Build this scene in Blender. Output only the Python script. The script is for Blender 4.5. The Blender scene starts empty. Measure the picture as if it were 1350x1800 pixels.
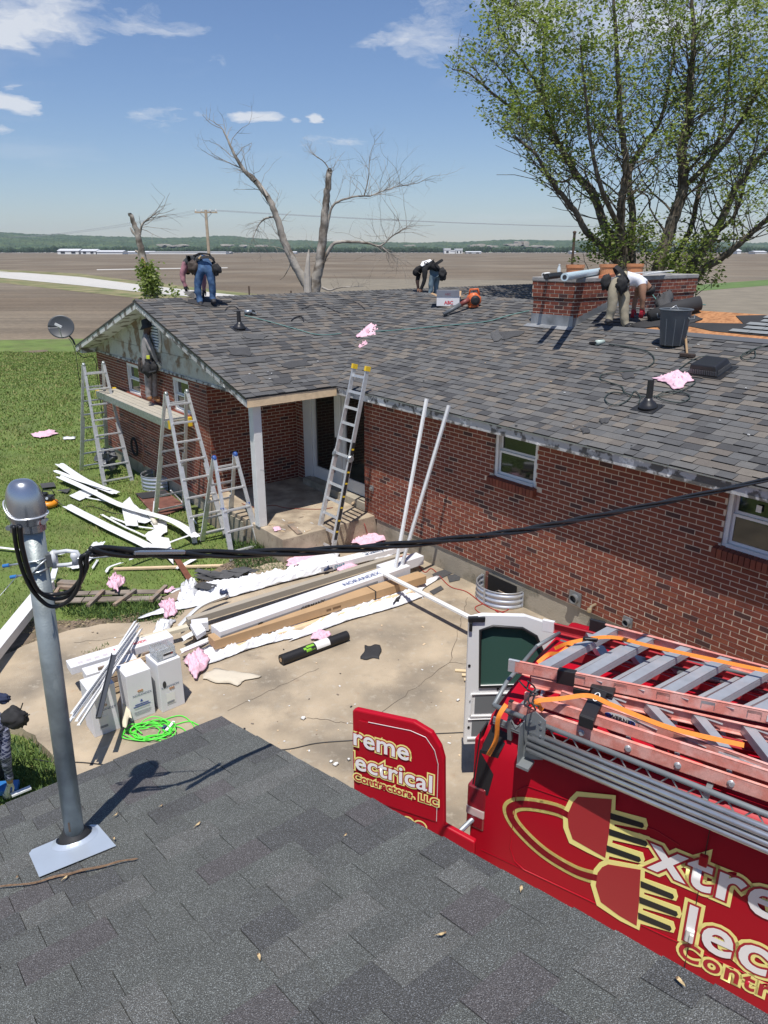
import bpy, bmesh, math, random
import numpy as np
from mathutils import Vector, Matrix, noise
random.seed(7)
PI = math.pi
scn = bpy.context.scene
# ------------------------------------------------------------------ camera
CAM_H = 5.15; CAM_F = 1300.0; CAM_P = 0.3394
cam_d = bpy.data.cameras.new('camera'); cam = bpy.data.objects.new('camera', cam_d)
scn.collection.objects.link(cam); scn.camera = cam
cam.location = (0, 0, CAM_H); cam.rotation_euler = (PI/2 - CAM_P, 0, 0)
cam_d.sensor_fit = 'VERTICAL'; cam_d.sensor_height = 36.0; cam_d.lens = 36.0*CAM_F/1800.0
cam_d.clip_start = 0.05; cam_d.clip_end = 20000
# ------------------------------------------------------------------ light
SUN_AZ = math.radians(-174); SUN_EL = math.radians(69)   # azimuth from +Y towards +X
SV = Vector((math.sin(SUN_AZ)*math.cos(SUN_EL), math.cos(SUN_AZ)*math.cos(SUN_EL), math.sin(SUN_EL)))
sun_d = bpy.data.lights.new('sun', 'SUN'); sun = bpy.data.objects.new('sun', sun_d)
scn.collection.objects.link(sun); sun.location = (0, 0, 60)
sun.rotation_euler = SV.to_track_quat('Z', 'Y').to_euler()
sun_d.energy = 5.0; sun_d.angle = math.radians(0.5); sun_d.color = (1.0, 0.955, 0.89)
world = bpy.data.worlds.new('World'); scn.world = world; world.use_nodes = True
wn = world.node_tree; wn.nodes.clear()
def N(nt, t, **k):
    n = nt.nodes.new(t)
    for a, b in k.items():
        if a in n.bl_rna.properties and a not in ('inputs',): setattr(n, a, b)
    return n
wo = N(wn, 'ShaderNodeOutputWorld'); bg = N(wn, 'ShaderNodeBackground')
sky = N(wn, 'ShaderNodeTexSky'); sky.sky_type = 'NISHITA'; sky.sun_disc = False
sky.sun_elevation = SUN_EL; sky.sun_rotation = SUN_AZ
sky.air_density = 1.15; sky.dust_density = 0.1; sky.ozone_density = 2.6; sky.altitude = 100
bg.inputs['Strength'].default_value = 0.088
# clouds: noise on the view direction projected onto a high flat layer
tc = N(wn, 'ShaderNodeTexCoord'); sp = N(wn, 'ShaderNodeSeparateXYZ'); wn.links.new(tc.outputs['Generated'], sp.inputs[0])
def M(nt, op, a, b=None, c=None, clamp=False):
    n = nt.nodes.new('ShaderNodeMath'); n.operation = op; n.use_clamp = clamp
    for i, v in enumerate((a, b, c)):
        if v is None: continue
        if isinstance(v, (int, float)): n.inputs[i].default_value = v
        else: nt.links.new(v, n.inputs[i])
    return n.outputs[0]
zc = M(wn, 'MAXIMUM', M(wn, 'ADD', sp.outputs['Z'], 0.12), 0.05)
cx0 = M(wn, 'DIVIDE', sp.outputs['X'], zc); cy0 = M(wn, 'DIVIDE', sp.outputs['Y'], zc)
cm0 = N(wn, 'ShaderNodeCombineXYZ'); wn.links.new(cx0, cm0.inputs[0]); wn.links.new(cy0, cm0.inputs[1])
def warp(sc_, amp, off):
    n = N(wn, 'ShaderNodeTexNoise'); n.inputs['Scale'].default_value = sc_; n.inputs['Detail'].default_value = 5; mp = N(wn, 'ShaderNodeMapping'); mp.inputs['Location'].default_value = (off, off*.7, 0)
    wn.links.new(cm0.outputs[0], mp.inputs[0]); wn.links.new(mp.outputs[0], n.inputs['Vector']); return M(wn, 'MULTIPLY', M(wn, 'SUBTRACT', n.outputs['Fac'], .5), amp)
cx = M(wn, 'ADD', cx0, M(wn, 'ADD', warp(3.5, .16, 1), warp(14, .07, 2))); cy = M(wn, 'ADD', cy0, M(wn, 'ADD', warp(3.5, .30, 3), warp(14, .12, 4)))
cmb = N(wn, 'ShaderNodeCombineXYZ'); wn.links.new(cx, cmb.inputs[0]); wn.links.new(cy, cmb.inputs[1])
def blob(px, py, rx, ry, rot=0.0):
    """soft elliptic mask in the cloud layer centred on direction (x/z', y/z')"""
    dx = M(wn, 'SUBTRACT', cx, px); dy = M(wn, 'SUBTRACT', cy, py)
    c, s = math.cos(rot), math.sin(rot)
    ax = M(wn, 'DIVIDE', M(wn, 'ADD', M(wn, 'MULTIPLY', dx, c), M(wn, 'MULTIPLY', dy, s)), rx)
    ay = M(wn, 'DIVIDE', M(wn, 'SUBTRACT', M(wn, 'MULTIPLY', dy, c), M(wn, 'MULTIPLY', dx, s)), ry)
    d = M(wn, 'ADD', M(wn, 'MULTIPLY', ax, ax), M(wn, 'MULTIPLY', ay, ay))
    return M(wn, 'SUBTRACT', 1.0, d, clamp=True)
def pxdir(u, v):
    F = Vector((0, math.cos(CAM_P), -math.sin(CAM_P))); U = Vector((0, math.sin(CAM_P), math.cos(CAM_P)))
    d = F + Vector((1, 0, 0))*((u-675)/CAM_F) + U*((900-v)/CAM_F); d.normalize(); return d
def cl(u, v):
    d = pxdir(u, v); z = max(d.z+0.12, .05); return d.x/z, d.y/z
def clsize(u, v, du, dv):
    a = cl(u, v); b = cl(u+du, v); c = cl(u, v+dv); return abs(b[0]-a[0]), abs(c[1]-a[1])
tot = None
for (u, v, du, dv, k, rot) in ((60, 30, 200, 60, .8, 0), (230, 40, 190, 36, .55, 0), (0, 60, 60, 40, 1.0, 0), (20, 182, 55, 24, 1.1, 0), (30, 158, 40, 10, .6, 0), (0, 228, 35, 12, .7, 0),
        (275, 205, 90, 30, .35, .2), (452, 206, 60, 15, 1.15, 0), (418, 205, 22, 10, .9, 0), (557, 211, 20, 11, 1.1, 0), (519, 213, 14, 9, .7, 0),
        (355, 100, 50, 22, .4, 0), (760, 70, 160, 60, .5, 0), (1080, 20, 420, 110, .75, 0), (580, 248, 90, 12, .4, 0), (1250, 60, 300, 60, .6, 0), (355, 201, 14, 8, .5, 0)):
    p = cl(u, v); s = clsize(u, v, du, dv)
    b_ = M(wn, 'MULTIPLY', blob(p[0], p[1], s[0], s[1], rot), k)
    tot = b_ if tot is None else M(wn, 'MAXIMUM', tot, b_)
nz = N(wn, 'ShaderNodeTexNoise'); nz.inputs['Scale'].default_value = 5.5; nz.inputs['Detail'].default_value = 9; nz.inputs['Roughness'].default_value = .62; nz.inputs['Distortion'].default_value = .35
wn.links.new(cmb.outputs[0], nz.inputs['Vector'])
nz2 = N(wn, 'ShaderNodeTexNoise'); nz2.inputs['Scale'].default_value = .9; nz2.inputs['Detail'].default_value = 6
wn.links.new(cmb.outputs[0], nz2.inputs['Vector'])
far = M(wn, 'MULTIPLY', M(wn, 'SUBTRACT', nz2.outputs['Fac'], .56, clamp=True), 1.2)   # thin veils elsewhere
dens = M(wn, 'ADD', M(wn, 'MULTIPLY', M(wn, 'SUBTRACT', M(wn, 'ADD', M(wn, 'MULTIPLY', tot, .62), nz.outputs['Fac']), .66, clamp=True), 2.6), far, clamp=True)
dens = M(wn, 'MULTIPLY', dens, .82)
mixc = N(wn, 'ShaderNodeMix'); mixc.data_type = 'RGBA'
wn.links.new(dens, mixc.inputs['Factor']); tnt = N(wn, 'ShaderNodeMix'); tnt.data_type = 'RGBA'; tnt.blend_type = 'MULTIPLY'; tnt.inputs[0].default_value = 1; wn.links.new(sky.outputs[0], tnt.inputs[6]); tnt.inputs[7].default_value = (.86, .93, 1.14, 1); wn.links.new(tnt.outputs[2], mixc.inputs[6]); mixc.inputs[7].default_value = (8.6, 8.9, 9.4, 1)
wn.links.new(mixc.outputs[2], bg.inputs['Color']); wn.links.new(bg.outputs[0], wo.inputs[0])
vs = scn.view_settings; vs.view_transform = 'Standard'; vs.look = 'None'; vs.exposure = 0.08; vs.gamma = 1; vs.use_curve_mapping = False
try:
    scn.cycles.max_bounces = 6; scn.cycles.diffuse_bounces = 3; scn.cycles.glossy_bounces = 3; scn.cycles.transmission_bounces = 6
    scn.cycles.transparent_max_bounces = 12; scn.cycles.volume_bounces = 0
except Exception: pass
# ------------------------------------------------------------------ frames of reference
F_ = Vector((0, math.cos(CAM_P), -math.sin(CAM_P))); U_ = Vector((0, math.sin(CAM_P), math.cos(CAM_P))); C_ = Vector((0, 0, CAM_H))
YAW = math.radians(38.2)
O_ = Vector((2.235, 10.046, 0)); A_ = Vector((math.sin(YAW), -math.cos(YAW), 0)); B_ = Vector((math.cos(YAW), math.sin(YAW), 0)); Z_ = Vector((0, 0, 1))
def W(s, t, z=0.0): return O_ + A_*s + B_*t + Z_*z          # house frame: s along the long wall, t into the house
def hs(P): d = P - O_; return d.dot(A_), d.dot(B_), P.z
def ray(u, v): return F_ + Vector((1, 0, 0))*((u-675)/CAM_F) + U_*((900-v)/CAM_F)
def G(u, v, z=0.0):                                            # point on a level plane
    d = ray(u, v); return C_ + d*((z-CAM_H)/d.z)
def D(u, v, dep): return C_ + ray(u, v)*dep                    # point at a distance
def PL(u, v, P, n):                                            # point on a plane
    d = ray(u, v); return C_ + d*((P-C_).dot(n)/d.dot(n))
def depth(P): return (P-C_).dot(F_)
def pix(P):
    d = P-C_; w = d.dot(F_); return 675+CAM_F*d.x/w, 900-CAM_F*d.dot(U_)/w
# ------------------------------------------------------------------ object helpers
WL = {}
def tag(o, label=None, cat=None, group=None, kind=None):
    if label: o['label'] = label
    if cat: o['category'] = cat
    if group: o['group'] = group
    if kind: o['kind'] = kind
    return o
def thing(name, label, cat, loc, group=None):
    o = bpy.data.objects.new(name, None); scn.collection.objects.link(o); o.location = loc
    o.empty_display_size = .1
    WL[o.name] = Vector(loc); return tag(o, label, cat, group)
def place(o, parent, base):
    if parent is not None: o.parent = parent; WL[o.name] = WL[parent.name]
    else: o.location = base; WL[o.name] = Vector(base)
class MB:
    def __init__(s): s.v = []; s.f = []; s.m = []; s.uv = None
    def add(s, vs_, fs, mi=0):
        n = len(s.v); s.v += [tuple(p) for p in vs_]
        for f in fs: s.f.append(tuple(n+i for i in f)); s.m.append(mi)
        return s
    def obox(s, P, a, b, c, mi=0):
        P, a, b, c = Vector(P), Vector(a), Vector(b), Vector(c)
        vs_ = [P, P+a, P+a+b, P+b, P+c, P+a+c, P+a+b+c, P+b+c]
        fs = [(0, 3, 2, 1), (4, 5, 6, 7), (0, 1, 5, 4), (1, 2, 6, 5), (2, 3, 7, 6), (3, 0, 4, 7)]
        if a.cross(b).dot(c) < 0: fs = [tuple(reversed(f)) for f in fs]
        return s.add(vs_, fs, mi)
    def hbox(s, s0, s1, t0, t1, z0, z1, mi=0):
        return s.obox(W(min(s0, s1), min(t0, t1), min(z0, z1)), A_*abs(s1-s0), B_*abs(t1-t0), Z_*abs(z1-z0), mi)
    def bar(s, p, q, w, h, up=Z_, mi=0):
        p, q = Vector(p), Vector(q); d = (q-p)
        if d.length < 1e-6: return s
        x = d.cross(up)
        if x.length < 1e-5: x = d.cross(Vector((1, 0, 0)))
        x.normalize(); y = x.cross(d).normalized()
        return s.obox(p - x*w/2 - y*h/2, x*w, y*h, d, mi)
    def tube(s, pts, r, n=8, mi=0, caps=True):
        pts = [Vector(p) for p in pts]; k = len(pts)
        rs = r if isinstance(r, (list, tuple)) else [r]*k
        T = [(pts[min(i+1, k-1)] - pts[max(i-1, 0)]).normalized() for i in range(k)]
        x = T[0].orthogonal().normalized(); vs_ = []; fs = []
        for i in range(k):
            x = (x - T[i]*x.dot(T[i]))
            x = x.normalized() if x.length > 1e-6 else T[i].orthogonal().normalized()
            y = T[i].cross(x)
            for j in range(n):
                a = 2*PI*j/n; vs_.append(pts[i] + (x*math.cos(a)+y*math.sin(a))*rs[i])
        for i in range(k-1):
            for j in range(n):
                a = i*n+j; b = i*n+(j+1) % n; fs.append((a, b, b+n, a+n))
        if caps:
            fs.append(tuple(range(n-1, -1, -1))); fs.append(tuple(range((k-1)*n, k*n)))
        return s.add(vs_, fs, mi)
    def lathe(s, P, prof, n=20, axis=Z_, mi=0, caps=True):
        axis = Vector(axis).normalized(); x = axis.orthogonal().normalized(); y = axis.cross(x); P = Vector(P); vs_ = []; fs = []
        for (r, h) in prof:
            for j in range(n):
                a = 2*PI*j/n; vs_.append(P + axis*h + (x*math.cos(a)+y*math.sin(a))*max(r, 1e-4))
        for i in range(len(prof)-1):
            for j in range(n):
                a = i*n+j; b = i*n+(j+1) % n; fs.append((a, b, b+n, a+n))
        if caps:
            fs.append(tuple(range(n-1, -1, -1))); fs.append(tuple(range((len(prof)-1)*n, len(prof)*n)))
        return s.add(vs_, fs, mi)
    def prism(s, pts, vec, mi=0):
        pts = [Vector(p) for p in pts]; vec = Vector(vec); n = len(pts)
        nrm = Vector((0, 0, 0))
        for i in range(n): nrm += (pts[i]-pts[0]).cross(pts[(i+1) % n]-pts[0])
        if nrm.dot(vec) < 0: pts.reverse()
        fs = [tuple(range(n-1, -1, -1)), tuple(range(n, 2*n))] + [(i, (i+1) % n, n+(i+1) % n, n+i) for i in range(n)]
        return s.add(pts + [p+vec for p in pts], fs, mi)
    def grid(s, fn, nu, nv, mi=0):
        vs_ = [fn(i/nu, j/nv) for j in range(nv+1) for i in range(nu+1)]
        fs = [(j*(nu+1)+i, j*(nu+1)+i+1, (j+1)*(nu+1)+i+1, (j+1)*(nu+1)+i) for j in range(nv) for i in range(nu)]
        return s.add(vs_, fs, mi)
    def build(s, name, mats, parent=None, smooth=False, base=None, bevel=0, solid=0):
        if not isinstance(mats, (list, tuple)): mats = [mats]
        if parent is not None: L = WL[parent.name]
        elif base is not None: L = Vector(base)
        else:
            a = np.array(s.v); L = Vector(((a[:, 0].min()+a[:, 0].max())/2, (a[:, 1].min()+a[:, 1].max())/2, a[:, 2].min()))
        me = bpy.data.meshes.new(name)
        a = np.array(s.v, dtype=float) - np.array(L)
        me.from_pydata(a.tolist(), [], s.f)
        for m_ in mats: me.materials.append(m_)
        if len(mats) > 1: me.polygons.foreach_set('material_index', s.m)
        if smooth: me.polygons.foreach_set('use_smooth', [True]*len(me.polygons))
        me.update()
        o = bpy.data.objects.new(name, me); scn.collection.objects.link(o); place(o, parent, L)
        if solid:
            md = o.modifiers.new('s', 'SOLIDIFY'); md.thickness = solid; md.offset = 0
        if bevel:
            md = o.modifiers.new('b', 'BEVEL'); md.width = bevel; md.segments = 2; md.limit_method = 'ANGLE'; md.angle_limit = math.radians(40)
        if smooth and not bevel:
            pass
        return o
# ------------------------------------------------------------------ materials
MC = {}
def mat(name, col, rough=.6, metal=0.0, var=0.0, vscale=8.0, col2=None, c2lo=.45, c2hi=.6, c2scale=6.0, bump=0.0, bscale=60.0, spec=None, speck=0.0, sscale=900.0, trans=0.0, alpha=None, coat=0.0, detail=6.0, objspace=False):
    if name in MC: return MC[name]
    m = bpy.data.materials.new(name); m.use_nodes = True; nt = m.node_tree; b = nt.nodes['Principled BSDF']
    b.inputs['Roughness'].default_value = rough; b.inputs['Metallic'].default_value = metal
    if spec is not None: b.inputs['Specular IOR Level'].default_value = spec
    if coat: b.inputs['Coat Weight'].default_value = coat; b.inputs['Coat Roughness'].default_value = .04
    if trans: b.inputs['Transmission Weight'].default_value = trans
    if alpha is not None: b.inputs['Alpha'].default_value = alpha
    geo = nt.nodes.new('ShaderNodeNewGeometry'); pos = geo.outputs['Position']
    if objspace:
        t_ = nt.nodes.new('ShaderNodeTexCoord'); pos = t_.outputs['Object']
    def nse(sc_, det=6.0):
        n = nt.nodes.new('ShaderNodeTexNoise'); n.inputs['Scale'].default_value = sc_; n.inputs['Detail'].default_value = det; nt.links.new(pos, n.inputs['Vector']); return n.outputs['Fac']
    cur = nt.nodes.new('ShaderNodeRGB'); cur.outputs[0].default_value = (*col, 1); cur = cur.outputs[0]
    def mixrgb(f, a, bb, mode='MIX'):
        n = nt.nodes.new('ShaderNodeMix'); n.data_type = 'RGBA'; n.blend_type = mode
        if isinstance(f, (int, float)): n.inputs[0].default_value = f
        else: nt.links.new(f, n.inputs[0])
        nt.links.new(a, n.inputs[6])
        if isinstance(bb, tuple): n.inputs[7].default_value = (*bb, 1)
        else: nt.links.new(bb, n.inputs[7])
        return n.outputs[2]
    if col2 is not None:
        r = nt.nodes.new('ShaderNodeMapRange'); nt.links.new(nse(c2scale, detail), r.inputs[0]); r.inputs[1].default_value = c2lo; r.inputs[2].default_value = c2hi
        cur = mixrgb(r.outputs[0], cur, col2)
    if var:
        r = nt.nodes.new('ShaderNodeMapRange'); nt.links.new(nse(vscale), r.inputs[0]); r.inputs[1].default_value = .25; r.inputs[2].default_value = .75; r.inputs[3].default_value = 1-var; r.inputs[4].default_value = 1+var
        h = nt.nodes.new('ShaderNodeVectorMath'); h.operation = 'SCALE'; nt.links.new(cur, h.inputs[0]); nt.links.new(r.outputs[0], h.inputs['Scale']); cur = h.outputs[0]
    if speck:
        r = nt.nodes.new('ShaderNodeMapRange'); nt.links.new(nse(sscale, 2.0), r.inputs[0]); r.inputs[1].default_value = .3; r.inputs[2].default_value = .7; r.inputs[3].default_value = 1-speck; r.inputs[4].default_value = 1+speck
        h = nt.nodes.new('ShaderNodeVectorMath'); h.operation = 'SCALE'; nt.links.new(cur, h.inputs[0]); nt.links.new(r.outputs[0], h.inputs['Scale']); cur = h.outputs[0]
    nt.links.new(cur, b.inputs['Base Color'])
    if bump:
        bp = nt.nodes.new('ShaderNodeBump'); bp.inputs['Strength'].default_value = min(bump, 1.0); bp.inputs['Distance'].default_value = .01*max(bump, 1.0)
        nt.links.new(nse(bscale, 4.0), bp.inputs['Height']); nt.links.new(bp.outputs[0], b.inputs['Normal'])
    MC[name] = m; return m
def fbm(p, o=4): return noise.fractal(Vector(p), 1.0, 2.0, o)
white = mat('white_paint', (.72, .72, .70), .5, var=.06, vscale=3)
whitev = mat('white_vinyl', (.74, .75, .76), .42, var=.05, vscale=5, bump=.2, bscale=12)
alu = mat('aluminium', (.68, .69, .70), .40, .6, var=.12, vscale=14, bump=.15, bscale=80)
galv = mat('galvanised', (.42, .45, .47), .42, .75, var=.22, vscale=30, col2=(.33, .36, .37), c2scale=18)
black = mat('black_plastic', (.018, .018, .02), .45)
blackm = mat('black_fabric', (.02, .02, .022), .85, var=.3, vscale=20)
rubber = mat('black_rubber', (.025, .025, .026), .55)
yellow = mat('yellow_plastic', (.75, .5, .03), .4)
pinkm = mat('pink_wrap', (.74, .46, .56), .7, var=.12, vscale=16, bump=.4, bscale=40)
plasticw = mat('white_wrap', (.76, .77, .8), .4, var=.06, vscale=10, bump=.5, bscale=14)
wood = mat('weathered_wood', (.3, .22, .16), .85, var=.3, vscale=10, col2=(.2, .17, .14), c2scale=5, bump=.5, bscale=40)
newwood = mat('new_wood', (.66, .50, .32), .7, var=.15, vscale=9, bump=.3, bscale=50)
card = mat('cardboard', (.43, .28, .15), .8, var=.08, vscale=4)
cartonw = mat('white_carton', (.68, .68, .7), .7, var=.04, vscale=4)
# ================================================================== SETTING
GZ = -0.12
fieldm = mat('ploughed_soil', (.135, .102, .066), .95, var=.25, vscale=.05, col2=(.185, .152, .108), c2lo=.42, c2hi=.62, c2scale=.018, bump=1.0, bscale=6, detail=10)
def row_texture(m):
    nt = m.node_tree; b = nt.nodes['Principled BSDF']; src = b.inputs['Base Color'].links[0].from_socket
    geo = nt.nodes.new('ShaderNodeNewGeometry'); mp = nt.nodes.new('ShaderNodeMapping'); mp.inputs['Rotation'].default_value = (0, 0, -YAW+.62); mp.inputs['Scale'].default_value = (.012, .55, 1)
    nt.links.new(geo.outputs['Position'], mp.inputs['Vector']); n = nt.nodes.new('ShaderNodeTexNoise'); n.inputs['Scale'].default_value = 1.0; n.inputs['Detail'].default_value = 5
    nt.links.new(mp.outputs[0], n.inputs['Vector'])
    n2 = nt.nodes.new('ShaderNodeTexNoise'); n2.inputs['Scale'].default_value = 3.2; n2.inputs['Detail'].default_value = 3; nt.links.new(geo.outputs['Position'], n2.inputs['Vector'])
    a = M(nt, 'ADD', M(nt, 'MULTIPLY', n.outputs['Fac'], 1.3), M(nt, 'MULTIPLY', n2.outputs['Fac'], .9))
    h = nt.nodes.new('ShaderNodeVectorMath'); h.operation = 'SCALE'; nt.links.new(src, h.inputs[0]); nt.links.new(M(nt, 'SUBTRACT', a, .08), h.inputs['Scale']); nt.links.new(h.outputs[0], b.inputs['Base Color'])
row_texture(fieldm)
mb = MB(); R0 = 9000
mb.add([(-R0, -60, -.45), (R0, -60, -.45), (R0, R0, -.45), (-R0, R0, -.45)], [(0, 1, 2, 3)])
tag(mb.build('ground', fieldm), kind='structure')
def sheet(name, pts, m, z=None, kind='structure', sub=0):
    bm = bmesh.new(); vs_ = [bm.verts.new((p[0], p[1], p[2] if z is None else z)) for p in pts]; f = bm.faces.new(vs_); bmesh.ops.triangulate(bm, faces=[f])
    bmesh.ops.recalc_face_normals(bm, faces=bm.faces)
    if bm.faces[:][0].normal.z < 0: bmesh.ops.reverse_faces(bm, faces=bm.faces[:])
    me = bpy.data.meshes.new(name); bm.to_mesh(me); bm.free(); me.materials.append(m)
    o = bpy.data.objects.new(name, me); scn.collection.objects.link(o); WL[o.name] = Vector((0, 0, 0)); return tag(o, kind=kind)
FZ = -.45
# road crossing the fields, verges
roadm = mat('gravel_road', (.50, .48, .44), .9, var=.08, vscale=.8)
def band(name, pts_near, pts_far, m, dz):
    return sheet(name, [G(u, v, FZ) for u, v in pts_near] + [G(u, v, FZ) for u, v in reversed(pts_far)], m, FZ+dz)
dryg = mat('dry_verge_grass', (.23, .20, .10), .95, var=.3, vscale=.6, col2=(.13, .15, .05), c2scale=.25, bump=1, bscale=4)
band('verge', [(-60, 484), (0, 497), (140, 513), (240, 524), (430, 541), (800, 570)], [(-60, 471), (0, 474), (140, 481), (240, 494), (430, 515), (800, 552)], dryg, .02)
band('road', [(-60, 479), (0, 488.5), (140, 502), (240, 513), (430, 531), (800, 560)], [(-60, 474), (0, 476.5), (140, 487), (240, 500), (430, 521), (800, 553)], roadm, .05)
band('farm_track', [(170, 475), (260, 473.5), (400, 471.5)], [(170, 473.5), (260, 472), (400, 470)], roadm, .03)
band('farm_track', [(0, 478.5), (90, 480.5)], [(0, 477.6), (90, 478.6)], dryg, .06)
greenstrip = mat('verge_grass', (.10, .16, .04), .95, var=.25, vscale=.5, bump=1, bscale=4)
band('grass_strip', [(1180, 516), (1250, 510), (1350, 502), (1500, 492)], [(1180, 506), (1250, 499), (1350, 492), (1500, 484)], greenstrip, .03)
stub = mat('stubble_field', (.20, .172, .125), .95, var=.2, vscale=.4, bump=1, bscale=6)
band('stubble_field', [(560, 600), (1500, 640)], [(560, 489), (1500, 500)], stub, .015)
# pale track line under the far tree line
band('far_track', [(-200, 444.6), (1600, 444.6)], [(-200, 444.1), (1600, 444.1)], roadm, .2)
# ---- lawn
lawnm = mat('lawn_grass', (.115, .165, .035), .9, var=.28, vscale=1.1, col2=(.13, .155, .045), c2lo=.5, c2hi=.72, c2scale=.9, bump=1.0, bscale=25, detail=10)
def lawn_z(x, y):
    return GZ + .05*fbm((x*.35, y*.35, 3)) - .3*max(0, min(1, (y-30)/12))
def pip(x, y, poly):
    c = False; n = len(poly); j = n-1
    for i in range(n):
        xi, yi = poly[i][0], poly[i][1]; xj, yj = poly[j][0], poly[j][1]
        if (yi > y) != (yj > y) and x < (xj-xi)*(y-yi)/(yj-yi)+xi: c = not c
        j = i
    return c
edge = [G(-700, 640, FZ), G(-100, 600, FZ), G(0, 597, FZ), G(60, 596, FZ), G(135, 595, FZ), G(220, 594, FZ), G(420, 600, FZ)]
mb = MB(); X0, X1, Y0, Y1, ST = -32, 12, 4, 46, .5
nx, ny = int((X1-X0)/ST), int((Y1-Y0)/ST); idx = {}
def ey(x):
    for i in range(len(edge)-1):
        if edge[i].x <= x <= edge[i+1].x: return edge[i].y + (edge[i+1].y-edge[i].y)*(x-edge[i].x)/(edge[i+1].x-edge[i].x)
    return edge[0].y if x < edge[0].x else edge[-1].y
for j in range(ny+1):
    for i in range(nx+1):
        x = X0+i*ST; yt = ey(x); y = Y0 + (yt-Y0)*(j/ny)
        z = lawn_z(x, y)
        if j == ny: z = FZ-.05
        mb.v.append((x, y, z))
for j in range(ny):
    for i in range(nx):
        a = j*(nx+1)+i; mb.f.append((a, a+1, a+nx+2, a+nx+1)); mb.m.append(0)
tag(mb.build('lawn', lawnm, smooth=True, base=(0, 0, 0)), kind='structure')
# ---- concrete yard
conc = mat('yard_concrete', (.42, .34, .24), .88, var=.22, vscale=1.3, col2=(.20, .17, .13), c2lo=.43, c2hi=.72, c2scale=1.0, bump=.6, bscale=70, detail=12)
def stain(m, sc_, col, lo, hi, seed=0, amt=1.0, stretch=(1, 1, 1), rot=0):
    nt = m.node_tree; b = nt.nodes['Principled BSDF']; src = b.inputs['Base Color'].links[0].from_socket
    geo = nt.nodes.new('ShaderNodeNewGeometry'); mp = nt.nodes.new('ShaderNodeMapping'); mp.inputs['Location'].default_value = (seed*3.1, seed*1.7, seed); mp.inputs['Scale'].default_value = stretch; mp.inputs['Rotation'].default_value = (0, 0, rot)
    nt.links.new(geo.outputs['Position'], mp.inputs['Vector']); n = nt.nodes.new('ShaderNodeTexNoise'); n.inputs['Scale'].default_value = sc_; n.inputs['Detail'].default_value = 8; n.inputs['Roughness'].default_value = .62
    nt.links.new(mp.outputs[0], n.inputs['Vector']); r = nt.nodes.new('ShaderNodeMapRange'); nt.links.new(n.outputs['Fac'], r.inputs[0]); r.inputs[1].default_value = lo; r.inputs[2].default_value = hi; r.inputs[4].default_value = amt
    mx = nt.nodes.new('ShaderNodeMix'); mx.data_type = 'RGBA'; nt.links.new(r.outputs[0], mx.inputs[0]); nt.links.new(src, mx.inputs[6]); mx.inputs[7].default_value = (*col, 1); nt.links.new(mx.outputs[2], b.inputs['Base Color'])
stain(conc, 9, (.44, .39, .31), .55, .7, 1, .6); stain(conc, 2.2, (.16, .13, .1), .62, .75, 2, .75); stain(conc, 30, (.2, .16, .12), .62, .72, 3, .6); stain(conc, 5, (.36, .21, .11), .62, .76, 4, .5); stain(conc, .8, (.17, .14, .105), .56, .68, 9, .5)
yard = [(-40, 1175), (10, 1150), (60, 1128), (120, 1108), (190, 1096), (262, 1092), (300, 1080), (345, 1062), (362, 1040), (385, 1012), (432, 1002), (470, 990), (505, 985), (540, 975), (600, 930), (668, 930)]
left = [(-60, 1260), (20, 1275), (62, 1292), (88, 1322), (118, 1352), (160, 1385), (240, 1450)]
yp = [G(u, v, 0) for u, v in yard] + [W(-4.0, .05, 0), W(9.5, .05, 0), W(9.5, -12, 0), W(1.5, -12, 0)] + [G(u, v, 0) for u, v in reversed(left)]
yj = []
for i, p in enumerate(yp):                                  # ragged outer edge
    q = yp[(i+1) % len(yp)]; yj.append(p)
    if i < 15 or i > 19:
        L = (q-p).length; k = int(L/.12)
        for a in range(1, k):
            r = p.lerp(q, a/k); yj.append(r + Vector((random.uniform(-.03, .03), random.uniform(-.03, .03), 0)))
bm = bmesh.new(); vs_ = [bm.verts.new((p.x, p.y, 0)) for p in yj]; f = bm.faces.new(vs_)
if f.normal.z < 0: bmesh.ops.reverse_faces(bm, faces=[f])
ex = bmesh.ops.extrude_face_region(bm, geom=bm.faces[:]); bmesh.ops.translate(bm, verts=[e for e in ex['geom'] if isinstance(e, bmesh.types.BMVert)], vec=(0, 0, -.16))
bmesh.ops.recalc_face_normals(bm, faces=bm.faces[:]); bmesh.ops.triangulate(bm, faces=bm.faces[:])
me = bpy.data.meshes.new('concrete_yard'); bm.to_mesh(me); bm.free(); me.materials.append(conc)
o = bpy.data.objects.new('concrete_yard', me); scn.collection.objects.link(o); tag(o, kind='structure'); WL[o.name] = Vector((0, 0, 0))
yard_poly = [(p.x, p.y) for p in yj]
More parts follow.
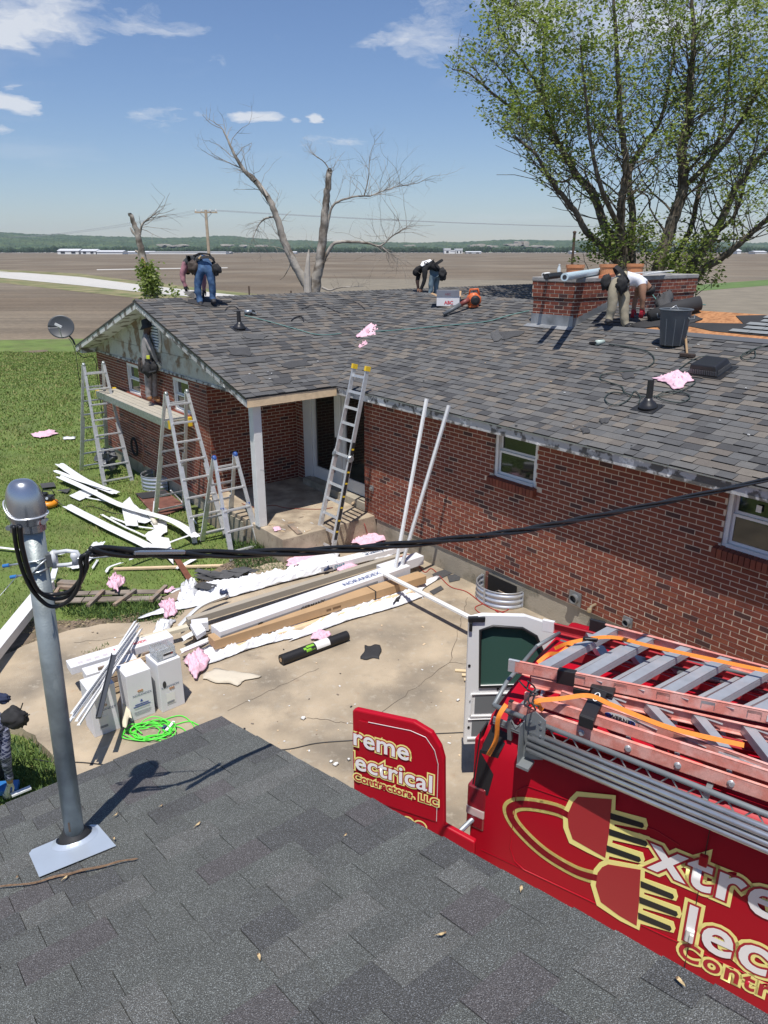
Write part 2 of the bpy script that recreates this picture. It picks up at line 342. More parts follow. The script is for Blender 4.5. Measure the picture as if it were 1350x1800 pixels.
# cracks: thin dark raised-edge grooves as low ribbons
crackm = mat('crack_dirt', (.12, .095, .07), .95)
def ribbon(name, pts, w, m, z, kind='structure'):
    mb = MB()
    for i in range(len(pts)-1):
        p, q = Vector(pts[i]), Vector(pts[i+1]); d = (q-p).normalized(); n_ = Vector((-d.y, d.x, 0))*w/2*random.uniform(.5, 1.2)
        mb.add([(p-n_).to_tuple()[:2]+(z,), (p+n_).to_tuple()[:2]+(z,), (q+n_).to_tuple()[:2]+(z,), (q-n_).to_tuple()[:2]+(z,)], [(3, 2, 1, 0)])
    return tag(mb.build(name, m), kind=kind)
def wander(p, q, k, amp):
    return [Vector(p).lerp(Vector(q), i/k) + Vector((random.uniform(-amp, amp), random.uniform(-amp, amp), 0))*(0 if i in (0, k) else 1) for i in range(k+1)]
for a, b in (((640, 1275), (790, 1165)), ((790, 1165), (822, 1050)), ((540, 1262), (640, 1275)), ((790, 1165), (960, 1175)), ((130, 1130), (300, 1112)), ((400, 1250), (560, 1175))):
    ribbon('concrete_crack', wander(G(*a), G(*b), 16, .02), .008, crackm, .003)
# dirt strip with straw between lawn and concrete
dirtm = mat('bare_dirt', (.20, .15, .105), .95, var=.3, vscale=5, col2=(.10, .085, .05), c2scale=6, bump=1, bscale=30)
dp = [(-60, 1175), (0, 1112), (60, 1085), (130, 1088), (200, 1082), (290, 1068), (345, 1020), (400, 985), (460, 965), (510, 960), (520, 1010), (430, 1030), (370, 1075), (300, 1105), (200, 1120), (100, 1140), (20, 1180), (-60, 1220)]
dpp = [G(u, v, 0) for u, v in dp]
bm = bmesh.new(); vs_ = [bm.verts.new((p.x, p.y, -.03)) for p in dpp]; bm.faces.new(vs_); bmesh.ops.triangulate(bm, faces=bm.faces[:]); bmesh.ops.subdivide_edges(bm, edges=bm.edges[:], cuts=3, use_grid_fill=True)
for v in bm.verts: v.co.z = -.045 + .035*fbm((v.co.x*2.5, v.co.y*2.5, 0))
bmesh.ops.recalc_face_normals(bm, faces=bm.faces[:])
if sum(f.normal.z for f in bm.faces) < 0: bmesh.ops.reverse_faces(bm, faces=bm.faces[:])
me = bpy.data.meshes.new('dirt_strip'); bm.to_mesh(me); bm.free(); me.materials.append(dirtm); me.polygons.foreach_set('use_smooth', [True]*len(me.polygons))
o = bpy.data.objects.new('dirt_strip', me); scn.collection.objects.link(o); tag(o, kind='structure'); WL[o.name] = Vector((0, 0, 0))
dirt_poly = [(p.x, p.y) for p in dpp]
# ---- blades of grass
def blades(name, n, xr, yr, hmin, hmax, cols, accept, zf, seed=1, wd=.006):
    rng = np.random.default_rng(seed); V = []; Fc = []; Mi = []; k = 0
    X = rng.uniform(xr[0], xr[1], n); Y = rng.uniform(yr[0], yr[1], n); H = rng.uniform(hmin, hmax, n); A = rng.uniform(0, 2*PI, n); LX = rng.normal(0, .45, n); LY = rng.normal(0, .45, n); Q = rng.random(n)
    for i in range(n):
        x, y = X[i], Y[i]
        if not accept(x, y): continue
        nn = noise.noise(Vector((x*1.3, y*1.3, 0)))
        h = H[i]*(1+.7*nn); w = wd*(1+.05*y); z = zf(x, y)-.005; c, s = math.cos(A[i])*w, math.sin(A[i])*w
        V += [(x-c, y-s, z), (x+c, y+s, z), (x+LX[i]*h, y+LY[i]*h, z+h)]; Fc.append((k, k+1, k+2)); k += 3
        Mi.append(int(min(len(cols)-1, max(0, Q[i]*len(cols) + nn*1.6))))
    me = bpy.data.meshes.new(name); me.from_pydata(V, [], Fc)
    for c in cols: me.materials.append(c)
    me.polygons.foreach_set('material_index', Mi); me.update()
    o = bpy.data.objects.new(name, me); scn.collection.objects.link(o); WL[o.name] = Vector((0, 0, 0)); return tag(o, kind='stuff')
gcols = [mat('grass_a', (.085, .145, .022), .7), mat('grass_b', (.13, .20, .035), .7), mat('grass_c', (.18, .24, .05), .7), mat('grass_d', (.28, .27, .10), .75)]
house_foot = [W(-13.5, -1.85), W(-6.9, -1.85), W(-6.9, -2.05), W(-3.85, -2.05), W(-3.85, .2), W(9, .2), W(9, 14), W(-13.5, 14)]
house_foot = [(p.x, p.y) for p in house_foot]
def ok_lawn(x, y):
    if pip(x, y, house_foot): return False
    u, v = pix(Vector((x, y, 0)))
    if u < -60 or u > 760: return False
    if pip(x, y, yard_poly): return False
    if pip(x, y, dirt_poly) and random.random() > .12: return False
    return y < ey(x)-.3
o = blades('lawn_blades', 110000, (-13, 1), (6, 20), .03, .065, gcols, ok_lawn, lawn_z, 2); tag(o, 'short green grass covering the lawn beside the brick house', 'grass')
o = blades('lawn_blades', 110000, (-24, -3), (20, 44), .04, .08, gcols, ok_lawn, lawn_z, 3, .010); tag(o, 'grass of the far lawn running back to the ploughed field', 'grass')
weeds = [mat('weed_a', (.04, .09, .02), .7), mat('weed_b', (.09, .15, .03), .7), mat('straw', (.38, .31, .18), .85)]
wp = [[G(*p) for p in q] for q in ([(100, 1066), (200, 1066), (262, 1055), (345, 1050), (300, 1100), (215, 1090), (120, 1078)], [(395, 950), (490, 955), (515, 1000), (420, 1010)], [(0, 1290), (62, 1300), (110, 1370), (70, 1420), (-40, 1420)])]
wpp = [[(p.x, p.y) for p in q] for q in wp]
o = blades('weed_clumps', 110000, (-6, 0), (5.5, 14), .03, .09, weeds[:2], lambda x, y: any(pip(x, y, q) for q in wpp), lambda x, y: -.02, 5, .006); tag(o, 'ragged weeds growing where the dirt meets the concrete', 'weeds')
o = blades('straw_litter', 60000, (-7, 0), (8, 14), .006, .016, [weeds[2], wood], lambda x, y: pip(x, y, dirt_poly) and noise.noise(Vector((x*2, y*2, 5))) > -.1, lambda x, y: -.01, 6, .016); tag(o, 'straw and wood chips strewn over the bare dirt', 'straw')
# ---- hills, tree line
forest = mat('forest', (.045, .075, .03), .95, var=.45, vscale=.02, col2=(.075, .105, .04), c2scale=.012, bump=1, bscale=.05)
cliff = mat('limestone_cliff', (.42, .38, .32), .9, var=.2, vscale=.03)
def skyline(u):
    P = [(-400, 404), (0, 408), (80, 409), (150, 413), (210, 416), (330, 420), (430, 417), (520, 424), (620, 428), (740, 429), (800, 427), (870, 424), (960, 425), (1100, 427), (1250, 429), (1350, 430), (1800, 426)]
    for i in range(len(P)-1):
        if P[i][0] <= u <= P[i+1][0]:
            k = (u-P[i][0])/(P[i+1][0]-P[i][0]); return P[i][1]+(P[i+1][1]-P[i][1])*k
    return 425
def hill(name, dist, drop, seed, m, uoff=0):
    mb = MB(); nu, nv = 900, 14; vs_ = []
    for j in range(nv+1):
        k = j/nv
        for i in range(nu+1):
            u = -380+2100*i/nu
            top = (441 - skyline(u) - drop)*(1) + 2.2*fbm((u*.013, seed, 0)) + 1.1*fbm((u*.05, seed, 1)) + .5*fbm((u*.3, k*9, seed))
            h = (top*dist/CAM_F + CAM_H)
            dd = dist + k*dist*.25 + 40*fbm((u*.02, k*3, seed))
            hz = h*math.sin(min(1, k*1.02)*PI/2)**.75 + 7*noise.noise(Vector((u*.35, k*16, seed+3)))*(1 if j else 0)
            x = (u-675)/CAM_F*dist*1.06*(1+k*.25)
            vs_.append((x, dd*1.0, max(hz, 0)+FZ if j else FZ-2))
    fs = [(j*(nu+1)+i, j*(nu+1)+i+1, (j+1)*(nu+1)+i+1, (j+1)*(nu+1)+i) for j in range(nv) for i in range(nu)]
    mb.add(vs_, fs); return tag(mb.build(name, m, base=(0, 0, 0)), kind='structure')
hill('hills', 4200, -4.0, 4, [forest])
hill('foothills', 3300, 5.0, 9, [forest])
mb = MB(); rr = random.Random(4)
for (u, v, w, h) in ((285, 431, 14, 4), (305, 432, 22, 3), (425, 432, 10, 3), (395, 431, 14, 3), (842, 431, 26, 5), (865, 433, 18, 3), (905, 430, 20, 4), (920, 428, 18, 7), (950, 433, 26, 4), (965, 434, 16, 3), (1175, 433, 30, 4), (720, 432, 14, 3), (455, 432, 16, 3)):
    for q in range(6):
        uu = u+rr.uniform(-w, w)/2; vv = v+rr.uniform(-h, h)/3; P = D(uu, vv, 3250); ww = rr.uniform(.15, .35)*w/CAM_F*3250; hh = rr.uniform(.3, .6)*h/CAM_F*3250
        pts = [P+Vector((math.cos(a)*ww*rr.uniform(.6, 1.1), 0, math.sin(a)*hh*rr.uniform(.6, 1.1))) for a in [i*PI/4 for i in range(8)]]
        mb.prism(pts, (0, 120, 0))
tag(mb.build('cliff_faces', cliff), kind='structure')
# belt of trees at the foot of the hills
def blobtrees(name, n, dist, hmin, hmax, m, seed, u0=-350, u1=1700):
    rng = random.Random(seed); mb = MB(); base = bmesh.new(); bmesh.ops.create_icosphere(base, subdivisions=1, radius=1); bv = [v.co.copy() for v in base.verts]; bf = [tuple(v.index for v in f.verts) for f in base.faces]; base.free()
    for i in range(n):
        u = rng.uniform(u0, u1); d_ = dist*rng.uniform(.97, 1.04); x = (u-675)/CAM_F*dist*1.06; h = rng.uniform(hmin, hmax)*(1+.4*noise.noise(Vector((u*.02, 0, 0))))
        r = h*rng.uniform(.35, .55)
        mb.add([(x+v.x*r*rng.uniform(.8, 1.2), d_+v.y*r, FZ+h*.5+v.z*h*.52*rng.uniform(.85, 1.1)) for v in bv], bf)
    return tag(mb.build(name, m), kind='stuff')
tl = mat('treeline', (.025, .045, .018), .95, var=.5, vscale=.06)
o = blobtrees('distant_woods', 2600, 2500, 9, 19, tl, 3); tag(o, 'dark belt of distant woods along the foot of the hills', 'woods')
# ---- distant buildings
shedw = mat('shed_white', (.78, .78, .76), .6); shedr = mat('shed_roof', (.62, .63, .64), .5); darkwin = mat('dark_opening', (.03, .03, .035), .5)
def far_building(u0, u1, vt, vb, dist, label, cat='building', gable=True, wins=0, wallm=shedw, roofm=shedr, base=0.0, dep=30):
    x0 = (u0-675)/CAM_F*dist; x1 = (u1-675)/CAM_F*dist; sc_ = dist/CAM_F; h = (vb-vt)*sc_; y = dist*1.06; z0 = FZ+base
    t = thing('farm_building', label, cat, ((x0+x1)/2, y, z0))
    mb = MB(); mb.obox((x0, y, z0), (x1-x0, 0, 0), (0, dep, 0), (0, 0, h*.62)); mb.build('wall', wallm, t)
    mb = MB(); mb.prism([(x0-1, y-1, z0+h*.62), (x0-1, y+dep+1, z0+h*.62), (x0-1, y+dep/2, z0+h)], (x1-x0+2, 0, 0)) if gable else mb.obox((x0-.5, y-.5, z0+h*.62), (x1-x0+1, 0, 0), (0, dep+1, 0), (0, 0, h*.38))
    mb.build('roof', roofm, t)
    for i in range(wins):
        xa = x0+(x1-x0)*(i+.3)/wins; w = (x1-x0)/wins*.4; mb = MB(); mb.obox((xa, y-.4, z0+h*.15), (w, 0, 0), (0, .3, 0), (0, 0, h*.33)); mb.build('door', darkwin, t)
    return t
D0 = 1330
far_building(101, 138, 437, 446, D0, 'white gabled farm shed, leftmost of the row below the hills', wins=2)
far_building(142, 168, 437.5, 446, D0, 'small rounded white shed just right of the leftmost farm shed', wins=2)
far_building(170, 215, 439.5, 446, D0, 'long low white shed right of the two small farm sheds', wins=0)
far_building(217, 268, 441, 446, D0+60, 'low pale shed roof between the long shed and the very long shed')
far_building(262, 397, 441.5, 446, D0+40, 'very long low white shed running behind the utility pole', gable=False)
far_building(781, 792, 438, 447, 1600, 'left white silo house of the far grain works', gable=False, wins=1)
far_building(792, 800, 441, 447, 1600, 'low white annexe between the two towers of the grain works', gable=False)
far_building(801, 813, 438.5, 447, 1600, 'right white tower of the far grain works', gable=False, wins=2)
far_building(820, 846, 443, 447, 1600, 'low white depot right of the far grain works', gable=True, wins=2)
far_building(513, 520, 441, 445, 1500, 'small white hut seen between the forks of the dead tree')
far_building(395, 404, 442.5, 446, 1500, 'small grey hut at the right end of the long white shed', wallm=roadm)
far_building(1296, 1303, 438, 446, 1500, 'white farm hut far right beyond the green tree')
far_building(1328, 1348, 441, 446, 1500, 'low white barn at the far right edge beyond the green tree')
far_building(1005, 1012, 441, 446, 1500, 'tiny white barn left of the green tree')
# ---- utility pole and wires
polew = mat('pole_wood', (.42, .34, .25), .85, var=.2, vscale=3)
def upole(u, vtop, dep, label):
    T = D(u, vtop, dep); t = thing('utility_pole', label, 'utility pole', (T.x, T.y, FZ))
    mb = MB(); mb.tube([(T.x, T.y, FZ-.5), (T.x, T.y, T.z)], [.22, .15], 10); mb.build('pole', polew, t, smooth=False)
    mb = MB(); mb.bar((T.x-1.25, T.y-.1, T.z-.25), (T.x+1.25, T.y+.3, T.z-.25), .14, .16); mb.build('crossarm', polew, t)
    mb = MB(); mb.bar((T.x-.7, T.y, T.z-.3), (T.x, T.y-.12, T.z-1.0), .05, .05); mb.bar((T.x+.7, T.y, T.z-.3), (T.x, T.y-.12, T.z-1.0), .05, .05); mb.build('brace', galv, t)
    for dx in (-1.15, -.5, .5, 1.15):
        mb = MB(); mb.lathe((T.x+dx, T.y, T.z-.17), [(.05, 0), (.09, .08), (.05, .14), (.07, .2), (.03, .25)], 8); mb.build('insulator', white, t)
    return T
T1 = upole(361.5, 369, 84, 'pale wooden utility pole with crossarm standing beyond the roof ridge')
def wire(p, q, sag, r, name, label, cat='cable', m=black, group=None, k=24):
    p, q = Vector(p), Vector(q); mb = MB()
    mb.tube([p.lerp(q, i/k) - Z_*sag*4*(i/k)*(1-i/k) for i in range(k+1)], r, 5); return tag(mb.build(name, m), label, cat, group)
wirem = mat('wire', (.30, .32, .36), .6)
TR = Vector((130, 190, 12.5)); TL = Vector((-150, 260, 12.5))
for i, dx in enumerate((-1.15, -.5, .5, 1.15)):
    wire(T1+Vector((dx, 0, 0)), TR+Vector((dx, 0, 0)), 2.0, .012, 'power_line', 'thin power line running right from the wooden pole behind the dead tree', m=wirem, group='power lines right of the pole')
    wire(T1+Vector((dx, 0, 0)), TL+Vector((dx, 0, 0)), 3.0, .012, 'power_line', 'thin power line running left from the wooden pole', m=wirem, group='power lines left of the pole')
# ---- posts standing in the field
postm = mat('rusty_post', (.09, .06, .045), .85)
for (u, vt, vb, dep, lab) in ((437, 503, 519, 60, 'short dark post in the field left of the dead tree'), (511, 511, 521, 60, 'short dark stake in the field just left of the dead tree trunk')):
    T = D(u, vt, dep); mb = MB(); mb.tube([(T.x, T.y, FZ-.2), (T.x+.02, T.y, T.z)], .07, 6); tag(mb.build('field_post', postm), lab, 'post')
T = D(1010, 410, 30); t = thing('steel_post', 'tall rusty steel post rising behind the chimney left of the green tree', 'post', (T.x, T.y, FZ))
mb = MB(); mb.tube([(T.x, T.y, FZ), (T.x, T.y, T.z)], .055, 10); mb.build('pole', postm, t); mb = MB(); mb.lathe((T.x, T.y, T.z), [(.075, 0), (.075, .06), (.03, .09)], 10); mb.build('cap', postm, t)
# ================================================================== BRICK HOUSE
SL = .2913; EZ = 2.85; ET = -.36; RT = 4.24; RZ = 4.19; ES = -4.55; RS = -9.15; LS = -13.75; GT = -2.2; WT = -1.78
def mz(t): return EZ + SL*(t-ET)
def wz(s): return EZ + SL*(ES-s)
COS = 1/math.sqrt(1+SL*SL)
house = thing('brick_house', 'long red brick ranch house being re-roofed, with a gabled wing and a small corner porch', 'house', W(-4, 2, 0))
mortar = mat('mortar', (.60, .50, .39), .95, var=.1, vscale=6, bump=.4, bscale=120)
BR = [mat('brick_red', (.195, .048, .026), .85, var=.2, vscale=5, bump=.5, bscale=150), mat('brick_deep', (.165, .041, .024), .85, var=.2, vscale=5, bump=.5, bscale=150),
      mat('brick_orange', (.215, .060, .031), .85, var=.2, vscale=5, bump=.5, bscale=150), mat('brick_dark', (.07, .028, .024), .85, var=.25, vscale=5, bump=.5, bscale=150)]
def brickmat(rng, x): return rng.choices(range(4), (5, 5, 3, .9))[0]
BL, BH, BLm, BHm = .2032, .0677, .0115, .0115
ALLB = []                                    # bricks of the house walls: (P, ax, az, n, len, hgt, dep, mi, parent)
def wall(P, ax, n, L, z0, z1, holes, parent, seed, top=None, thick=.2, bricks=ALLB, phase=0.0, bname='wall'):
    """mortar wall with recessed joints; P foot of the face at z=0, ax along, n outward; top(x) optional sloping top"""
    ax = Vector(ax); n = Vector(n); mb = MB(); rng = random.Random(seed)
    xs = sorted({0.0, L} | {h[0] for h in holes} | {h[1] for h in holes}); xs = [x for x in xs if 0 <= x <= L]
    zs = sorted({z0, z1} | {h[2] for h in holes} | {h[3] for h in holes}); zs = [z for z in zs if z0 <= z <= z1]
    for i in range(len(xs)-1):
        for j in range(len(zs)-1):
            xc, zc_ = (xs[i]+xs[i+1])/2, (zs[j]+zs[j+1])/2
            if any(h[0] < xc < h[1] and h[2] < zc_ < h[3] for h in holes): continue
            mb.obox(P + ax*xs[i] + Z_*zs[j] - n*thick, ax*(xs[i+1]-xs[i]), Z_*(zs[j+1]-zs[j]), n*thick)
    w = mb.build(bname, mortar, parent)
    k = 0; z = z0
    while z < z1-.02:
        x = -(BL/2 if k % 2 else 0) - phase
        while x < L:
            a, b = max(x, 0), min(x+BL, L)-0
            ca, cb = z, min(z+BH, z1)
            segs = [(a, b)]
            for h in holes:
                if h[2] < cb-.012 and h[3] > ca+.02:
                    ns = []
                    for (p, q) in segs:
                        if h[1] <= p or h[0] >= q: ns.append((p, q))
                        else:
                            if h[0]-p > .03: ns.append((p, h[0]+BLm))
                            if q-h[1] > .03: ns.append((h[1]-.003, q))
                    segs = ns
            for (p, q) in segs:
                if q-p < .035: continue
                ln = q-p-BLm
                if top is not None and cb > top((p+q)/2)+.01: continue
                bricks.append((P + ax*p + Z_*(ca+BHm), ax, n, ln, cb-ca-BHm, brickmat(rng, p), parent))
            x += BL
        z += BH; k += 1
    return w
# long wall facing the yard
H1 = (-.93, -.10); H2 = (2.68, 3.52); H3 = (6.2, 7.0)
wall(W(-4.2, 0, 0), A_, -B_, 13.2, .40, 2.76, [(H1[0]+4.2, H1[1]+4.2, 1.93, 2.9), (H2[0]+4.2, H2[1]+4.2, 1.93, 2.9), (H3[0]+4.2, H3[1]+4.2, 1.93, 2.9)], house, 1, phase=.045)
# return beside the porch door, porch back wall, wing side wall, wing gable wall, far sides
wall(W(-4.2, .30, 0), -B_, -A_, .30-.0, .40, 2.76, [], house, 2)
wall(W(-6.97, .25, 0), A_, -B_, .50, .45, 2.72, [], house, 3)
wall(W(-6.97, WT+.0, 0), B_, A_, .25-WT, .20, 2.76, [], house, 4, phase=.1)
GW = 13.45-6.97
wall(W(-13.45, WT, 0), A_, -B_, GW, .20, 2.76, [(-11.35+13.45, -10.55+13.45, 1.93, 2.64), (-8.62+13.45, -7.8+13.45, 1.93, 2.64)], house, 5, phase=.02)
mb = MB(); mb.hbox(-13.45, -13.25, WT+.01, 12, .2, 2.76); mb.hbox(8.8, 9.0, .01, 8.8, .4, 2.76); mb.hbox(-13.2, 8.8, 11.8, 12, .2, 2.76); mb.build('wall', mat('brick_plain', (.2, .055, .035), .9, var=.2, vscale=12), house)
# foundation
found = mat('foundation_concrete', (.36, .32, .25), .92, var=.15, vscale=2, col2=(.22, .20, .15), c2scale=2.2, bump=.5, bscale=40)
stain(found, 6, (.12, .11, .08), .58, .72, 1, .7)
mb = MB(); mb.hbox(-3.86, 9.0, .02, .25, -.3, .40); mb.build('foundation', found, house)
mb = MB(); mb.hbox(-13.42, -6.97-.03, WT+.03, WT+.25, -.6, .20); mb.hbox(-7.2, -6.99, WT+.26, .3, -.5, .2); mb.build('foundation', found, house)
# porch slab, step under the door
slabm = mat('porch_concrete', (.42, .345, .25), .9, var=.2, vscale=2, col2=(.23, .18, .13), c2lo=.42, c2hi=.65, c2scale=2.5, bump=.6, bscale=50)
stain(slabm, 6, (.30, .17, .08), .6, .74, 7, .6); stain(slabm, 14, (.13, .10, .07), .58, .72, 8, .7)
mb = MB(); mb.hbox(-6.96, -3.9, -2.0, .28, -.25, .45); mb.build('porch_slab', slabm, house, bevel=.012)
mb = MB(); mb.hbox(-6.44, -4.22, .02, .27, .452, .60); mb.build('door_step', found, house, bevel=.006)
mb = MB(); mb.hbox(-5.8, -5.3, -2.04, -2.01, -.2, .38); mb.build('slab_patch', found, house)
def peel(name, base, under, lo, hi, sc_, rough=.6):
    return mat(name, base, rough, var=.06, vscale=3, col2=under, c2lo=lo, c2hi=hi, c2scale=sc_, bump=.5, bscale=30, detail=10)
peelw = peel('peeling_white_paint', (.60, .60, .58), (.17, .15, .125), .52, .57, 4.5)
peelr = peel('peeling_gable_paint', (.47, .46, .42), (.20, .13, .085), .53, .60, 2.6)
stain(peelr, 9, (.36, .37, .36), .56, .62, 3, .7); stain(peelr, 1.4, (.30, .20, .13), .52, .64, 5, .75)
greyfas = peel('grey_fascia', (.42, .42, .42), (.10, .095, .09), .48, .55, 7)
stain(greyfas, 3.2, (.74, .74, .72), .57, .61, 2, 1.0)
# ---- porch door unit
doorw = mat('door_white', (.66, .66, .64), .45, var=.04, vscale=3)
glass = mat('window_glass', (.012, .016, .014), .04, spec=.9)
dt = .27
mb = MB()
for (a, b) in ((-6.46, -6.34), (-5.40, -5.26), (-4.32, -4.215)): mb.hbox(a, b, dt-.06, dt+.05, .60, 2.7)
mb.hbox(-6.338, -4.322, dt-.05, dt+.05, 2.62, 2.7); mb.hbox(-6.7, -6.462, dt-.03, dt+.03, .47, 2.7)
mb.build('door_frame', doorw, house)
for (a, b) in ((-6.335, -5.405), (-5.255, -4.325)):
    d = MB(); d.hbox(a, a+.11, dt-.035, dt+.02, .61, 2.61); d.hbox(b-.11, b, dt-.035, dt+.02, .61, 2.61); d.hbox(a+.112, b-.112, dt-.033, dt+.018, .61, .86); d.hbox(a+.112, b-.112, dt-.033, dt+.018, 2.50, 2.61)
    dd = d.build('patio_door', doorw, house)
    g = MB(); g.hbox(a+.10, b-.10, dt-.006, dt+.006, .85, 2.51); g.build('pane', glass, dd)
    h = MB(); h.hbox(b-.08, b-.05, dt-.07, dt-.036, 1.45, 1.62); h.build('handle', black, dd)
# ---- porch post, header, ceiling
mb = MB(); mb.obox(W(-4.83, -2.02, .452), A_*.16, B_*.16, Z_*2.24); mb.build('porch_post', peel('peeling_post', (.66, .66, .64), (.33, .33, .34), .60, .66, 3.5), house, bevel=.006)
mb = MB(); mb.hbox(-4.575, -4.535, GT+.02, -.37, 2.67, 2.815); mb.build('header_board', newwood, house)
mb = MB(); mb.hbox(-4.80, -4.66, GT+.1, -.3, 2.695, 2.80); mb.build('header', wood, house)
mb = MB(); mb.hbox(-6.96, -4.66, WT, .29, 2.70, 2.715); mb.build('porch_ceiling', peelw, house)
# ---- windows
def window(s0, s1, z0, z1, t, parent=house, sashm=white, recess=.05):
    """double hung, facing -t"""
    q = MB(); f = .055
    for (a, b, c, d_) in ((s0, s0+f, z0, z1), (s1-f, s1, z0, z1)): q.hbox(a, b, t+recess-.03, t+recess+.06, c, d_)
    q.hbox(s0+f+.001, s1-f-.001, t+recess-.03, t+recess+.06, z1-f, z1); q.hbox(s0+f+.001, s1-f-.001, t+recess-.045, t+recess+.06, z0, z0+.04)
    w = q.build('window', sashm, parent)
    zm = (z0+z1)/2; a, b = s0+f+.002, s1-f-.002
    for (c, d_, to) in ((z0+.042, zm, .0), (zm+.001, z1-f-.002, .028)):
        q = MB(); tt = t+recess+to
        q.hbox(a, a+.035, tt, tt+.025, c, d_); q.hbox(b-.035, b, tt, tt+.025, c, d_); q.hbox(a+.036, b-.036, tt+.001, tt+.024, c, c+.035); q.hbox(a+.036, b-.036, tt+.001, tt+.024, d_-.03, d_)
        q.build('sash', sashm, w)
        q = MB(); q.hbox(a+.03, b-.03, tt+.01, tt+.016, c+.03, d_-.025); q.build('pane', glass, w)
    return w
for (a, b) in (H1, H2, H3): window(a+.003, b-.003, 1.935, 2.74, 0)
window(-11.347, -10.553, 1.935, 2.635, WT); window(-8.617, -7.803, 1.935, 2.635, WT)
mb = MB(); q = MB(); q.hbox(H2[0]+.30, H2[0]+.36, .058, .062, 2.42, 2.50); q.build('sticker', white, house)
# rowlock sills: a row of bricks on edge
def sill(s0, s1, t, z):
    n_ = int((s1-s0)/.066); rng = random.Random(int(s0*100))
    for i in range(n_):
        p = W(s0+i*.066+.004, t-.035, z-.115)
        ALLB.append((p + Z_*0, A_, -B_, .057, .112, rng.choice((0, 1, 2)), house, .10))
for (a, b) in (H1, H2, H3): sill(a-.06, b+.06, 0, 1.93)
for (a, b) in ((-11.35, -10.55), (-8.62, -7.8)): sill(a-.06, b+.06, WT, 1.93)
# drop wall bricks hidden behind sills
SILLS = [(a-.07, b+.07, 1.80, 1.93, 0) for (a, b) in (H1, H2, H3)] + [(a-.07, b+.07, 1.80, 1.93, WT) for (a, b) in ((-11.35, -10.55), (-8.62, -7.8))]
def lay(bricks, parent, nmax):
    rec = []
    for bdef in bricks:
        P, ax, n, ln, hg, mi, par = bdef[:7]; dep = bdef[7] if len(bdef) > 7 else None
        c = P + ax*ln/2 + Z_*hg/2; s, t, z = hs(c); dd = depth(c); u, v = pix(c)
        vis = 0
        if dep is None and abs(n.dot(-B_)) > .9 and any(a < s < b and z0 < z < z1 and abs(t-tt) < .15 for a, b, z0, z1, tt in SILLS): continue
        if -10 < u < 1360 and -10 < v < 1810 and n.dot(C_-c) > 0: vis = ln*abs(n.dot((C_-c).normalized()))/dd
        full = dep is None and abs(ln-(BL-BLm)) < .002 and abs(hg-(BH-BHm)) < .002
        if z < .02: vis = 0
        if n.dot(-B_) > .9 and abs(t) < .2 and s > 1.0 and v > 1165: vis = 0
        rec.append((vis if full else 0, bdef))
    rec.sort(key=lambda r: -r[0])
    meshes = {}
    stuff = MB(); k = 0
    for vis, bdef in rec:
        P, ax, n, ln, hg, mi, par = bdef[:7]; dep = bdef[7] if len(bdef) > 7 else None
        jit = random.uniform(-.002, .002)
        if vis > 0 and k < nmax:
            k += 1
            key = (mi, round(ax.x, 2), round(ax.y, 2), round(n.x, 2))
            if key not in meshes:
                q = MB(); q.obox(-n*.08, ax*ln, Z_*hg, n*.083); me = bpy.data.meshes.new('brick'); me.from_pydata([Vector(v) for v in q.v], [], q.f); me.materials.append(BR[mi]); meshes[key] = me
            o = bpy.data.objects.new('brick', meshes[key]); scn.collection.objects.link(o); o.parent = parent
            o.location = P - WL[parent.name] + n*jit; WL[o.name] = WL[parent.name]
        elif dep is None: stuff.obox(P - n*.08 + n*jit, ax*ln, Z_*hg, n*.083, mi)
        else:  # sill brick: sloping outward
            n2 = n*.12 - Z_*.02
            stuff.obox(P - n*.065 + Z_*.012, ax*ln, Z_*hg, n2, mi)
    o = stuff.build('brick', BR, parent); o['kind'] = 'stuff'
    return k
# ---- gable end: siding triangle, trim, soffits, rakes, vent
def tri_z(s): return RZ - SL*abs(s-RS)
mb = MB()
P0 = [W(-13.75+.35, WT-.03, 2.735), W(-4.75, WT-.03, 2.735), W(-4.75, WT-.03, tri_z(-4.75)-.10), W(RS, WT-.03, RZ-.10), W(-13.4, WT-.03, tri_z(-13.4)-.10)]
zc1 = 2.735
rows = [2.735, 3.12, 3.50, 3.86, 4.2]
for i in range(len(rows)-1):                       # horizontal panels of the gable
    z0, z1 = rows[i]+.004, rows[i+1]-.004
    def xl(z): return min(4.6 - .35, (RZ-.10-z)/SL)
    a0, a1 = xl(z0), max(xl(min(z1, RZ-.1)), .0)
    pts = [W(RS-a0, WT-.01, z0), W(RS+a0, WT-.01, z0), W(RS+a1, WT-.01, min(z1, RZ-.10)), W(RS-a1, WT-.01, min(z1, RZ-.10))]
    q = MB(); q.prism(pts, -B_*(.018+.003*i)); q.build('gable_panel', peelr, house)
q = MB(); q.hbox(-13.42, -4.6, WT-.005, WT+.05, 2.72, 4.0) if False else q.prism([W(RS-4.3, WT+.0, 2.74), W(RS+4.3, WT+.0, 2.74), W(RS, WT+.0, RZ-.12)], B_*.1); q.build('gable_backing', wood, house)
q = MB(); q.hbox(-13.5, -4.62, WT-.05, WT-.012, 2.70, 2.745); q.build('frieze_board', greyfas, house)
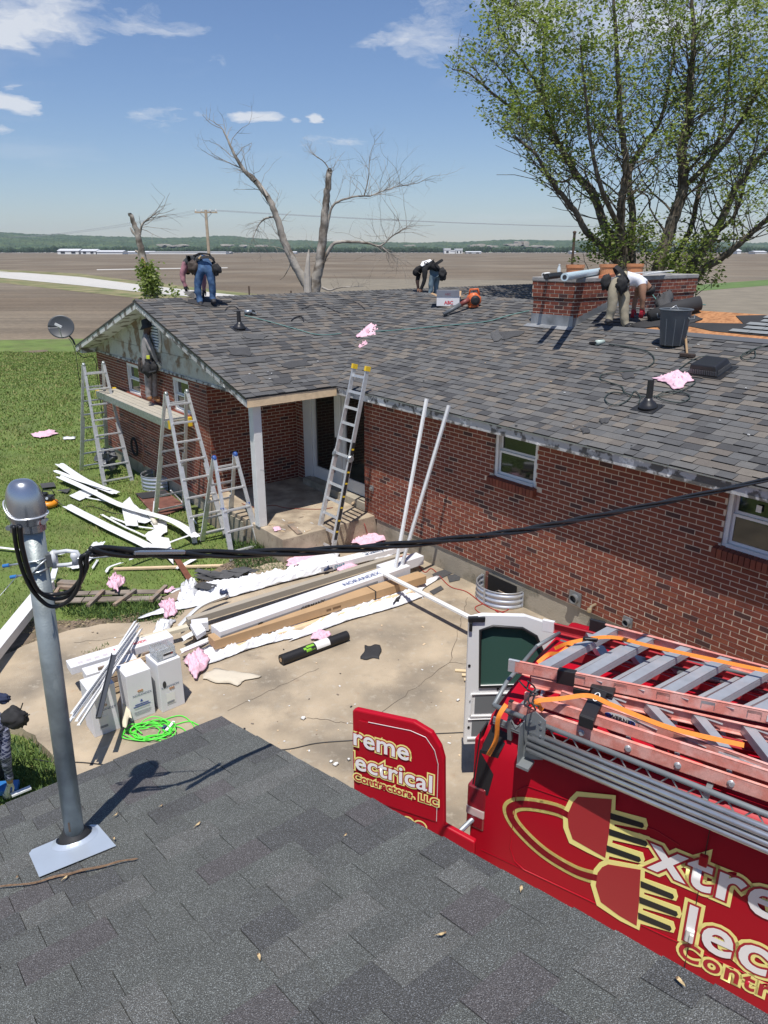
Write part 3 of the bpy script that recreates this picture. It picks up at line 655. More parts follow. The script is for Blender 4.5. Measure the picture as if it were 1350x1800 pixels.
for sg in (-1, 1):
    a = W(RS, GT, RZ-.03); b = W(RS+sg*4.6, GT, EZ-.03)
    q = MB(); q.obox(a-Z_*.14, b-a, B_*.03, Z_*.14); q.build('rake_board', peelw if sg < 0 else greyfas, house)
    q = MB(); q.obox(a+B_*.031-Z_*.142, b-a, B_*(WT-GT-.05), Z_*.012); q.build('rake_soffit', peelw, house)
    q = MB(); q.obox(a-B_*.012-Z_*.02, b-a, B_*.05, Z_*.035); q.build('drip_edge', mat('dark_metal', (.08, .08, .085), .4, .5), house)
# boxed eave return at the left end
q = MB(); q.prism([W(LS, GT+.04, EZ-.17), W(LS+.38, GT+.04, EZ-.17), W(LS+.38, GT+.04, EZ+.05), W(LS, GT+.04, EZ-.06)], B_*(.4)); q.build('eave_return', peelw, house)
vc = W(-9.07, WT-.045, 3.46)
oc = [vc + A_*(.25*math.cos(PI/8+i*PI/4)*.8) + Z_*(.30*math.sin(PI/8+i*PI/4)*1.25) for i in range(8)]
q = MB(); q.prism(oc, -B_*.04); gv = q.build('gable_vent', white, house); q = MB(); q.prism([vc-B_*.041+(p-vc)*.82 for p in oc], -B_*.003); q.build('vent_shade_plate', mat('vent_shade', (.16, .17, .18), .8), gv)  # flat dark plate paints the shade between the slats
for i in range(9):
    zz = vc.z-.27+i*.06; hw = .17 if abs(zz-vc.z) < .15 else .11
    q = MB(); q.obox(vc - A_*hw - B_*.045 + Z_*(zz-vc.z), A_*hw*2, -B_*.02, Z_*.03); q.build('slat', whitev, gv)
# ---- eaves of the long side
q = MB(); q.hbox(-4.60, 9.2, ET, ET+.03, EZ-.16, EZ-.012); q.build('fascia', greyfas, house)
q = MB(); q.hbox(-4.55, 9.2, ET+.031, -.005, EZ-.155, EZ-.14); q.build('soffit', peelw, house)
q = MB(); q.hbox(-4.58, 9.2, ET-.025, ET-.001, EZ-.03, EZ-.008); q.build('drip_edge', mat('drip_grey', (.45, .46, .47), .4, .6), house)
q = MB(); q.hbox(-4.2, 9.0, -.02, -.0095, 2.655, 2.71); q.build('frieze_board', peelw, house)
q = MB(); q.hbox(LS, LS+.03, GT+.03, 12.3, EZ-.16, EZ-.01); q.build('fascia', peelw, house)
# ---- roof decks
deck = mat('roof_deck', (.10, .098, .095), .95, var=.1)
roof = MB()
def rp(s, t, z): return W(s, t, z)
th = .025
mains = [rp(ES-(RT-ET), RT, RZ), rp(ES, ET, EZ), rp(9.25, ET, EZ), rp(9.25, RT, RZ)]
roof.prism([p - Z_*.012 for p in mains], -Z_*th)
roof.prism([p-Z_*.012 for p in (rp(RS, RT, RZ), rp(9.25, RT, RZ), rp(9.25, 2*RT-ET, EZ), rp(ES, 2*RT-ET, EZ))], -Z_*th)
roof.prism([p-Z_*.012 for p in (rp(ES, GT, EZ), rp(ES, ET, EZ), rp(RS, RT, RZ), rp(RS, GT, RZ))], -Z_*th)
roof.prism([p-Z_*.012 for p in (rp(RS, RT, RZ), rp(ES, 2*RT-ET, EZ), rp(ES, 12.5, EZ), rp(RS, 12.5, RZ))], -Z_*th)
roof.prism([p-Z_*.012 for p in (rp(RS, GT, RZ), rp(RS, 12.5, RZ), rp(LS, 12.5, EZ), rp(LS, GT, EZ))], -Z_*th)
roofo = roof.build('roof', deck, house)
q = MB(); q.prism([W(9.0, .0, EZ-.2), W(9.0, 8.8, EZ-.2), W(9.0, RT, RZ-.08)], -A_*.1); q.build('gable_panel', peelr, house)
# ---- shingles
SHE = mat('shingle_edge', (.022, .022, .024), .95)
SHC = [mat('shingle_slate', (.084, .084, .085), .95, var=.1, vscale=9, speck=.35, sscale=260), mat('shingle_grey', (.118, .115, .111), .95, var=.1, vscale=9, speck=.35, sscale=260),
       mat('shingle_brown', (.126, .111, .097), .95, var=.1, vscale=9, speck=.35, sscale=260), mat('shingle_tan', (.158, .140, .120), .95, var=.1, vscale=9, speck=.35, sscale=260),
       mat('shingle_charcoal', (.060, .060, .062), .95, var=.1, vscale=9, speck=.35, sscale=260), mat('shingle_blue_grey', (.104, .105, .106), .95, var=.1, vscale=9, speck=.35, sscale=260)]
def clip(poly, planes):
    for (a, b, c) in planes:                       # keep a*x+b*y<=c
        out = []
        for i in range(len(poly)):
            p, q_ = poly[i], poly[(i+1) % len(poly)]; fp, fq = a*p[0]+b*p[1]-c, a*q_[0]+b*q_[1]-c
            if fp <= 0: out.append(p)
            if (fp <= 0) != (fq <= 0):
                k = fp/(fp-fq); out.append((p[0]+(q_[0]-p[0])*k, p[1]+(q_[1]-p[1])*k))
        poly = out
        if len(poly) < 3: return []
    return poly
def shingles(O, ex, ey_, nn, x0, x1, y0, y1, planes, mats, weights, seed, parent, nmax, expo=.143, wr=(.11, .30), thk=(.006, .013), skip=None, name='shingle', rows0=0, jit=.006, edge=None):
    rng = random.Random(seed); pcs = []; y = y0; k = 0
    while y < y1-.01:
        x = x0 - rng.uniform(0, .3); hi = rng.random() < .5; tone = rng.random()
        while x < x1:
            w = rng.uniform(*wr); yb = y + (rng.uniform(-jit, jit)*.4); yt = y+expo+.008
            poly = clip([(x+.0012, yb), (x+w-.0012, yb), (x+w-.0012, yt), (x+.0012, yt)], planes + [(-1, 0, -x0), (1, 0, x1), (0, 1, y1), (0, -1, -y0+.01)])
            hh = thk[1] if hi else thk[0]; hh *= rng.uniform(.8, 1.25)
            if poly and not (skip and skip(x+w/2, y+expo/2)):
                c = O + ex*(x+w/2) + ey_*(y+expo/2); nv_ = mats.index(rng.choices(mats, weights)[0]) if not hi else mats.index(rng.choices(mats, weights)[0])
                u, v = pix(c); dd = depth(c); vis = 0
                if -5 < u < 1355 and -5 < v < 1805 and dd > 0: vis = w/dd*abs(nn.dot((C_-c).normalized()))
                top = [O + ex*px + ey_*py + nn*(hh*(1-(py-yb)/(yt-yb)) + .0045) for px, py in poly]
                pcs.append((vis, top, hh+.006, nv_))
            x += w; hi = not hi if rng.random() < .85 else hi
        y += expo; k += 1
    pcs.sort(key=lambda r: -r[0]); st = MB()
    for i, (vis, top, hh, mi) in enumerate(pcs):
        n = len(top)
        fs = [tuple(range(n))] + [(j, n+j, n+(j+1) % n, (j+1) % n) for j in range(n)]
        nrm = (top[1]-top[0]).cross(top[2]-top[0])
        if nrm.dot(nn) < 0: top = top[::-1]
        V = top + [p-nn*hh for p in top]
        if vis > 0 and i < nmax:
            q = MB(); q.add(V, fs)
            if edge is not None: q.m = [0]+[1]*n; q.build(name, [mats[mi], edge], parent)
            else: q.build(name, mats[mi], parent)
        elif edge is not None: st.add(V, fs[:1], mi); st.add(V, fs[1:], len(mats))
        else: st.add(V, fs, mi)
    if st.v:
        o = st.build(name, mats + ([edge] if edge is not None else []), parent); o['kind'] = 'stuff'; return o
en = Vector((B_.x*COS, B_.y*COS, SL*COS)); nmain = (A_.cross(en)).normalized()
if nmain.z < 0: nmain = -nmain
ew = (-A_*COS + Z_*SL*COS); nwing = B_.cross(ew).normalized()
if nwing.z < 0: nwing = -nwing
LEN = (RT-ET)/COS
STRIP_T, STRIP_S = 3.30, -.95                      # stripped patch: above this t, right of this s
wts = (3.2, 3.2, 2.8, 1.2, 2.0, 1.2); wts2 = (2.6, 3.0, 2.6, 2.6, 1.3, 2.2); wts3 = (3.0, 3.4, 3.4, .5, 2.0, .6)
def skipm(x, y):
    s = x-4.6; t = ET + y*COS
    if s > STRIP_S-.9 and t > STRIP_T+.05 and s > STRIP_S: return True
    if -3.05 < s < -.95 and t > STRIP_T+.3: return False
    return False
# long slope: x = s+4.6 .. , y up the slope; split so tones change gently from left to right
shingles(W(-4.6-4.7, ET-.03, EZ-.009), A_, en, nmain, 0, 4.7+5.2, 0, LEN, [(-1, -COS, -(4.75-.0))], SHC, wts, 11, roofo, 150, edge=SHE, skip=lambda x, y: skipm(x-4.7, y))
shingles(W(.6, ET-.03, EZ-.009), A_, en, nmain, 0, 8.65, 0, LEN, [], SHC, wts2, 12, roofo, 150, edge=SHE, skip=lambda x, y: skipm(x+5.2, y))
# wing slope facing the yard
shingles(W(ES+.03, GT-.02, EZ-.009), B_, ew, nwing, 0, 6.5, 0, LEN, [(1, -COS, (ET-GT)+.02)], SHC, wts3, 13, roofo, 0, edge=SHE)
shingles(W(ES+.03, GT-.02, EZ-.009), B_, ew, nwing, 2.5, 14.7, 0, LEN, [(-1, -COS, -(2*RT-ET-GT))], SHC, wts3, 14, roofo, 0)
# ridge caps
def caps(P, Q, upn1, upn2, dn1, dn2, seed):
    rng = random.Random(seed); L = (Q-P).length; d = (Q-P).normalized(); k = int(L/.143); st = MB(); mi_ = 0
    for i in range(k):
        a = P + d*(i*.143); b = a + d*.15; h = .013
        mi = rng.choices(range(6), (3, 3, 2, .6, 2.5, 1))[0]
        for dn in (dn1, dn2):
            V = [a+Z_*(h+.008), b+Z_*(.008+.002), b+dn*.15+Z_*(.010), a+dn*.15+Z_*(h+.006)]
            st.add(V + [p-Z_*.02 for p in V], [(0, 1, 2, 3), (3, 2, 1, 0), (0, 4, 5, 1), (1, 5, 6, 2), (2, 6, 7, 3), (3, 7, 4, 0)], mi)
    o = st.build('ridge_cap', SHC, roofo); o['kind'] = 'stuff'
caps(W(RS, GT, RZ), W(RS, 12.5, RZ), 0, 0, -ew, (A_*-1*COS - Z_*SL*COS), 21)
caps(W(RS+.3, RT, RZ), W(-3.0, RT, RZ), 0, 0, -en, Vector((B_.x*COS, B_.y*COS, -SL*COS)), 22)
# back slopes: plain shingle courses as one part
# stripped patch: plywood, felt, starter shingles
ply = mat('osb_deck', (.42, .20, .085), .85, var=.2, vscale=6, col2=(.30, .13, .05), c2scale=14, bump=.3, bscale=60)
felt = mat('roofing_felt', (.028, .028, .030), .8, var=.2, vscale=3)
def roofpatch(name, pts, m, dz, parent=roofo):
    q = MB(); q.prism([W(s, t, mz(t)+dz) for s, t in pts], nmain*.006); return q.build(name, m, parent)
roofpatch('plywood_deck', [(STRIP_S, STRIP_T), (9.2, STRIP_T), (9.2, RT), (STRIP_S, RT)], ply, .002)
roofpatch('felt_strip', [(-.55, 3.62), (.05, 3.50), (.35, 3.42), (.95, 3.40), (9.2, 3.40), (9.2, 4.2), (.75, 4.2), (.35, 4.1), (.65, 3.80), (.1, 3.72)], felt, .012)
roofpatch('felt_strip', [(-1.6, 3.08), (-.9, 3.12), (9.2, 3.16), (9.2, 3.30), (-.9, 3.28), (-1.5, 3.25)], mat('felt_grey', (.09, .095, .105), .85), .014)
stl = mat('starter_shingle', (.21, .225, .23), .9, var=.12, vscale=6, speck=.2, sscale=200)
rng = random.Random(5)
for r in range(5):
    t0 = 3.42+r*.155; s = .62 + .09*(r % 2) + .05*r
    while s < 9.0:
        w = .30; q = MB(); q.prism([W(s, t0, mz(t0)+.034), W(s+w-.008, t0, mz(t0)+.034), W(s+w-.008, t0+.125, mz(t0+.125)+.026), W(s, t0+.125, mz(t0+.125)+.026)], nmain*.004)
        q.build('starter_shingle', stl, roofo) if s < 4 else None
        s += w
# ---- chimney
ch = MB(); CS0, CS1, CT0, CT1 = -3.02, -2.08, 3.08, 7.0; CZ = 4.66
ch.hbox(CS0, CS1, CT0, CT1, 3.4, 4.62-BH*4.5); ch.hbox(CS0-.022, CS1+.022, CT0-.022, CT1+.022, 4.62-BH*4, 4.624)
chim = ch.build('chimney', mortar, house)
CB = []
def chw(P, ax, n, L, z0, z1, seed, top): 
    k = 0; z = z0; rng = random.Random(seed)
    while z < z1-.01:
        x = -(BL/2 if k % 2 else 0); out = .022 if (z1-z) < BH*4.5 else 0
        while x < L:
            a, b = max(x, -out), min(x+BL, L+out)
            if b-a > .04 and z+BH > top((a+b)/2): CB.append((P+ax*a+Z_*(z+BHm)+n*out, ax, n, b-a-BLm, min(BH, z1-z)-BHm, brickmat(rng, 0), chim))
            x += BL
        z += BH; k += 1
zb = 4.62-BH*14
chw(W(CS0, CT0, 0), A_, -B_, CS1-CS0, zb, 4.62, 31, lambda x: mz(CT0)+.12)
chw(W(CS1, CT0, 0), B_, A_, CT1-CT0, zb, 4.62, 32, lambda x: min(mz(CT0+x), 2*RZ-mz(CT0+x))+.05)
lay(CB, chim, 300)
capm = mat('chimney_cap', (.30, .29, .28), .9, var=.2, vscale=6, bump=.6, bscale=30)
q = MB(); q.hbox(CS0-.035, CS1+.035, CT0-.035, CT1+.035, 4.625, 4.70); q.build('cap_slab', capm, chim, bevel=.01)
terra = mat('terracotta', (.52, .22, .10), .8, var=.15, vscale=8)
for t in (3.63, 4.63, 5.5):
    q = MB(); q.lathe(W(-2.55, t, 4.70), [(.155, 0), (.155, .15), (.17, .16), (.17, .21), (.135, .21), (.135, .02)], 24, caps=False); q.build('flue_pot', terra, chim, smooth=False)
lead = mat('lead_flashing', (.36, .37, .38), .5, .5, var=.2, vscale=4, col2=(.24, .25, .26), c2scale=3)
zf = mz(CT0)
q = MB(); q.hbox(CS0-.015, CS1+.015, CT0-.02, CT0-.009, zf-.06, zf+.20); q.prism([W(CS0-.08, CT0-.02, zf+.012), W(CS1+.06, CT0-.02, zf+.012), W(CS1+.06, CT0-.16, mz(CT0-.16)+.016), W(CS0-.08, CT0-.16, mz(CT0-.16)+.016)], nmain*.003); q.build('flashing', lead, chim)
q = MB()
for sg in (1,):
    n_ = 9
    for i in range(n_):
        t0 = CT0 + (RT-CT0)*i/n_; t1 = CT0 + (RT-CT0)*(i+1)/n_ + .015
        zt = mz(t1)+.13; q.prism([W(CS1+.012+.002*(i % 2), t0, mz(t0)-.04), W(CS1+.012+.002*(i % 2), t1, mz(t1)-.04), W(CS1+.012+.002*(i % 2), t1, zt), W(CS1+.012+.002*(i % 2), t0, mz(t0)+.15)], A_*.004)
    t0 = RT
    for i in range(19):
        t0 = RT+i*.14; t1 = t0+.15; f = lambda t: 2*RZ-mz(t)
        q.prism([W(CS1+.012+.002*(i % 2), t0, f(t0)-.04), W(CS1+.012+.002*(i % 2), t1, f(t1)-.04), W(CS1+.012+.002*(i % 2), t1, f(t1)+.14), W(CS1+.012+.002*(i % 2), t0, f(t0)+.13)], A_*.004)
q.build('step_flashing', lead, chim)
lay(ALLB, house, 300)
# ---- small fittings on the walls
galvd = mat('dark_galv', (.25, .26, .27), .5, .6)
def vent(s, z, sz, hole):
    q = MB(); q.hbox(s-sz/2, s+sz/2, -.03, -.009, z-sz/2, z+sz/2); v = q.build('wall_vent', galvd, house)
    q = MB(); q.lathe(W(s, -.03, z), [(hole, 0), (hole, .05), (hole*.8, .05), (hole*.8, .01)], 16, axis=-B_, caps=False); q.build('collar', galvd, v)
    q = MB(); q.lathe(W(s, -.031, z), [(hole*.8, 0), (hole*.8, .004)], 16, axis=-B_); q.build('opening', darkwin, v)
vent(.77, .53, .20, .07); vent(1.63, .515, .14, .05)
q = MB(); q.tube([W(1.10, .0, .56), W(1.10, -.10, .56), W(1.10, -.13, .50)], .02, 8); q.lathe(W(1.10, -.13, .485), [(.03, 0), (.035, .02), (.03, .05)], 10); q.build('hose_bib', mat('brass', (.5, .42, .28), .4, .6), house)
q = MB(); q.hbox(-3.99, -3.91, -.035, -.009, .93, 1.03); q.lathe(W(-3.95, -.04, .98), [(.03, 0), (.03, .03)], 12, axis=-B_); q.build('outlet_box', galv, house)
# ================================================================== GARAGE WE STAND ON
GM = .27; GCOS = 1/math.sqrt(1+GM*GM); GS0 = 3.23; GZ0 = 2.713; GTR = -6.52
def gz(s): return GZ0 + GM*(s-GS0)
garage = thing('garage', 'near building with the dark grey shingle roof in the foreground', 'building', W(5, -10, 0))
gup = A_*GCOS + Z_*GM*GCOS; gn = (-A_*GM*GCOS + Z_*GCOS)
q = MB(); q.prism([W(GS0, GTR, GZ0)-gn*.012, W(GS0, -14, GZ0)-gn*.012, W(8.2, -14, gz(8.2))-gn*.012, W(8.2, GTR, gz(8.2))-gn*.012], -gn*.03)
q.prism([W(8.2, GTR, gz(8.2))-Z_*.012, W(8.2, -14, gz(8.2))-Z_*.012, W(13.2, -14, GZ0)-Z_*.012, W(13.2, GTR, GZ0)-Z_*.012], -Z_*.03)
groof = q.build('roof', deck, garage)
q = MB(); q.hbox(3.6, 12.8, -13.6, -6.85, -.1, 2.6); q.build('wall', white, garage)
q = MB(); q.prism([W(3.6, -6.84, 2.6), W(12.8, -6.84, 2.6), W(8.2, -6.84, gz(8.2)-.15)], -B_*.1); q.build('gable_panel', white, garage)
q = MB(); q.obox(W(GS0+.02, GTR-.02, GZ0-.19), A_*5+Z_*GM*5, -B_*.025, Z_*.14); q.build('rake_board', white, garage)
q = MB(); q.hbox(GS0+.01, GS0+.04, -14, GTR-.03, GZ0-.2, GZ0-.03); q.build('fascia', white, garage)
def granule(name, c, c2):
    return mat(name, c, .92, var=.12, vscale=7, col2=c2, c2lo=.55, c2hi=.62, c2scale=300, speck=.6, sscale=420, bump=1.0, bscale=260, detail=2)
GSH = [granule('roof_slate', (.095, .096, .088), (.26, .28, .275)), granule('roof_green_grey', (.102, .105, .095), (.29, .31, .30)),
       granule('roof_plum', (.094, .086, .085), (.24, .235, .24)), granule('roof_charcoal', (.078, .077, .073), (.22, .23, .24)), granule('roof_grey', (.116, .115, .105), (.31, .325, .32))]
# x along -B_ (from rake), y up the slope (+A)
shingles(W(GS0-.012, GTR, gz(GS0-.012)), -B_, gup, gn, 0, 6.0, 0, 5.1, [], GSH, (3, 3, 1.6, 1.8, 2.4), 41, groof, 300, expo=.143, wr=(.10, .30), thk=(.0025, .0065), jit=.004)
# ================================================================== SERVICE MAST
MX, MY, MZ = -1.254, 2.391, gz(hs(Vector((-1.254, 2.391, 0)))[0])
mtop = D(58, 930, (Vector((MX, MY, 4.2))-C_).dot(F_)*.992)
mast = thing('service_mast', 'galvanised electric service mast with weatherhead rising through the near roof', 'pipe mast', (MX, MY, MZ))
mbase = Vector((MX, MY, MZ)); mdir = (mtop-mbase).normalized(); Lm = (mtop-mbase).length
R = .0365
galvp = mat('conduit_zinc', (.30, .335, .335), .5, .55, var=.16, vscale=14, col2=(.24, .27, .27), c2scale=9, bump=.15, bscale=120)
stain(galvp, 16, (.42, .45, .44), .60, .66, 2, .5, stretch=(1, 1, .25)); stain(galvp, 5, (.42, .27, .22), .66, .72, 5, .35, stretch=(1, 1, .3))
q = MB(); q.tube([mbase - mdir*.1, mbase+mdir*(Lm+.05)], R, 40); q.build('conduit', galvp, mast, smooth=True)
q = MB(); q.lathe(mbase, [(.074, -.012), (.074, .0), (.066, .02), (.05, .045), (R+.004, .06), (R+.0015, .068)], 40, axis=(gn+Z_*.8).normalized()); q.build('rubber_boot', rubber, mast, smooth=True)
plate = mat('flashing_steel', (.50, .56, .64), .38, .35, var=.06, vscale=6)
c0 = mbase; wA, hB = .155, .085
def gp(du, dv, dz=.016): return mbase - B_*du + gup*dv + gn*dz
pl = [gp(-.165, .035), gp(-.165, -.07), gp(-.145, -.10), (gp(.15, -.10)), gp(.17, -.08), gp(.17, .035)]
q = MB(); q.prism([PL(u_, v_, W(GS0, GTR, GZ0)+gn*.014, gn) for u_, v_ in ((51, 1501), (56, 1494), (160, 1450), (172, 1450), (204, 1487), (69, 1542))], gn*.0015); q.lathe(mbase+gn*.014, [(.090, .002), (.082, .006), (.074, .012), (.07, .016)], 32, axis=gn, caps=False); q.build('flashing', plate, mast, smooth=False)
q = MB(); sc1 = mbase+mdir*.085; q.bar(sc1 - Vector((0, 1, 0))*(R+.0) , sc1+mdir*.045-Vector((.002, 1, 0))*(R-.0), .007, .0012, up=Vector((0, 1, 0))); q.build('scratch', mat('scratch_brown', (.10, .07, .05), .8), mast)
# weatherhead: domed cap with a skirt band
ht = mbase+mdir*(Lm+.02)
cast = mat('cast_aluminium', (.44, .46, .50), .24, .85, var=.05, vscale=12)
side = Vector((-.55, -.15, 0))
hc = ht + mdir*.036 + Vector((-.012, -.004, 0))
q = MB()
def headp(a, b):
    th_ = a*2*PI; ph = b*PI/2
    rr_ = math.cos(ph)**.62; zz = math.sin(ph)
    x = math.cos(th_)*.066*rr_; y = math.sin(th_)*.058*rr_
    return hc + Vector((x*1.0-.004*zz, y, 0)) + mdir*(zz*.125)
q.grid(headp, 40, 14); q.build('weatherhead', cast, mast, smooth=True)
q = MB()
def skirt(a, b):
    th_ = a*2*PI; x = math.cos(th_)*(.0665-.012*b); y = math.sin(th_)*(.0585-.008*b)
    low = -.03*b - .025*b*max(0, -math.cos(th_))*0
    return hc + Vector((x, y, 0)) + mdir*(low)
q.grid(skirt, 40, 4); q.build('weatherhead_skirt', cast, mast, smooth=True)
q = MB(); rim = [hc+Vector((math.cos(a)*.069, math.sin(a)*.061, 0))+mdir*(.0+.05*max(0, -math.cos(a))**2) for a in [i*2*PI/40 for i in range(41)]]; q.tube(rim, .0028, 6); q.build('weatherhead_rim', mat('bright_aluminium', (.75, .76, .78), .3, .6), mast, smooth=True)
q = MB(); q.tube([ht-mdir*.022, ht+mdir*.004], R+.006, 32); 
q.bar(ht-mdir*.012-Vector((.062, .02, 0)), ht-mdir*.012-Vector((.03, .032, 0)), .02, .022); q.build('head_clamp', cast, mast, smooth=False)
for (dx, dy, dz) in ((-.062, -.028, .0), (.055, -.018, .018), (-.068, .0, .03)):
    q = MB(); P = ht+Vector((dx, dy, 0))+mdir*dz; q.tube([P-Vector((.0, .016, 0)), P+Vector((0, .012, 0))], .006, 8); q.lathe(P-Vector((0, .018, 0)), [(.0095, 0), (.0095, .006)], 6, axis=(0, 1, 0)); q.build('bolt', galv, mast)
# clamp with insulator on the right side
cz = mbase+mdir*(Lm-.115)
q = MB()
for k_, dz in ((0, .0), (1, -.042)):
    c = cz + mdir*dz
    a0 = c+Vector((-.088+.02*k_, -R-.006, -.004)); a1 = c+Vector((.02, -R-.004, .012)); q.tube([a0, a1, c+Vector((R+.006, -.012, .016))], .0036, 8)
    a0b = c+Vector((-.07, R+.004, 0)); q.tube([a0b, c+Vector((.03, R+.003, .01))], .0036, 8)
q.build('u_bolt', mat('zinc_rod', (.55, .60, .62), .3, .7), mast, smooth=True)
bluecap = mat('blue_cap', (.03, .16, .42), .4)
for k_, dz in ((0, .0), (1, -.042)):
    c = cz+mdir*dz+Vector((-.088+.02*k_, -R-.006, -.004)); q = MB(); q.tube([c-Vector((.012, 0, .002)), c+Vector((.010, 0, .002))], .0062, 10); q.build('bolt_cap', bluecap, mast)
q = MB(); q.tube([cz+Vector((-R*.6, -R-.002, -.016)), cz+Vector((.0, -R-.009, -.03)), cz+Vector((.022, -R+.002, -.006)), cz+Vector((R+.01, -.01, .014))], .0045, 8); q.build('clamp_strap', galv, mast, smooth=True)
q = MB(); ins0 = cz+Vector((R+.002, -.004, .0))
q.obox(ins0+Vector((0, -.016, -.024)), (.022, 0, .004), (0, .032, 0), (0, 0, .05))
q.build('insulator_bracket', mat('dark_cast', (.12, .13, .14), .5, .4), mast, bevel=.003)
porc = mat('insulator_grey', (.55, .57, .60), .35)
q = MB(); I0 = ins0+Vector((.022, -.002, .002))
q.tube([I0+Vector((0, 0, .026)), I0+Vector((.05, .0, .034)), I0+Vector((.085, .0, .030)), I0+Vector((.092, 0, .012)), I0+Vector((.086, 0, -.004))], .0075, 8)
q.tube([I0+Vector((0, 0, -.022)), I0+Vector((.05, .0, -.018)), I0+Vector((.082, .0, -.010))], .0075, 8); q.lathe(I0+Vector((.076, 0, -.016)), [(.014, 0), (.011, .018), (.016, .03), (.012, .044)], 16); q.obox(I0+Vector((-.004, -.012, -.028)), (.014, 0, 0), (0, .024, 0), (0, 0, .062)); q.build('insulator', porc, mast, smooth=True)
# ---- service drop: three twisted conductors
cend = D(1352, 842, 5.6); cm = D(700, 962, 3.5)
cst = I0+Vector((.09, 0, .004))
cab = thing('service_cable', 'black twisted overhead service cable sagging from the mast across the picture', 'cable', cst)
def bez(P, k): 
    n_ = len(P)-1; r = Vector((0, 0, 0))
    for i, p in enumerate(P): r += p*(math.comb(n_, i)*k**i*(1-k)**(n_-i))
    return r
def crom(P, k):
    n_ = len(P)-1; x = k*n_; i = min(int(x), n_-1); f = x-i; p0 = P[max(i-1, 0)]; p1 = P[i]; p2 = P[i+1]; p3 = P[min(i+2, n_)]
    return .5*((2*p1)+(-p0+p2)*f+(2*p0-5*p1+4*p2-p3)*f*f+(-p0+3*p1-3*p2+p3)*f**3)
path = [D(160, 968, 2.36), D(260, 972, 2.55), D(400, 974, 2.8), D(560, 968, 3.1), D(700, 958, 3.4), D(850, 942, 3.75), D(960, 925, 4.05), D(1060, 905, 4.3), D(1200, 876, 4.75), D(1352, 842, 5.3), D(1500, 800, 5.9), D(1900, 690, 8.0), D(2600, 520, 12)]
blk = mat('cable_black', (.014, .014, .015), .38)
NP = 220
for j in range(3):
    q = MB(); pts = []
    for i in range(NP+1):
        k = i/NP; p = crom(path, k); a = k*36 + j*2*PI/3; tight = min(1, .55+k*4) 
        pts.append(p + (Vector((0, math.cos(a), 0)) + Vector((0, 0, 1))*math.sin(a))*.0115*(1.3-.3*tight))
    q.tube(pts, .0088 if j < 2 else .0075, 8); q.build('conductor', blk, cab, smooth=True)
q = MB(); q.tube([cst+Vector((-.012, -.01, .006)), cst+Vector((.03, 0, .0)), path[1]+Z_*.006, crom(path, .13)], .0022, 6); q.tube([cst+Vector((-.012, .01, -.006)), path[1]-Z_*.004], .0018, 6); q.build('messenger_wire', galv, cab)
q = MB(); q.bar(path[0].lerp(path[1], .75)+Vector((0, -.012, .004)), path[1].lerp(path[2], .45)+Vector((0, -.014, .012)), .018, .014); q.build('wedge_clamp', cast, cab, bevel=.003)
# drip loops from the weatherhead down and round to the drop
lp = [D(30, 925, 2.32), D(34, 960, 2.37), D(46, 1005, 2.44), D(64, 1040, 2.52), D(90, 1055, 2.56), D(118, 1050, 2.54), D(138, 1028, 2.50), D(148, 1002, 2.46), D(147, 984, 2.44), D(155, 972, 2.43), D(190, 966, 2.46), D(260, 970, 2.6)]
for j in range(3):
    q = MB(); off = Vector(((j-1)*.007, -.004*j, 0)); P = []
    for i, p in enumerate(lp):
        sag = [0, 0, 0, 0, 1, 1, 1, .4, 0, 0, 0, 0][i]*(j-1)*.022
        P.append(p + Vector(((j-1)*.010, .012*(j % 2), 0)) + Z_*(sag + (.0 if i < 9 else (j-1)*.006)))
    q.tube([crom(P, i/90) for i in range(91)], .0072, 8); q.build('drip_loop', blk, cab, smooth=True)
q = MB(); q.tube([crom([D(32, 1010, 2.3), D(15, 1030, 2.3), D(-10, 1058, 2.28), D(-60, 1110, 2.25)], i/10) for i in range(11)], .0012, 5); tag(q.build('guy_wire', galv), 'thin steel wire running left from the mast clamp', 'wire')
# ---- litter on the near roof
bark = mat('bark_strip', (.24, .15, .09), .9, var=.3, vscale=40, bump=.8, bscale=200)
pd = W(GS0, GTR, GZ0)+gn*.0145
def RP(u, v, dz=0.0): return PL(u, v, pd, gn) + gn*dz
q = MB(); pts = [RP(*p, .004) for p in ((-5, 1561), (60, 1553), (110, 1540), (150, 1531), (200, 1519), (242, 1510))]
q.tube([crom(pts, i/24)+gn*.002*math.sin(i) for i in range(25)], [.002+.0022*math.sin(PI*i/24)+.0006*(i % 3) for i in range(25)], 5); tag(q.build('bark_strip', bark), 'long thin strip of brown bark lying on the near roof below the mast', 'bark strip')
seedm = mat('maple_seed', (.62, .46, .24), .6, var=.2, vscale=200, bump=.5, bscale=500)
def samara(u, v, ang, L, lab):
    P = RP(u, v, .006); x = (-B_*math.cos(ang)+gup*math.sin(ang)); y = gn.cross(x); q = MB(); n_ = 10
    up = [P + x*(L*(i/n_-.5)) + y*L*.17*math.sin(PI*(i/n_)**.7) + gn*(.0015+.002*math.sin(i)) for i in range(n_+1)]; dn = [P + x*(L*(i/n_-.5)) - y*L*.10*math.sin(PI*(i/n_)**.6) + gn*.001 for i in range(n_+1)]
    for i in range(n_): q.add([up[i], up[i+1], dn[i+1], dn[i]], [(0, 1, 2, 3)])
    o = q.build('wing', seedm) if False else None
    t = thing('maple_seed', lab, 'maple seed', P); q.build('wing', seedm, t, solid=.0006)
    s_ = MB(); s_.lathe(P - x*L*.46, [(.0015, 0), (.004, .002), (.0035, .005), (.001, .007)], 8, axis=(x*.8+gn*.2)); s_.build('nutlet', bark, t, smooth=True)
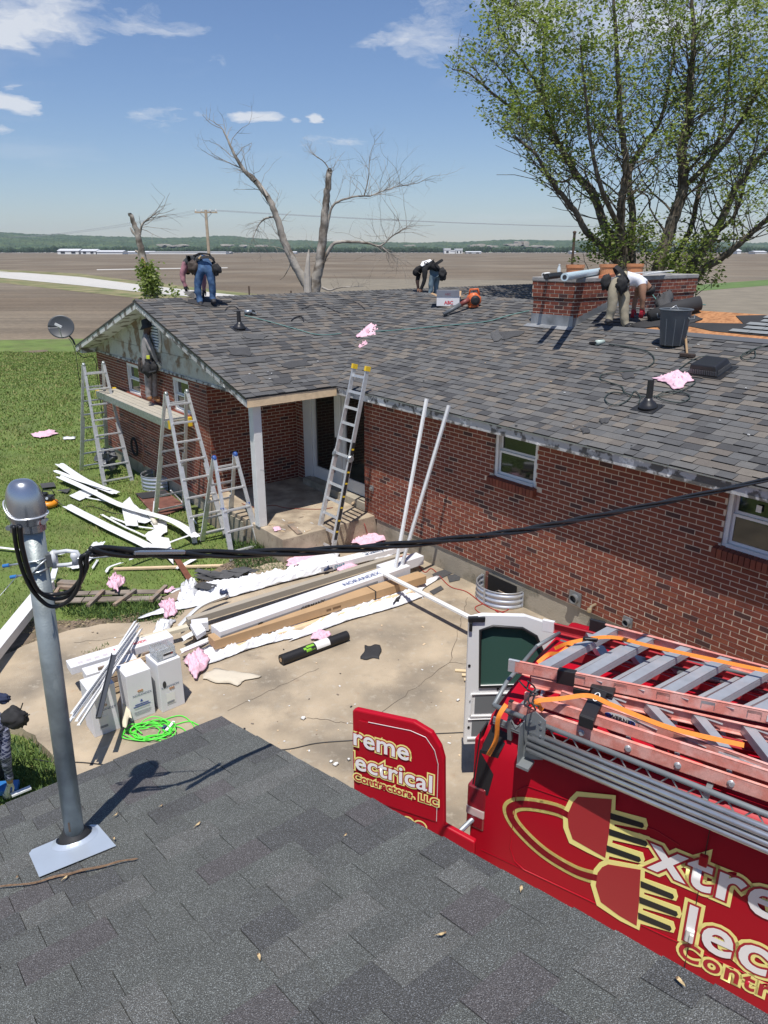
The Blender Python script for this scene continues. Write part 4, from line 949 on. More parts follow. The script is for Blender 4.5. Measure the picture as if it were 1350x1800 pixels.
for (u, v, a, L, lab) in ((203, 1435, .5, .030, 'maple seed lying in the shadow of the mast'), (347, 1452, .5, .042, 'slender maple seed right of the mast shadow, upper of that pair'), (283, 1419, .2, .02, 'small curled maple seed just right of the mast shadow'),
        (201, 1477, 1.4, .024, 'pale maple seed at the right corner of the mast flashing'), (114, 1546, .6, .036, 'thin maple seed against the strip of bark'), (30, 1545, .9, .016, 'tiny maple seed left of the mast flashing'),
        (456, 1686, 1.3, .034, 'maple seed alone in the lower middle of the near roof'), (775, 1645, -.5, .036, 'maple seed in the middle right of the near roof'),
        (916, 1566, .7, .034, 'maple seed at the roof edge beside the red van'), (1197, 1730, 1.2, .036, 'maple seed at the roof edge under the white door hinge'), (607, 1471, .4, .022, 'faint pale seed stalk on the near roof below the red door')):
    samara(u, v, a, L, lab)
# ================================================================== VAN
VY = math.radians(56.4); VF = Vector((math.sin(VY), -math.cos(VY), 0)); VL = Vector((math.cos(VY), math.sin(VY), 0)); VO = Vector((.655, 4.50, 0))
def V(v, l, z): return VO + VF*v + VL*l + Z_*z
vn = -VL
def SP(u, v, off=.0): p = PL(u, v, VO - VL*off, VL); return p
red = mat('van_red', (.41, .003, .016), .42, var=.03, vscale=2, spec=.3)
van = thing('work_van', 'red electrical contractor van with both rear doors open and ladders on its roof rack', 'van', V(2.6, 1, 0))
vwhite = mat('door_inner_white', (.80, .80, .80), .35, coat=.4)
# cross sections
def sect(w, k=0.0):
    h = w/2; c = 1.0
    prof = [(0, .38), (0, .60), (0, .95), (0, 1.30), (.0, 1.72), (.045, 1.86), (.12, 1.95), (.25, 2.01), (.5, 2.045), (1.0, 2.06)]
    L_ = [(l+k*.0, z) for l, z in prof]; R_ = [(2.0-l, z) for l, z in reversed(prof[:-1])]
    return L_+R_
S_ = sect(2.0); stations = [0.0, .06, .25, 1.6, 3.3, 3.9]
bodyv = MB(); secs = []
for v in stations:
    sh = .0
    row = []
    for (l, z) in S_:
        zz = z
        vv = v + (max(0, (z-1.3))*.10 if v < .1 else 0) 
        row.append(V(vv, l, zz))
    secs.append(row)
n = len(S_)
for i in range(len(secs)-1):
    a, b = secs[i], secs[i+1]
    for j in range(n-1): bodyv.add([a[j], b[j], b[j+1], a[j+1]], [(0, 1, 2, 3)])
# hood and cab
cab_secs = [(3.9, 2.06), (4.35, 1.95), (4.7, 1.35), (5.3, 1.2), (5.55, .95)]
prev = secs[-1]
for (v, ztop) in cab_secs[1:]:
    row = [V(v, l, min(z, .38+(z-.38)*(ztop-.38)/(2.06-.38))) for l, z in S_]
    for j in range(n-1): bodyv.add([prev[j], row[j], row[j+1], prev[j+1]], [(0, 1, 2, 3)])
    prev = row
bodyv.add(prev, [tuple(range(n))])
vb = bodyv.build('body', red, van, smooth=True)
bm = bmesh.new(); bm.from_mesh(vb.data); bmesh.ops.remove_doubles(bm, verts=bm.verts, dist=.0005); bmesh.ops.recalc_face_normals(bm, faces=bm.faces); bm.to_mesh(vb.data); bm.free()
md = vb.modifiers.new('es', 'EDGE_SPLIT'); md.split_angle = math.radians(50)
dint = mat('van_interior', (.10, .10, .11), .8)
q = MB(); q.obox(V(.10, .08, .55), VF*3.6, VL*1.84, Z_*.02); q.obox(V(3.7, .08, .55), VF*.05, VL*1.84, Z_*1.35); q.obox(V(.12, .06, .6), VF*3.5, VL*.02, Z_*1.2); q.obox(V(.12, 1.92, .6), VF*3.5, VL*.02, Z_*1.2); q.build('cargo_floor', dint, van)
# rear pillars and header, bumper
q = MB(); q.obox(V(.0, .002, .55), VF*.06, VL*.14, Z_*1.28); q.obox(V(.0, 1.858, .55), VF*.06, VL*.14, Z_*1.28); q.obox(V(.05, .15, 1.82), VF*.08, VL*1.7, Z_*.14); q.build('rear_frame', red, van, bevel=.01)
q = MB(); q.obox(V(-.16, .02, .40), VF*.15, VL*1.96, Z_*.17); q.build('rear_bumper', mat('chrome', (.6, .6, .62), .15, .95), van, bevel=.02)
q = MB(); q.prism([V(.015, -.004, 1.38), V(.13, -.004, 1.38), V(.20, .004, 1.78), V(.24, .07, 1.90), V(.10, .07, 1.93), V(.045, .0, 1.74)], VL*.012); q.prism([V(-.004, .0, 1.38), V(.04, -.003, 1.90), V(.045, .10, 1.93), V(-.004, .10, 1.38)], VF*.01); q.build('rear_corner_trim', black, van)
tlm = mat('tail_light_red', (.22, .012, .02), .12, coat=.8); tlc = mat('tail_light_clear', (.55, .45, .42), .15, coat=.8)
for l0, sg in ((0, 1), (2.0, -1)):
    q = MB(); q.obox(V(-.035, l0-.012*sg, 1.04), VF*.15, VL*.10*sg, Z_*.38); tl_ = q.build('tail_light', tlm, van, bevel=.015)
    q = MB(); q.obox(V(-.038, l0-.015*sg, 1.15), VF*.15, VL*.10*sg, Z_*.08); q.build('reversing_lens', tlc, tl_, bevel=.01)
for v in (1.0, 4.55):
    for l in (.06, 1.72):
        q = MB(); q.lathe(V(v, l-.01, .36), [(.20, .0), (.35, .01), (.37, .04), (.37, .20), (.35, .23)], 28, axis=VL); w_ = q.build('wheel', rubber, van, smooth=True)
        q = MB(); q.lathe(V(v, l-.014, .36), [(.20, 0), (.17, .02), (.06, .01)], 20, axis=VL); q.build('rim', alu, w_)
# side seams and body crease
seam = mat('seam_black', (.03, .004, .005), .6)
q = MB()
for v in (1.60, 2.75): q.obox(V(v, -.006, .5), VF*.005, VL*.008, Z_*1.32)
q.build('door_seam', seam, van)
q = MB()
for pts in ([(0.42, 1.60), (1.30, 1.66), (1.45, 1.62)], [(.42, 1.60), (.35, 1.52), (.33, 1.0), (.37, .90), (.45, .86), (1.5, .86)]):
    q.tube([V(v, -.0005, z) for v, z in pts], .005, 8)
q.tube([V(.1, .0, .86), V(3.8, .0, .86)], .0045, 6)
q.build('body_crease', red, van, smooth=True)
q = MB(); q.tube([V(.30, .155, 1.985), V(3.9, .155, 1.985)], .018, 8); q.build('roof_gutter', red, van, smooth=True)
q = MB(); q.obox(V(1.575, -.03, .92), VF*.05, VL*.03, Z_*.10); q.obox(V(1.60, -.045, .935), VF*.025, VL*.02, Z_*.07); q.build('door_hinge', white, van, bevel=.006)
q = MB(); q.obox(V(1.575, -.03, 1.55), VF*.05, VL*.03, Z_*.08); q.build('door_hinge', red, van, bevel=.006)
# ---- lettering helpers
ivory = mat('letter_yellow', (.95, .86, .30), .4); ivory2 = mat('letter_cream', (.85, .82, .55), .4); lwhite = mat('letter_white', (.88, .87, .87), .35); lred = mat('letter_red', (.42, .012, .03), .35); plugred = mat('plug_red', (.40, .03, .035), .4); prong = mat('prong_black', (.02, .022, .022), .3)
def text(s, P, x, y, size, m, parent, off=0.0, lift=.004, name='lettering', align='LEFT', clipx=None, shear=0.0, spacing=1.0):
    cu = bpy.data.curves.new(name, 'FONT'); cu.body = s; cu.size = size; cu.align_x = align; cu.offset = off; cu.resolution_u = 4; cu.space_character = spacing; cu.shear = shear
    to = bpy.data.objects.new('t', cu); scn.collection.objects.link(to)
    dg = bpy.context.evaluated_depsgraph_get(); me = bpy.data.meshes.new_from_object(to.evaluated_get(dg)); bpy.data.objects.remove(to); bpy.data.curves.remove(cu)
    x = Vector(x).normalized(); y = Vector(y).normalized(); nn = x.cross(y); me.name = name
    if clipx is not None:
        bm = bmesh.new(); bm.from_mesh(me); bmesh.ops.bisect_plane(bm, geom=bm.verts[:]+bm.edges[:]+bm.faces[:], plane_co=(clipx, 0, 0), plane_no=(1, 0, 0), clear_inner=True); bm.to_mesh(me); bm.free()
    L = WL[parent.name] if parent is not None else P
    for v in me.vertices:
        c = v.co.copy(); v.co = (Vector(P) + x*c.x + y*c.y + nn*lift) - L
    me.materials.clear(); me.materials.append(m)
    o = bpy.data.objects.new(name, me); scn.collection.objects.link(o); place(o, parent, P); return o
def tri_text(s, P, x, y, size, parent, w=1.0, **k):
    text(s, P, x, y, size, ivory, parent, .105*size*w, .0045, **k); text(s, P, x, y, size, lred, parent, .052*size*w, .0065, **k); text(s, P, x, y, size, lwhite, parent, .018*size*w, .0085, **k)
xv = VF
a = SP(1142, 1524); b = SP(1197, 1646); c = SP(1189, 1682)
ux = (SP(1155, 1467)-a); 
# heights from the picture, drawn in the plane of the side panel
tri_text('xtreme', V((a-VO).dot(VF), 0, a.z), VF, Z_, .42, van, spacing=1.08)
tri_text('lectrical', V((b-VO).dot(VF), 0, b.z), VF, Z_, .42, van, spacing=1.08)
Pc = V((c-VO).dot(VF), 0, c.z); text('Contractors, LLC', Pc+Z_*.02, VF, Z_, .20, ivory, van, .022, .0045, spacing=1.15); text('Contractors, LLC', Pc+Z_*.02, VF, Z_, .20, lred, van, .004, .0065, spacing=1.15)
def flat(name, pts, m, lift, holes=None):
    q = MB(); q.prism([SP(u, v) - VL*lift for u, v in pts], -VL*.0012); return q.build(name, m, van)
def c7(pts): return [(x/1.8+600, y/1.8+1150) for x, y in pts]
def stroke(name, pts, w, m, lift):
    P = [SP(*p) - VL*lift for p in c7(pts)]; q = MB(); N_ = 60; cp = [crom(P, i/N_) for i in range(N_+1)]
    Lf = []; Rt = []
    for i, p in enumerate(cp):
        d = (cp[min(i+1, N_)]-cp[max(i-1, 0)]).normalized(); n_ = d.cross(VL)*w; Lf.append(p+n_); Rt.append(p-n_)
    for i in range(N_): q.add([Lf[i], Lf[i+1], Rt[i+1], Rt[i]], [(0, 1, 2, 3), (3, 2, 1, 0)])
    return q.build(name, m, van)
cord_ = [(725, 512), (680, 490), (600, 474), (550, 476), (533, 498), (560, 548), (640, 625), (740, 685), (815, 708)]
stroke('cord_outline', cord_, .055, ivory, .004); stroke('cord_graphic', cord_, .027, lred, .006)
def grow(pts, k):
    cx_ = sum(p[0] for p in pts)/len(pts); cy_ = sum(p[1] for p in pts)/len(pts); out = []
    for x, y in pts:
        d = math.hypot(x-cx_, y-cy_) or 1; out.append((x+(x-cx_)/d*k, y+(y-cy_)/d*k))
    return out
p1 = [(750, 449), (857, 457), (848, 560), (836, 642), (780, 610), (733, 583), (720, 545), (717, 505), (733, 468)]
p2 = [(845, 663), (948, 680), (943, 780), (935, 857), (880, 825), (822, 782), (806, 730), (812, 690), (826, 672)]
for p in (p1, p2): flat('plug_outline', c7(grow(p, 17)), ivory, .0042); flat('plug_graphic', c7(p), plugred, .0062)
for (x0, y0, x1, y1, w) in ((852, 500, 955, 532, 20), (848, 550, 966, 590, 20), (840, 602, 945, 640, 20), (948, 715, 1050, 757, 20), (944, 765, 1062, 812, 20), (940, 815, 1042, 858, 20)):
    flat('prong_outline', c7([(x0, y0-12), (x1+10, y1-14), (x1+16, y1+8), (x1+10, y1+22), (x0, y0+w+14)]), ivory, .0040)
    flat('prong_graphic', c7([(x0, y0), (x1, y1), (x1+4, y1+10), (x1-2, y1+16), (x0, y0+w)]), prong, .0064)
# ---- right rear door (red, swung open)
hd = VO + VF*.0; ddir = (Vector((-.905, .425, 0))).normalized(); dn_ = Vector((ddir.y*-1, ddir.x, 0))
outn = Vector((-.425, -.905, 0)).normalized()
door = MB(); hb = Vector((.47, 4.45, 0))
def DP(x, z, o=0.0): return hb + ddir*x + Z_*z + outn*o
prof = [(-.24, .50), (.76, .50), (.76, 1.90), (.73, 1.92), (.26, 1.95), (.12, 1.90), (.05, 1.80), (.02, 1.70), (0, 1.12), (-.24, 1.06)]
door.prism([DP(x, z) for x, z in prof], outn*.05); dr = door.build('rear_door', red, van, bevel=.012)
q = MB(); q.prism([DP(x, z, .052) for x, z in [(.07, 1.14), (.70, 1.14), (.70, 1.84), (.28, 1.87), (.17, 1.85), (.10, 1.76), (.07, 1.66)]], outn*.006); q.build('door_panel', red, dr, bevel=.005)
whl = mat('pinstripe_white', (.7, .6, .6), .4)
q = MB(); q.tube([DP(x, z, .06) for x, z in [(.62, 1.85), (.28, 1.88), (.16, 1.86), (.09, 1.77), (.06, 1.66), (.06, 1.15)]], .0028, 6); q.build('door_seal', whl, dr)
for (s_, P_, sz, cx_) in (('treme', (.83, 1.62), .205, .08), ('electrical', (.89, 1.40), .20, .14)):
    Pp = DP(P_[0], P_[1], .059)
    k_ = dict(clipx=cx_, spacing=1.03) if cx_ else dict(spacing=1.03)
    tri_text(s_[0:], Pp, -ddir, Z_, sz*1.06, dr, **k_)
Pp = DP(.75, 1.29, .059); text('Contractors, LLC', Pp, -ddir, Z_, .092, ivory, dr, .012, .0045, spacing=1.06); text('Contractors, LLC', Pp, -ddir, Z_, .092, lred, dr, .002, .0065, spacing=1.06)
Pp = DP(.34, .95, .052); text('88', Pp, -ddir, Z_, .20, ivory, dr, .016, .0045); text('88', Pp, -ddir, Z_, .20, lred, dr, .005, .0065)
# ---- left rear door (white inside, window)
ld = (Vector((-1, -.05, 0))).normalized(); lhb = V(.0, 2.0, 0) + Vector((-.035, .08, 0)); lon = Vector((ld.y, -ld.x, 0)); lon = Vector((.05, -1, 0)).normalized()
def LP(x, z, o=0.0): return lhb + ld*x + Z_*z + lon*o
q = MB()
win = [(.22, 1.18), (.80, 1.16), (.80, 1.76), (.70, 1.80), (.45, 1.78), (.30, 1.70), (.22, 1.52)]
outer = [(.0, .50), (.93, .50), (.93, 1.90), (.80, 1.93), (.40, 1.91), (.16, 1.82), (.05, 1.66), (.0, 1.3)]
# ring around the window: split in quads between matching outlines
wi = [(.20, 1.16), (.80, 1.16), (.82, 1.78), (.70, 1.82), (.42, 1.79), (.28, 1.70), (.20, 1.52), (.20, 1.3)]
oo = [(.0, 1.10), (.93, 1.10), (.93, 1.90), (.80, 1.93), (.40, 1.91), (.16, 1.82), (.05, 1.66), (.0, 1.3)]
for i in range(8):
    a_, b_, c_, d_ = oo[i], oo[(i+1) % 8], wi[(i+1) % 8], wi[i]
    q.prism([LP(*a_), LP(*b_), LP(*c_), LP(*d_)], -lon*.06)
q.prism([LP(0, .50), LP(.93, .50), LP(.93, 1.099), LP(0, 1.099)], -lon*.06)
ldr = q.build('rear_door', [vwhite], van); ldr['label'] = 'white inner side of the open left rear door'
q = MB(); q.prism([LP(x, z, -.03) for x, z in wi], -lon*.006); q.build('pane', mat('tinted_glass', (.05, .11, .09), .05, spec=.8), ldr)
q = MB(); q.tube([LP(x, z, .004) for x, z in wi+[wi[0]]], .014, 8); q.build('window_seal', black, ldr, smooth=True)
q = MB()
for (x0, x1, z0, z1) in ((.50, .84, .86, 1.06), (.40, .86, .60, .78), (.12, .30, .86, 1.02)): q.obox(LP(x0, z0, .001), ld*(x1-x0), lon*.004, Z_*(z1-z0))
q.build('recess_shade_plate', mat('recess_shade', (.16, .17, .18), .7), ldr)  # raised grey plates paint the shade of the door's recesses
q = MB()
for (x0, x1, z0, z1) in ((.46, .88, .82, .84), (.46, .88, 1.075, 1.09), (.36, .90, .56, .58), (.36, .90, .79, .80), (.87, .885, .84, 1.08)): q.obox(LP(x0, z0, .001), ld*(x1-x0), lon*.014, Z_*(z1-z0))
q.build('door_rib', vwhite, ldr, bevel=.004)
for (x, z) in ((.88, 1.0), (.89, .7), (.62, 1.13), (.15, .83), (.5, .53), (.91, 1.4), (.3, .83)):
    q = MB(); q.lathe(LP(x, z, .001), [(.013, 0), (.013, .006)], 10, axis=lon); q.build('fastener', black, ldr)
q = MB(); q.obox(LP(.78, 1.87, -.02), ld*.16, lon*.04, Z_*.05); q.obox(LP(.90, 1.78, .0), ld*.03, lon*.03, Z_*.09); q.build('door_latch', black, ldr, bevel=.005)
q = MB(); q.tube([DP(-.10, 1.06, .0), V(.03, .03, 1.12)], .02, 8); q.build('door_check_arm', galv, van)
# ================================================================== ROOF RACK, PIPES, LADDERS
rackm = mat('rack_grey', (.23, .25, .26), .5, .3, var=.1, vscale=10)
def G2(u, v, z): return G(u, v, z)
rz = 2.20
r0 = G2(868, 1240, 2.14); r1 = G2(1350, 1432, 2.14); rd = (r1-r0).normalized(); rend = r0 + rd*4.2
q = MB(); q.tube([r0, rend], .018, 10); q.tube([r0-Z_*.13, rend-Z_*.13], .004, 6)
rk = q.build('rack_rail', rackm, van, smooth=True)
q = MB(); q.obox(r0-Z_*.15-VL*.0, rend-r0, VL*.015, Z_*.055); q.build('rack_beam', rackm, van)
q = MB(); k = 0
while .10+k*.16 < 4.1:
    a_ = r0+rd*(.10+k*.16); b_ = a_+rd*.08-Z_*.11; c_ = a_+rd*.16; q.tube([a_, b_, c_], .006, 6); k += 1
q.build('rack_lattice', rackm, van)
lofs = VL*1.30-Z_*.10
q = MB(); q.tube([r0+lofs, rend+lofs], .018, 10); q.build('rack_rail', rackm, van, smooth=True)
for v in (.10, 1.4, 2.7, 3.9):
    q = MB(); a_ = r0+rd*(v+.03); q.bar(a_-Z_*.06, a_+lofs-Z_*.06, .035, .035); q.bar(a_-Z_*.06, a_+VL*.03-Z_*.24, .03, .03, up=VF); q.bar(a_-Z_*.06+lofs, a_-Z_*.24+lofs, .03, .03, up=VF); q.build('crossbar', rackm, van)
q = MB(); q.tube([r0+rd*.0, r0-rd*.02+VL*.25+Z_*.05, r0-rd*.02+VL*.8+Z_*.08], .016, 8); q.tube([r0+VL*.8+Z_*.08-rd*.02, r0+VL*1.25], .016, 8); q.build('rear_roller', rackm, van, smooth=True)
# bracket plate with a rounded top that holds the pipes
bp0 = r0+rd*.26-VL*.035
q = MB(); q.prism([bp0+Z_*.05, bp0+rd*.07+Z_*.11, bp0+rd*.15+Z_*.07, bp0+rd*.15-Z_*.24, bp0-Z_*.30], -VL*.008); q.obox(bp0-Z_*.30, rd*.09, -VL*.11, Z_*.02); q.obox(bp0-Z_*.28, rd*.006, -VL*.10, Z_*.30); brk = q.build('pipe_bracket', rackm, van)
for (a_, b_) in ((.11, .04), (.04, .02), (.12, -.06), (.12, .0)):
    q = MB(); q.lathe(bp0+rd*a_+Z_*b_-VL*.008, [(.009, 0), (.009, .006)], 8, axis=-VL); q.build('bolt', galv, brk)
q = MB(); q.prism([V(.62, -.004, 1.0)+Z_*(.0) for _ in ()] or [r0+rd*1.55-Z_*.155-VL*.004, r0+rd*2.0-Z_*.155-VL*.004, r0+rd*2.0-Z_*.10-VL*.004, r0+rd*1.55-Z_*.10-VL*.004], -VL*.002); q.build('rack_label', white, van)
text('TOPPER', r0+rd*1.64-Z_*.145-VL*.006, rd, Z_, .045, black, van, 0, .002, spacing=1.2)
q = MB(); q.prism([r0+rd*2.05-Z_*.10-VL*.012, r0+rd*2.6-Z_*.10-VL*.012, r0+rd*2.6-Z_*.05-VL*.012, r0+rd*2.05-Z_*.05-VL*.012], -VL*.002); q.build('warning_label', mat('label_yellow', (.7, .62, .05), .5), van)
# conduit lengths
emt = mat('conduit_bright', (.58, .60, .62), .3, .8, var=.1, vscale=12)
for i, (dy, dz) in enumerate(((-.03, -.07), (-.03, -.115), (-.035, -.16), (-.07, -.09), (-.075, -.135), (-.04, -.205), (-.08, -.18))):
    a_ = r0+rd*.30+VL*(dy+.005)+Z_*dz; q = MB(); q.tube([a_, a_+rd*3.6], .0185, 12)
    o = q.build('conduit_pipe', emt, None, smooth=True)
    tag(o, 'long steel conduit pipe bundled along the side of the van rack', 'pipe', 'conduit pipes held in the bracket of the van rack')
# ladders: fibreglass rails
fib = mat('fibreglass_orange', (.66, .25, .20), .6, var=.10, vscale=30, col2=(.72, .38, .33), c2scale=9, speck=.10, sscale=160)
fibr = mat('fibreglass_red', (.40, .035, .045), .5, var=.12, vscale=20)
alud = mat('ladder_step', (.42, .44, .47), .4, .4, var=.12, vscale=12)
def chan(q, a, b, wv, hz, up=Z_, mi=0, flip=1):
    """C channel rail from a to b: web vertical, flanges turned to one side"""
    d = (b-a).normalized(); s_ = d.cross(up).normalized()*flip
    q.obox(a-up*hz/2, b-a, s_*.004, up*hz, mi); q.obox(a+up*(hz/2-.004), b-a, s_*wv, up*.004, mi); q.obox(a-up*hz/2, b-a, s_*wv, up*.004, mi)
def px_ladder(label, n0, n1, f0, f1, z, steps, hz=.085, top=True, railm=fib, ext=3.0, dbl=True, capm=black, name='step_ladder', round_=False, s0=.25, sp=.31):
    """ladder lying flat: near rail from n0 to n1, far rail from f0 to f1 (pixels at height z), continued past the frame"""
    z -= .09; a = G(*n0, z); b = G(*n1, z); d = (b-a).normalized(); b = a+d*ext
    a2 = G(*f0, z); b2 = G(*f1, z); d2 = (b2-a2).normalized(); b2 = a2+d2*ext
    t = thing(name, label, 'ladder', a.lerp(b2, .5))
    q = MB(); chan(q, a, b, .025, hz, flip=-1); r_ = q.build('rail', railm, t)
    q = MB(); chan(q, a2, b2, .025, hz, flip=1); q.build('rail', railm, t)
    if dbl:
        q = MB(); o_ = d*.10-Z_*hz*1.15+VL*.03; chan(q, a+o_, b+o_, .02, hz*.7, flip=-1); q.build('rail', fibr, t)
        q = MB(); o_ = d2*.10-Z_*hz*1.15-VL*.03; chan(q, a2+o_, b2+o_, .02, hz*.7, flip=1); q.build('rail', fibr, t)
    x = s0
    while x < ext-.1:
        p, p2 = a+d*x, a2+d2*x
        q = MB()
        if round_: q.tube([p-(p2-p).normalized()*.02, p2+(p2-p).normalized()*.01], .016, 12)
        else:
            w = (p2-p).normalized()
            up = w.cross(d).normalized()
            q.obox(p-d*.04+Z_*(hz*.1), d*.085, p2-p, Z_*.022); q.obox(p-d*.04-Z_*hz*.35, d*.006, p2-p, Z_*hz*.5); q.obox(p+d*.04-Z_*hz*.35, d*.006, p2-p, Z_*hz*.5)
        q.build('rung' if round_ else 'step', alud, t)
        if not round_:
            q = MB(); q.bar(p+(p2-p)*.03+d*.04+Z_*hz*.3, p+(p2-p)*.0+d*.16+Z_*hz*.2, .018, .003); q.bar(p2-(p2-p)*.03+d*.04+Z_*hz*.3, p2+d*.16+Z_*hz*.2, .018, .003); q.build('brace', alud, t)
        x += sp
    if dbl:
        x = s0+.10
        while x < ext-.2:
            p, p2 = a+d*x+VL*.04, a2+d2*x-VL*.04; q = MB(); q.bar(p-Z_*hz*1.1, p2-Z_*hz*1.1, .03, .02); q.build('spreader_bar', alud, t); x += sp*1
    return t, a, d, a2, d2
# A: wide step ladder at the far side of the rack
tA, aA, dA, a2A, d2A = px_ladder('fibreglass step ladder lying highest on the van rack, the one nearest the brick wall', (905, 1172), (1350, 1262), (1040, 1098), (1350, 1180), 2.44, 5, s0=.17, sp=.275, ext=3.1)
q = MB(); q.obox(aA-dA*.05-Z_*.05, dA*.08, -Vector((dA.y, -dA.x, 0))*0+VL*.02, Z_*.10); q.build('end_shoe', alu, tA, bevel=.004)
q = MB(); pA = aA+dA*.30; q.obox(pA-VL*.01-Z_*.06, dA*.12, VL*.05, Z_*.11); q.obox(pA+dA*.12-VL*.012-Z_*.13, dA*.12, VL*.02, Z_*.06); q.obox(a2A-dA*.01-Z_*.04, d2A*.12, -VL*.03, Z_*.10); q.build('top_cap', black, tA, bevel=.004)
# B: step ladder with the black top cap
tB, aB, dB, a2B, d2B = px_ladder('fibreglass step ladder with a black top cap, in the middle of the van rack', (985, 1225), (1350, 1357), (934, 1196), (1350, 1290), 2.34, 5, s0=.50, sp=.30, ext=2.9)
q = MB(); c0_ = G(1047, 1205, 2.31); c1_ = G(1018, 1262, 2.27)
w_ = (c1_-c0_); q.obox(c0_, dB*.10, w_, Z_*.03); q.obox(c1_-Z_*.05, dB*.10, w_.normalized()*.012, Z_*.08); q.obox(c0_-w_*.02-dB*.02, dB*.16, w_*.22, Z_*.034); tc_ = q.build('top_cap', black, tB, bevel=.006)
ec = (c0_.lerp(c1_, .42)+dB*.05+Z_*.034); xo = w_.normalized()
def disc(P, x, y, rx, ry, m, parent, name='emblem', n=20):
    q = MB(); x = Vector(x).normalized(); y = Vector(y).normalized(); q.prism([P+x*rx*math.cos(i*2*PI/n)+y*ry*math.sin(i*2*PI/n) for i in range(n)], x.cross(y)*.001); return q.build(name, m, parent)
disc(ec, xo, Z_.cross(xo), .05, .022, white, tB); disc(ec+Z_*.001, xo, Z_.cross(xo), .042, .014, black, tB)
# WERNER decal on the near rail of B
def rail_decal(a, d, x, hz, w, h, m, parent, name='decal', dz=0, off=.005):
    n_ = Vector((d.y, -d.x, 0)).normalized(); n_ = n_ if n_.dot(-VL) > 0 else -n_
    P = a+d*x+n_*off+Z_*dz; q = MB(); q.prism([P-Z_*h/2, P+d*w-Z_*h/2, P+d*w+Z_*h/2, P+Z_*h/2], n_*.001); return q.build(name, m, parent), P, n_
bluem = mat('decal_blue', (.03, .05, .30), .4)
n_ = Vector((dB.y, -dB.x, 0)).normalized(); n_ = n_ if n_.dot(-VL) > 0 else -n_
P = aB + dB*.42 + n_*.004
disc(P, dB, Z_, .105, .030, white, tB, 'decal'); 
for sx in (-1, 1): disc(P+n_*.0012+dB*.078*sx, dB, Z_, .024, .016, bluem, tB, 'decal')
text('WERNER', P+n_*.0024-dB*.072-Z_*.015, dB, Z_, .042, black, tB, .001, .001)
lab = mat('label_paper', (.62, .62, .64), .6, var=.3, vscale=160)
rail_decal(aB, dB, 1.03, .08, .24, .05, lab, tB); rail_decal(aB, dB, 1.36, .08, .24, .055, lab, tB); rail_decal(aB, dB, 1.46, .08, .09, .026, bluem, tB, off=.0065)
rail_decal(aA, dA, 1.62, .08, .3, .05, lab, tA)
# C: extension ladder along the near side
tC, aC, dC, a2C, d2C = px_ladder('long fibreglass extension ladder lying along the near edge of the van rack', (893, 1243), (1350, 1398), (912, 1172), (1350, 1300), 2.24, 8, hz=.09, dbl=False, round_=True, s0=.22, sp=.305, ext=3.8, name='extension_ladder')
q = MB(); off = Z_*.10+VL*.03; chan(q, aC+off+dC*.1, aC+off+dC*3.7, .025, .07, flip=-1); q.build('rail', fib, tC)
x = .22
n_ = Vector((dC.y, -dC.x, 0)).normalized(); n_ = n_ if n_.dot(-VL) > 0 else -n_
while x < 3.6:
    P = aC+dC*x+n_*.003; q = MB(); q.lathe(P, [(.020, 0), (.022, .004), (.014, .004), (.013, -.006)], 18, axis=n_, caps=False); q.build('rung_end', alu, tC, smooth=True); disc(P+n_*.0005, dC, Z_, .013, .013, darkwin, tC, 'rung_hole'); x += .305
q = MB(); q.obox(aC-Z_*.05, dC*.03, VL*.03, Z_*.1); q.build('end_shoe', black, tC)
# D: darker ladder underneath, at the back
tD, aD, dD, a2D, d2D = px_ladder('red fibreglass ladder lying underneath at the wall side of the van rack', (990, 1150), (1350, 1232), (965, 1100), (1350, 1192), 2.22, 5, railm=fibr, dbl=False, s0=.35, sp=.3, ext=3.0)
q = MB(); q.obox(a2D-Z_*.05-dD*.05, dD*.10, -VL*.03, Z_*.11); q.build('end_shoe', whitev, tD, bevel=.005)
for i, (u, v) in enumerate(((1130, 1150), (1150, 1165), (1190, 1182))):
    a_ = G(u, v, 2.19); q = MB(); q.tube([a_, a_+dA*2.4], .02, 10); tag(q.build('conduit_pipe', galvd, smooth=True), 'dark steel pipe lying on the van roof between the step ladder rails', 'pipe', 'pipes under the ladders on the van roof')
a_ = G(985, 1225, 2.12); q = MB(); q.obox(a_, dA*2.5, VL*.22, Z_*.012); tag(q.build('roof_panel', white), 'long white panel under the ladders on the van roof', 'panel')
# straps
orange = mat('strap_orange', (.85, .26, .03), .6, var=.1, vscale=60)
def strap(pts, w, label, thick=.002):
    P = [G(u, v, z-.085) for u, v, z in pts]; q = MB(); N_ = 60; c = [crom(P, i/N_) for i in range(N_+1)]; V_ = []
    for i, p in enumerate(c):
        d = (c[min(i+1, N_)]-c[max(0, i-1)]).normalized(); vd = (C_-p).normalized(); s_ = d.cross(vd).normalized()*w/2; V_.append((p-s_, p+s_))
    for i in range(N_): q.add([V_[i][0], V_[i][1], V_[i+1][1], V_[i+1][0]], [(0, 1, 2, 3)])
    o = q.build('ratchet_strap', orange, solid=thick); tag(o, label, 'strap'); return o
strap([(938, 1243, 2.37), (945, 1232, 2.42), (985, 1228, 2.44), (1036, 1223, 2.46), (1080, 1241, 2.45), (1180, 1280, 2.43), (1308, 1310, 2.43)], .030, 'orange strap drawn across the black cap of the middle step ladder')
strap([(975, 1140, 2.40), (1008, 1128, 2.50), (1075, 1120, 2.52), (1150, 1137, 2.52), (1350, 1180, 2.54), (1500, 1210, 2.54)], .026, 'orange strap running along the top of the step ladder nearest the brick wall')
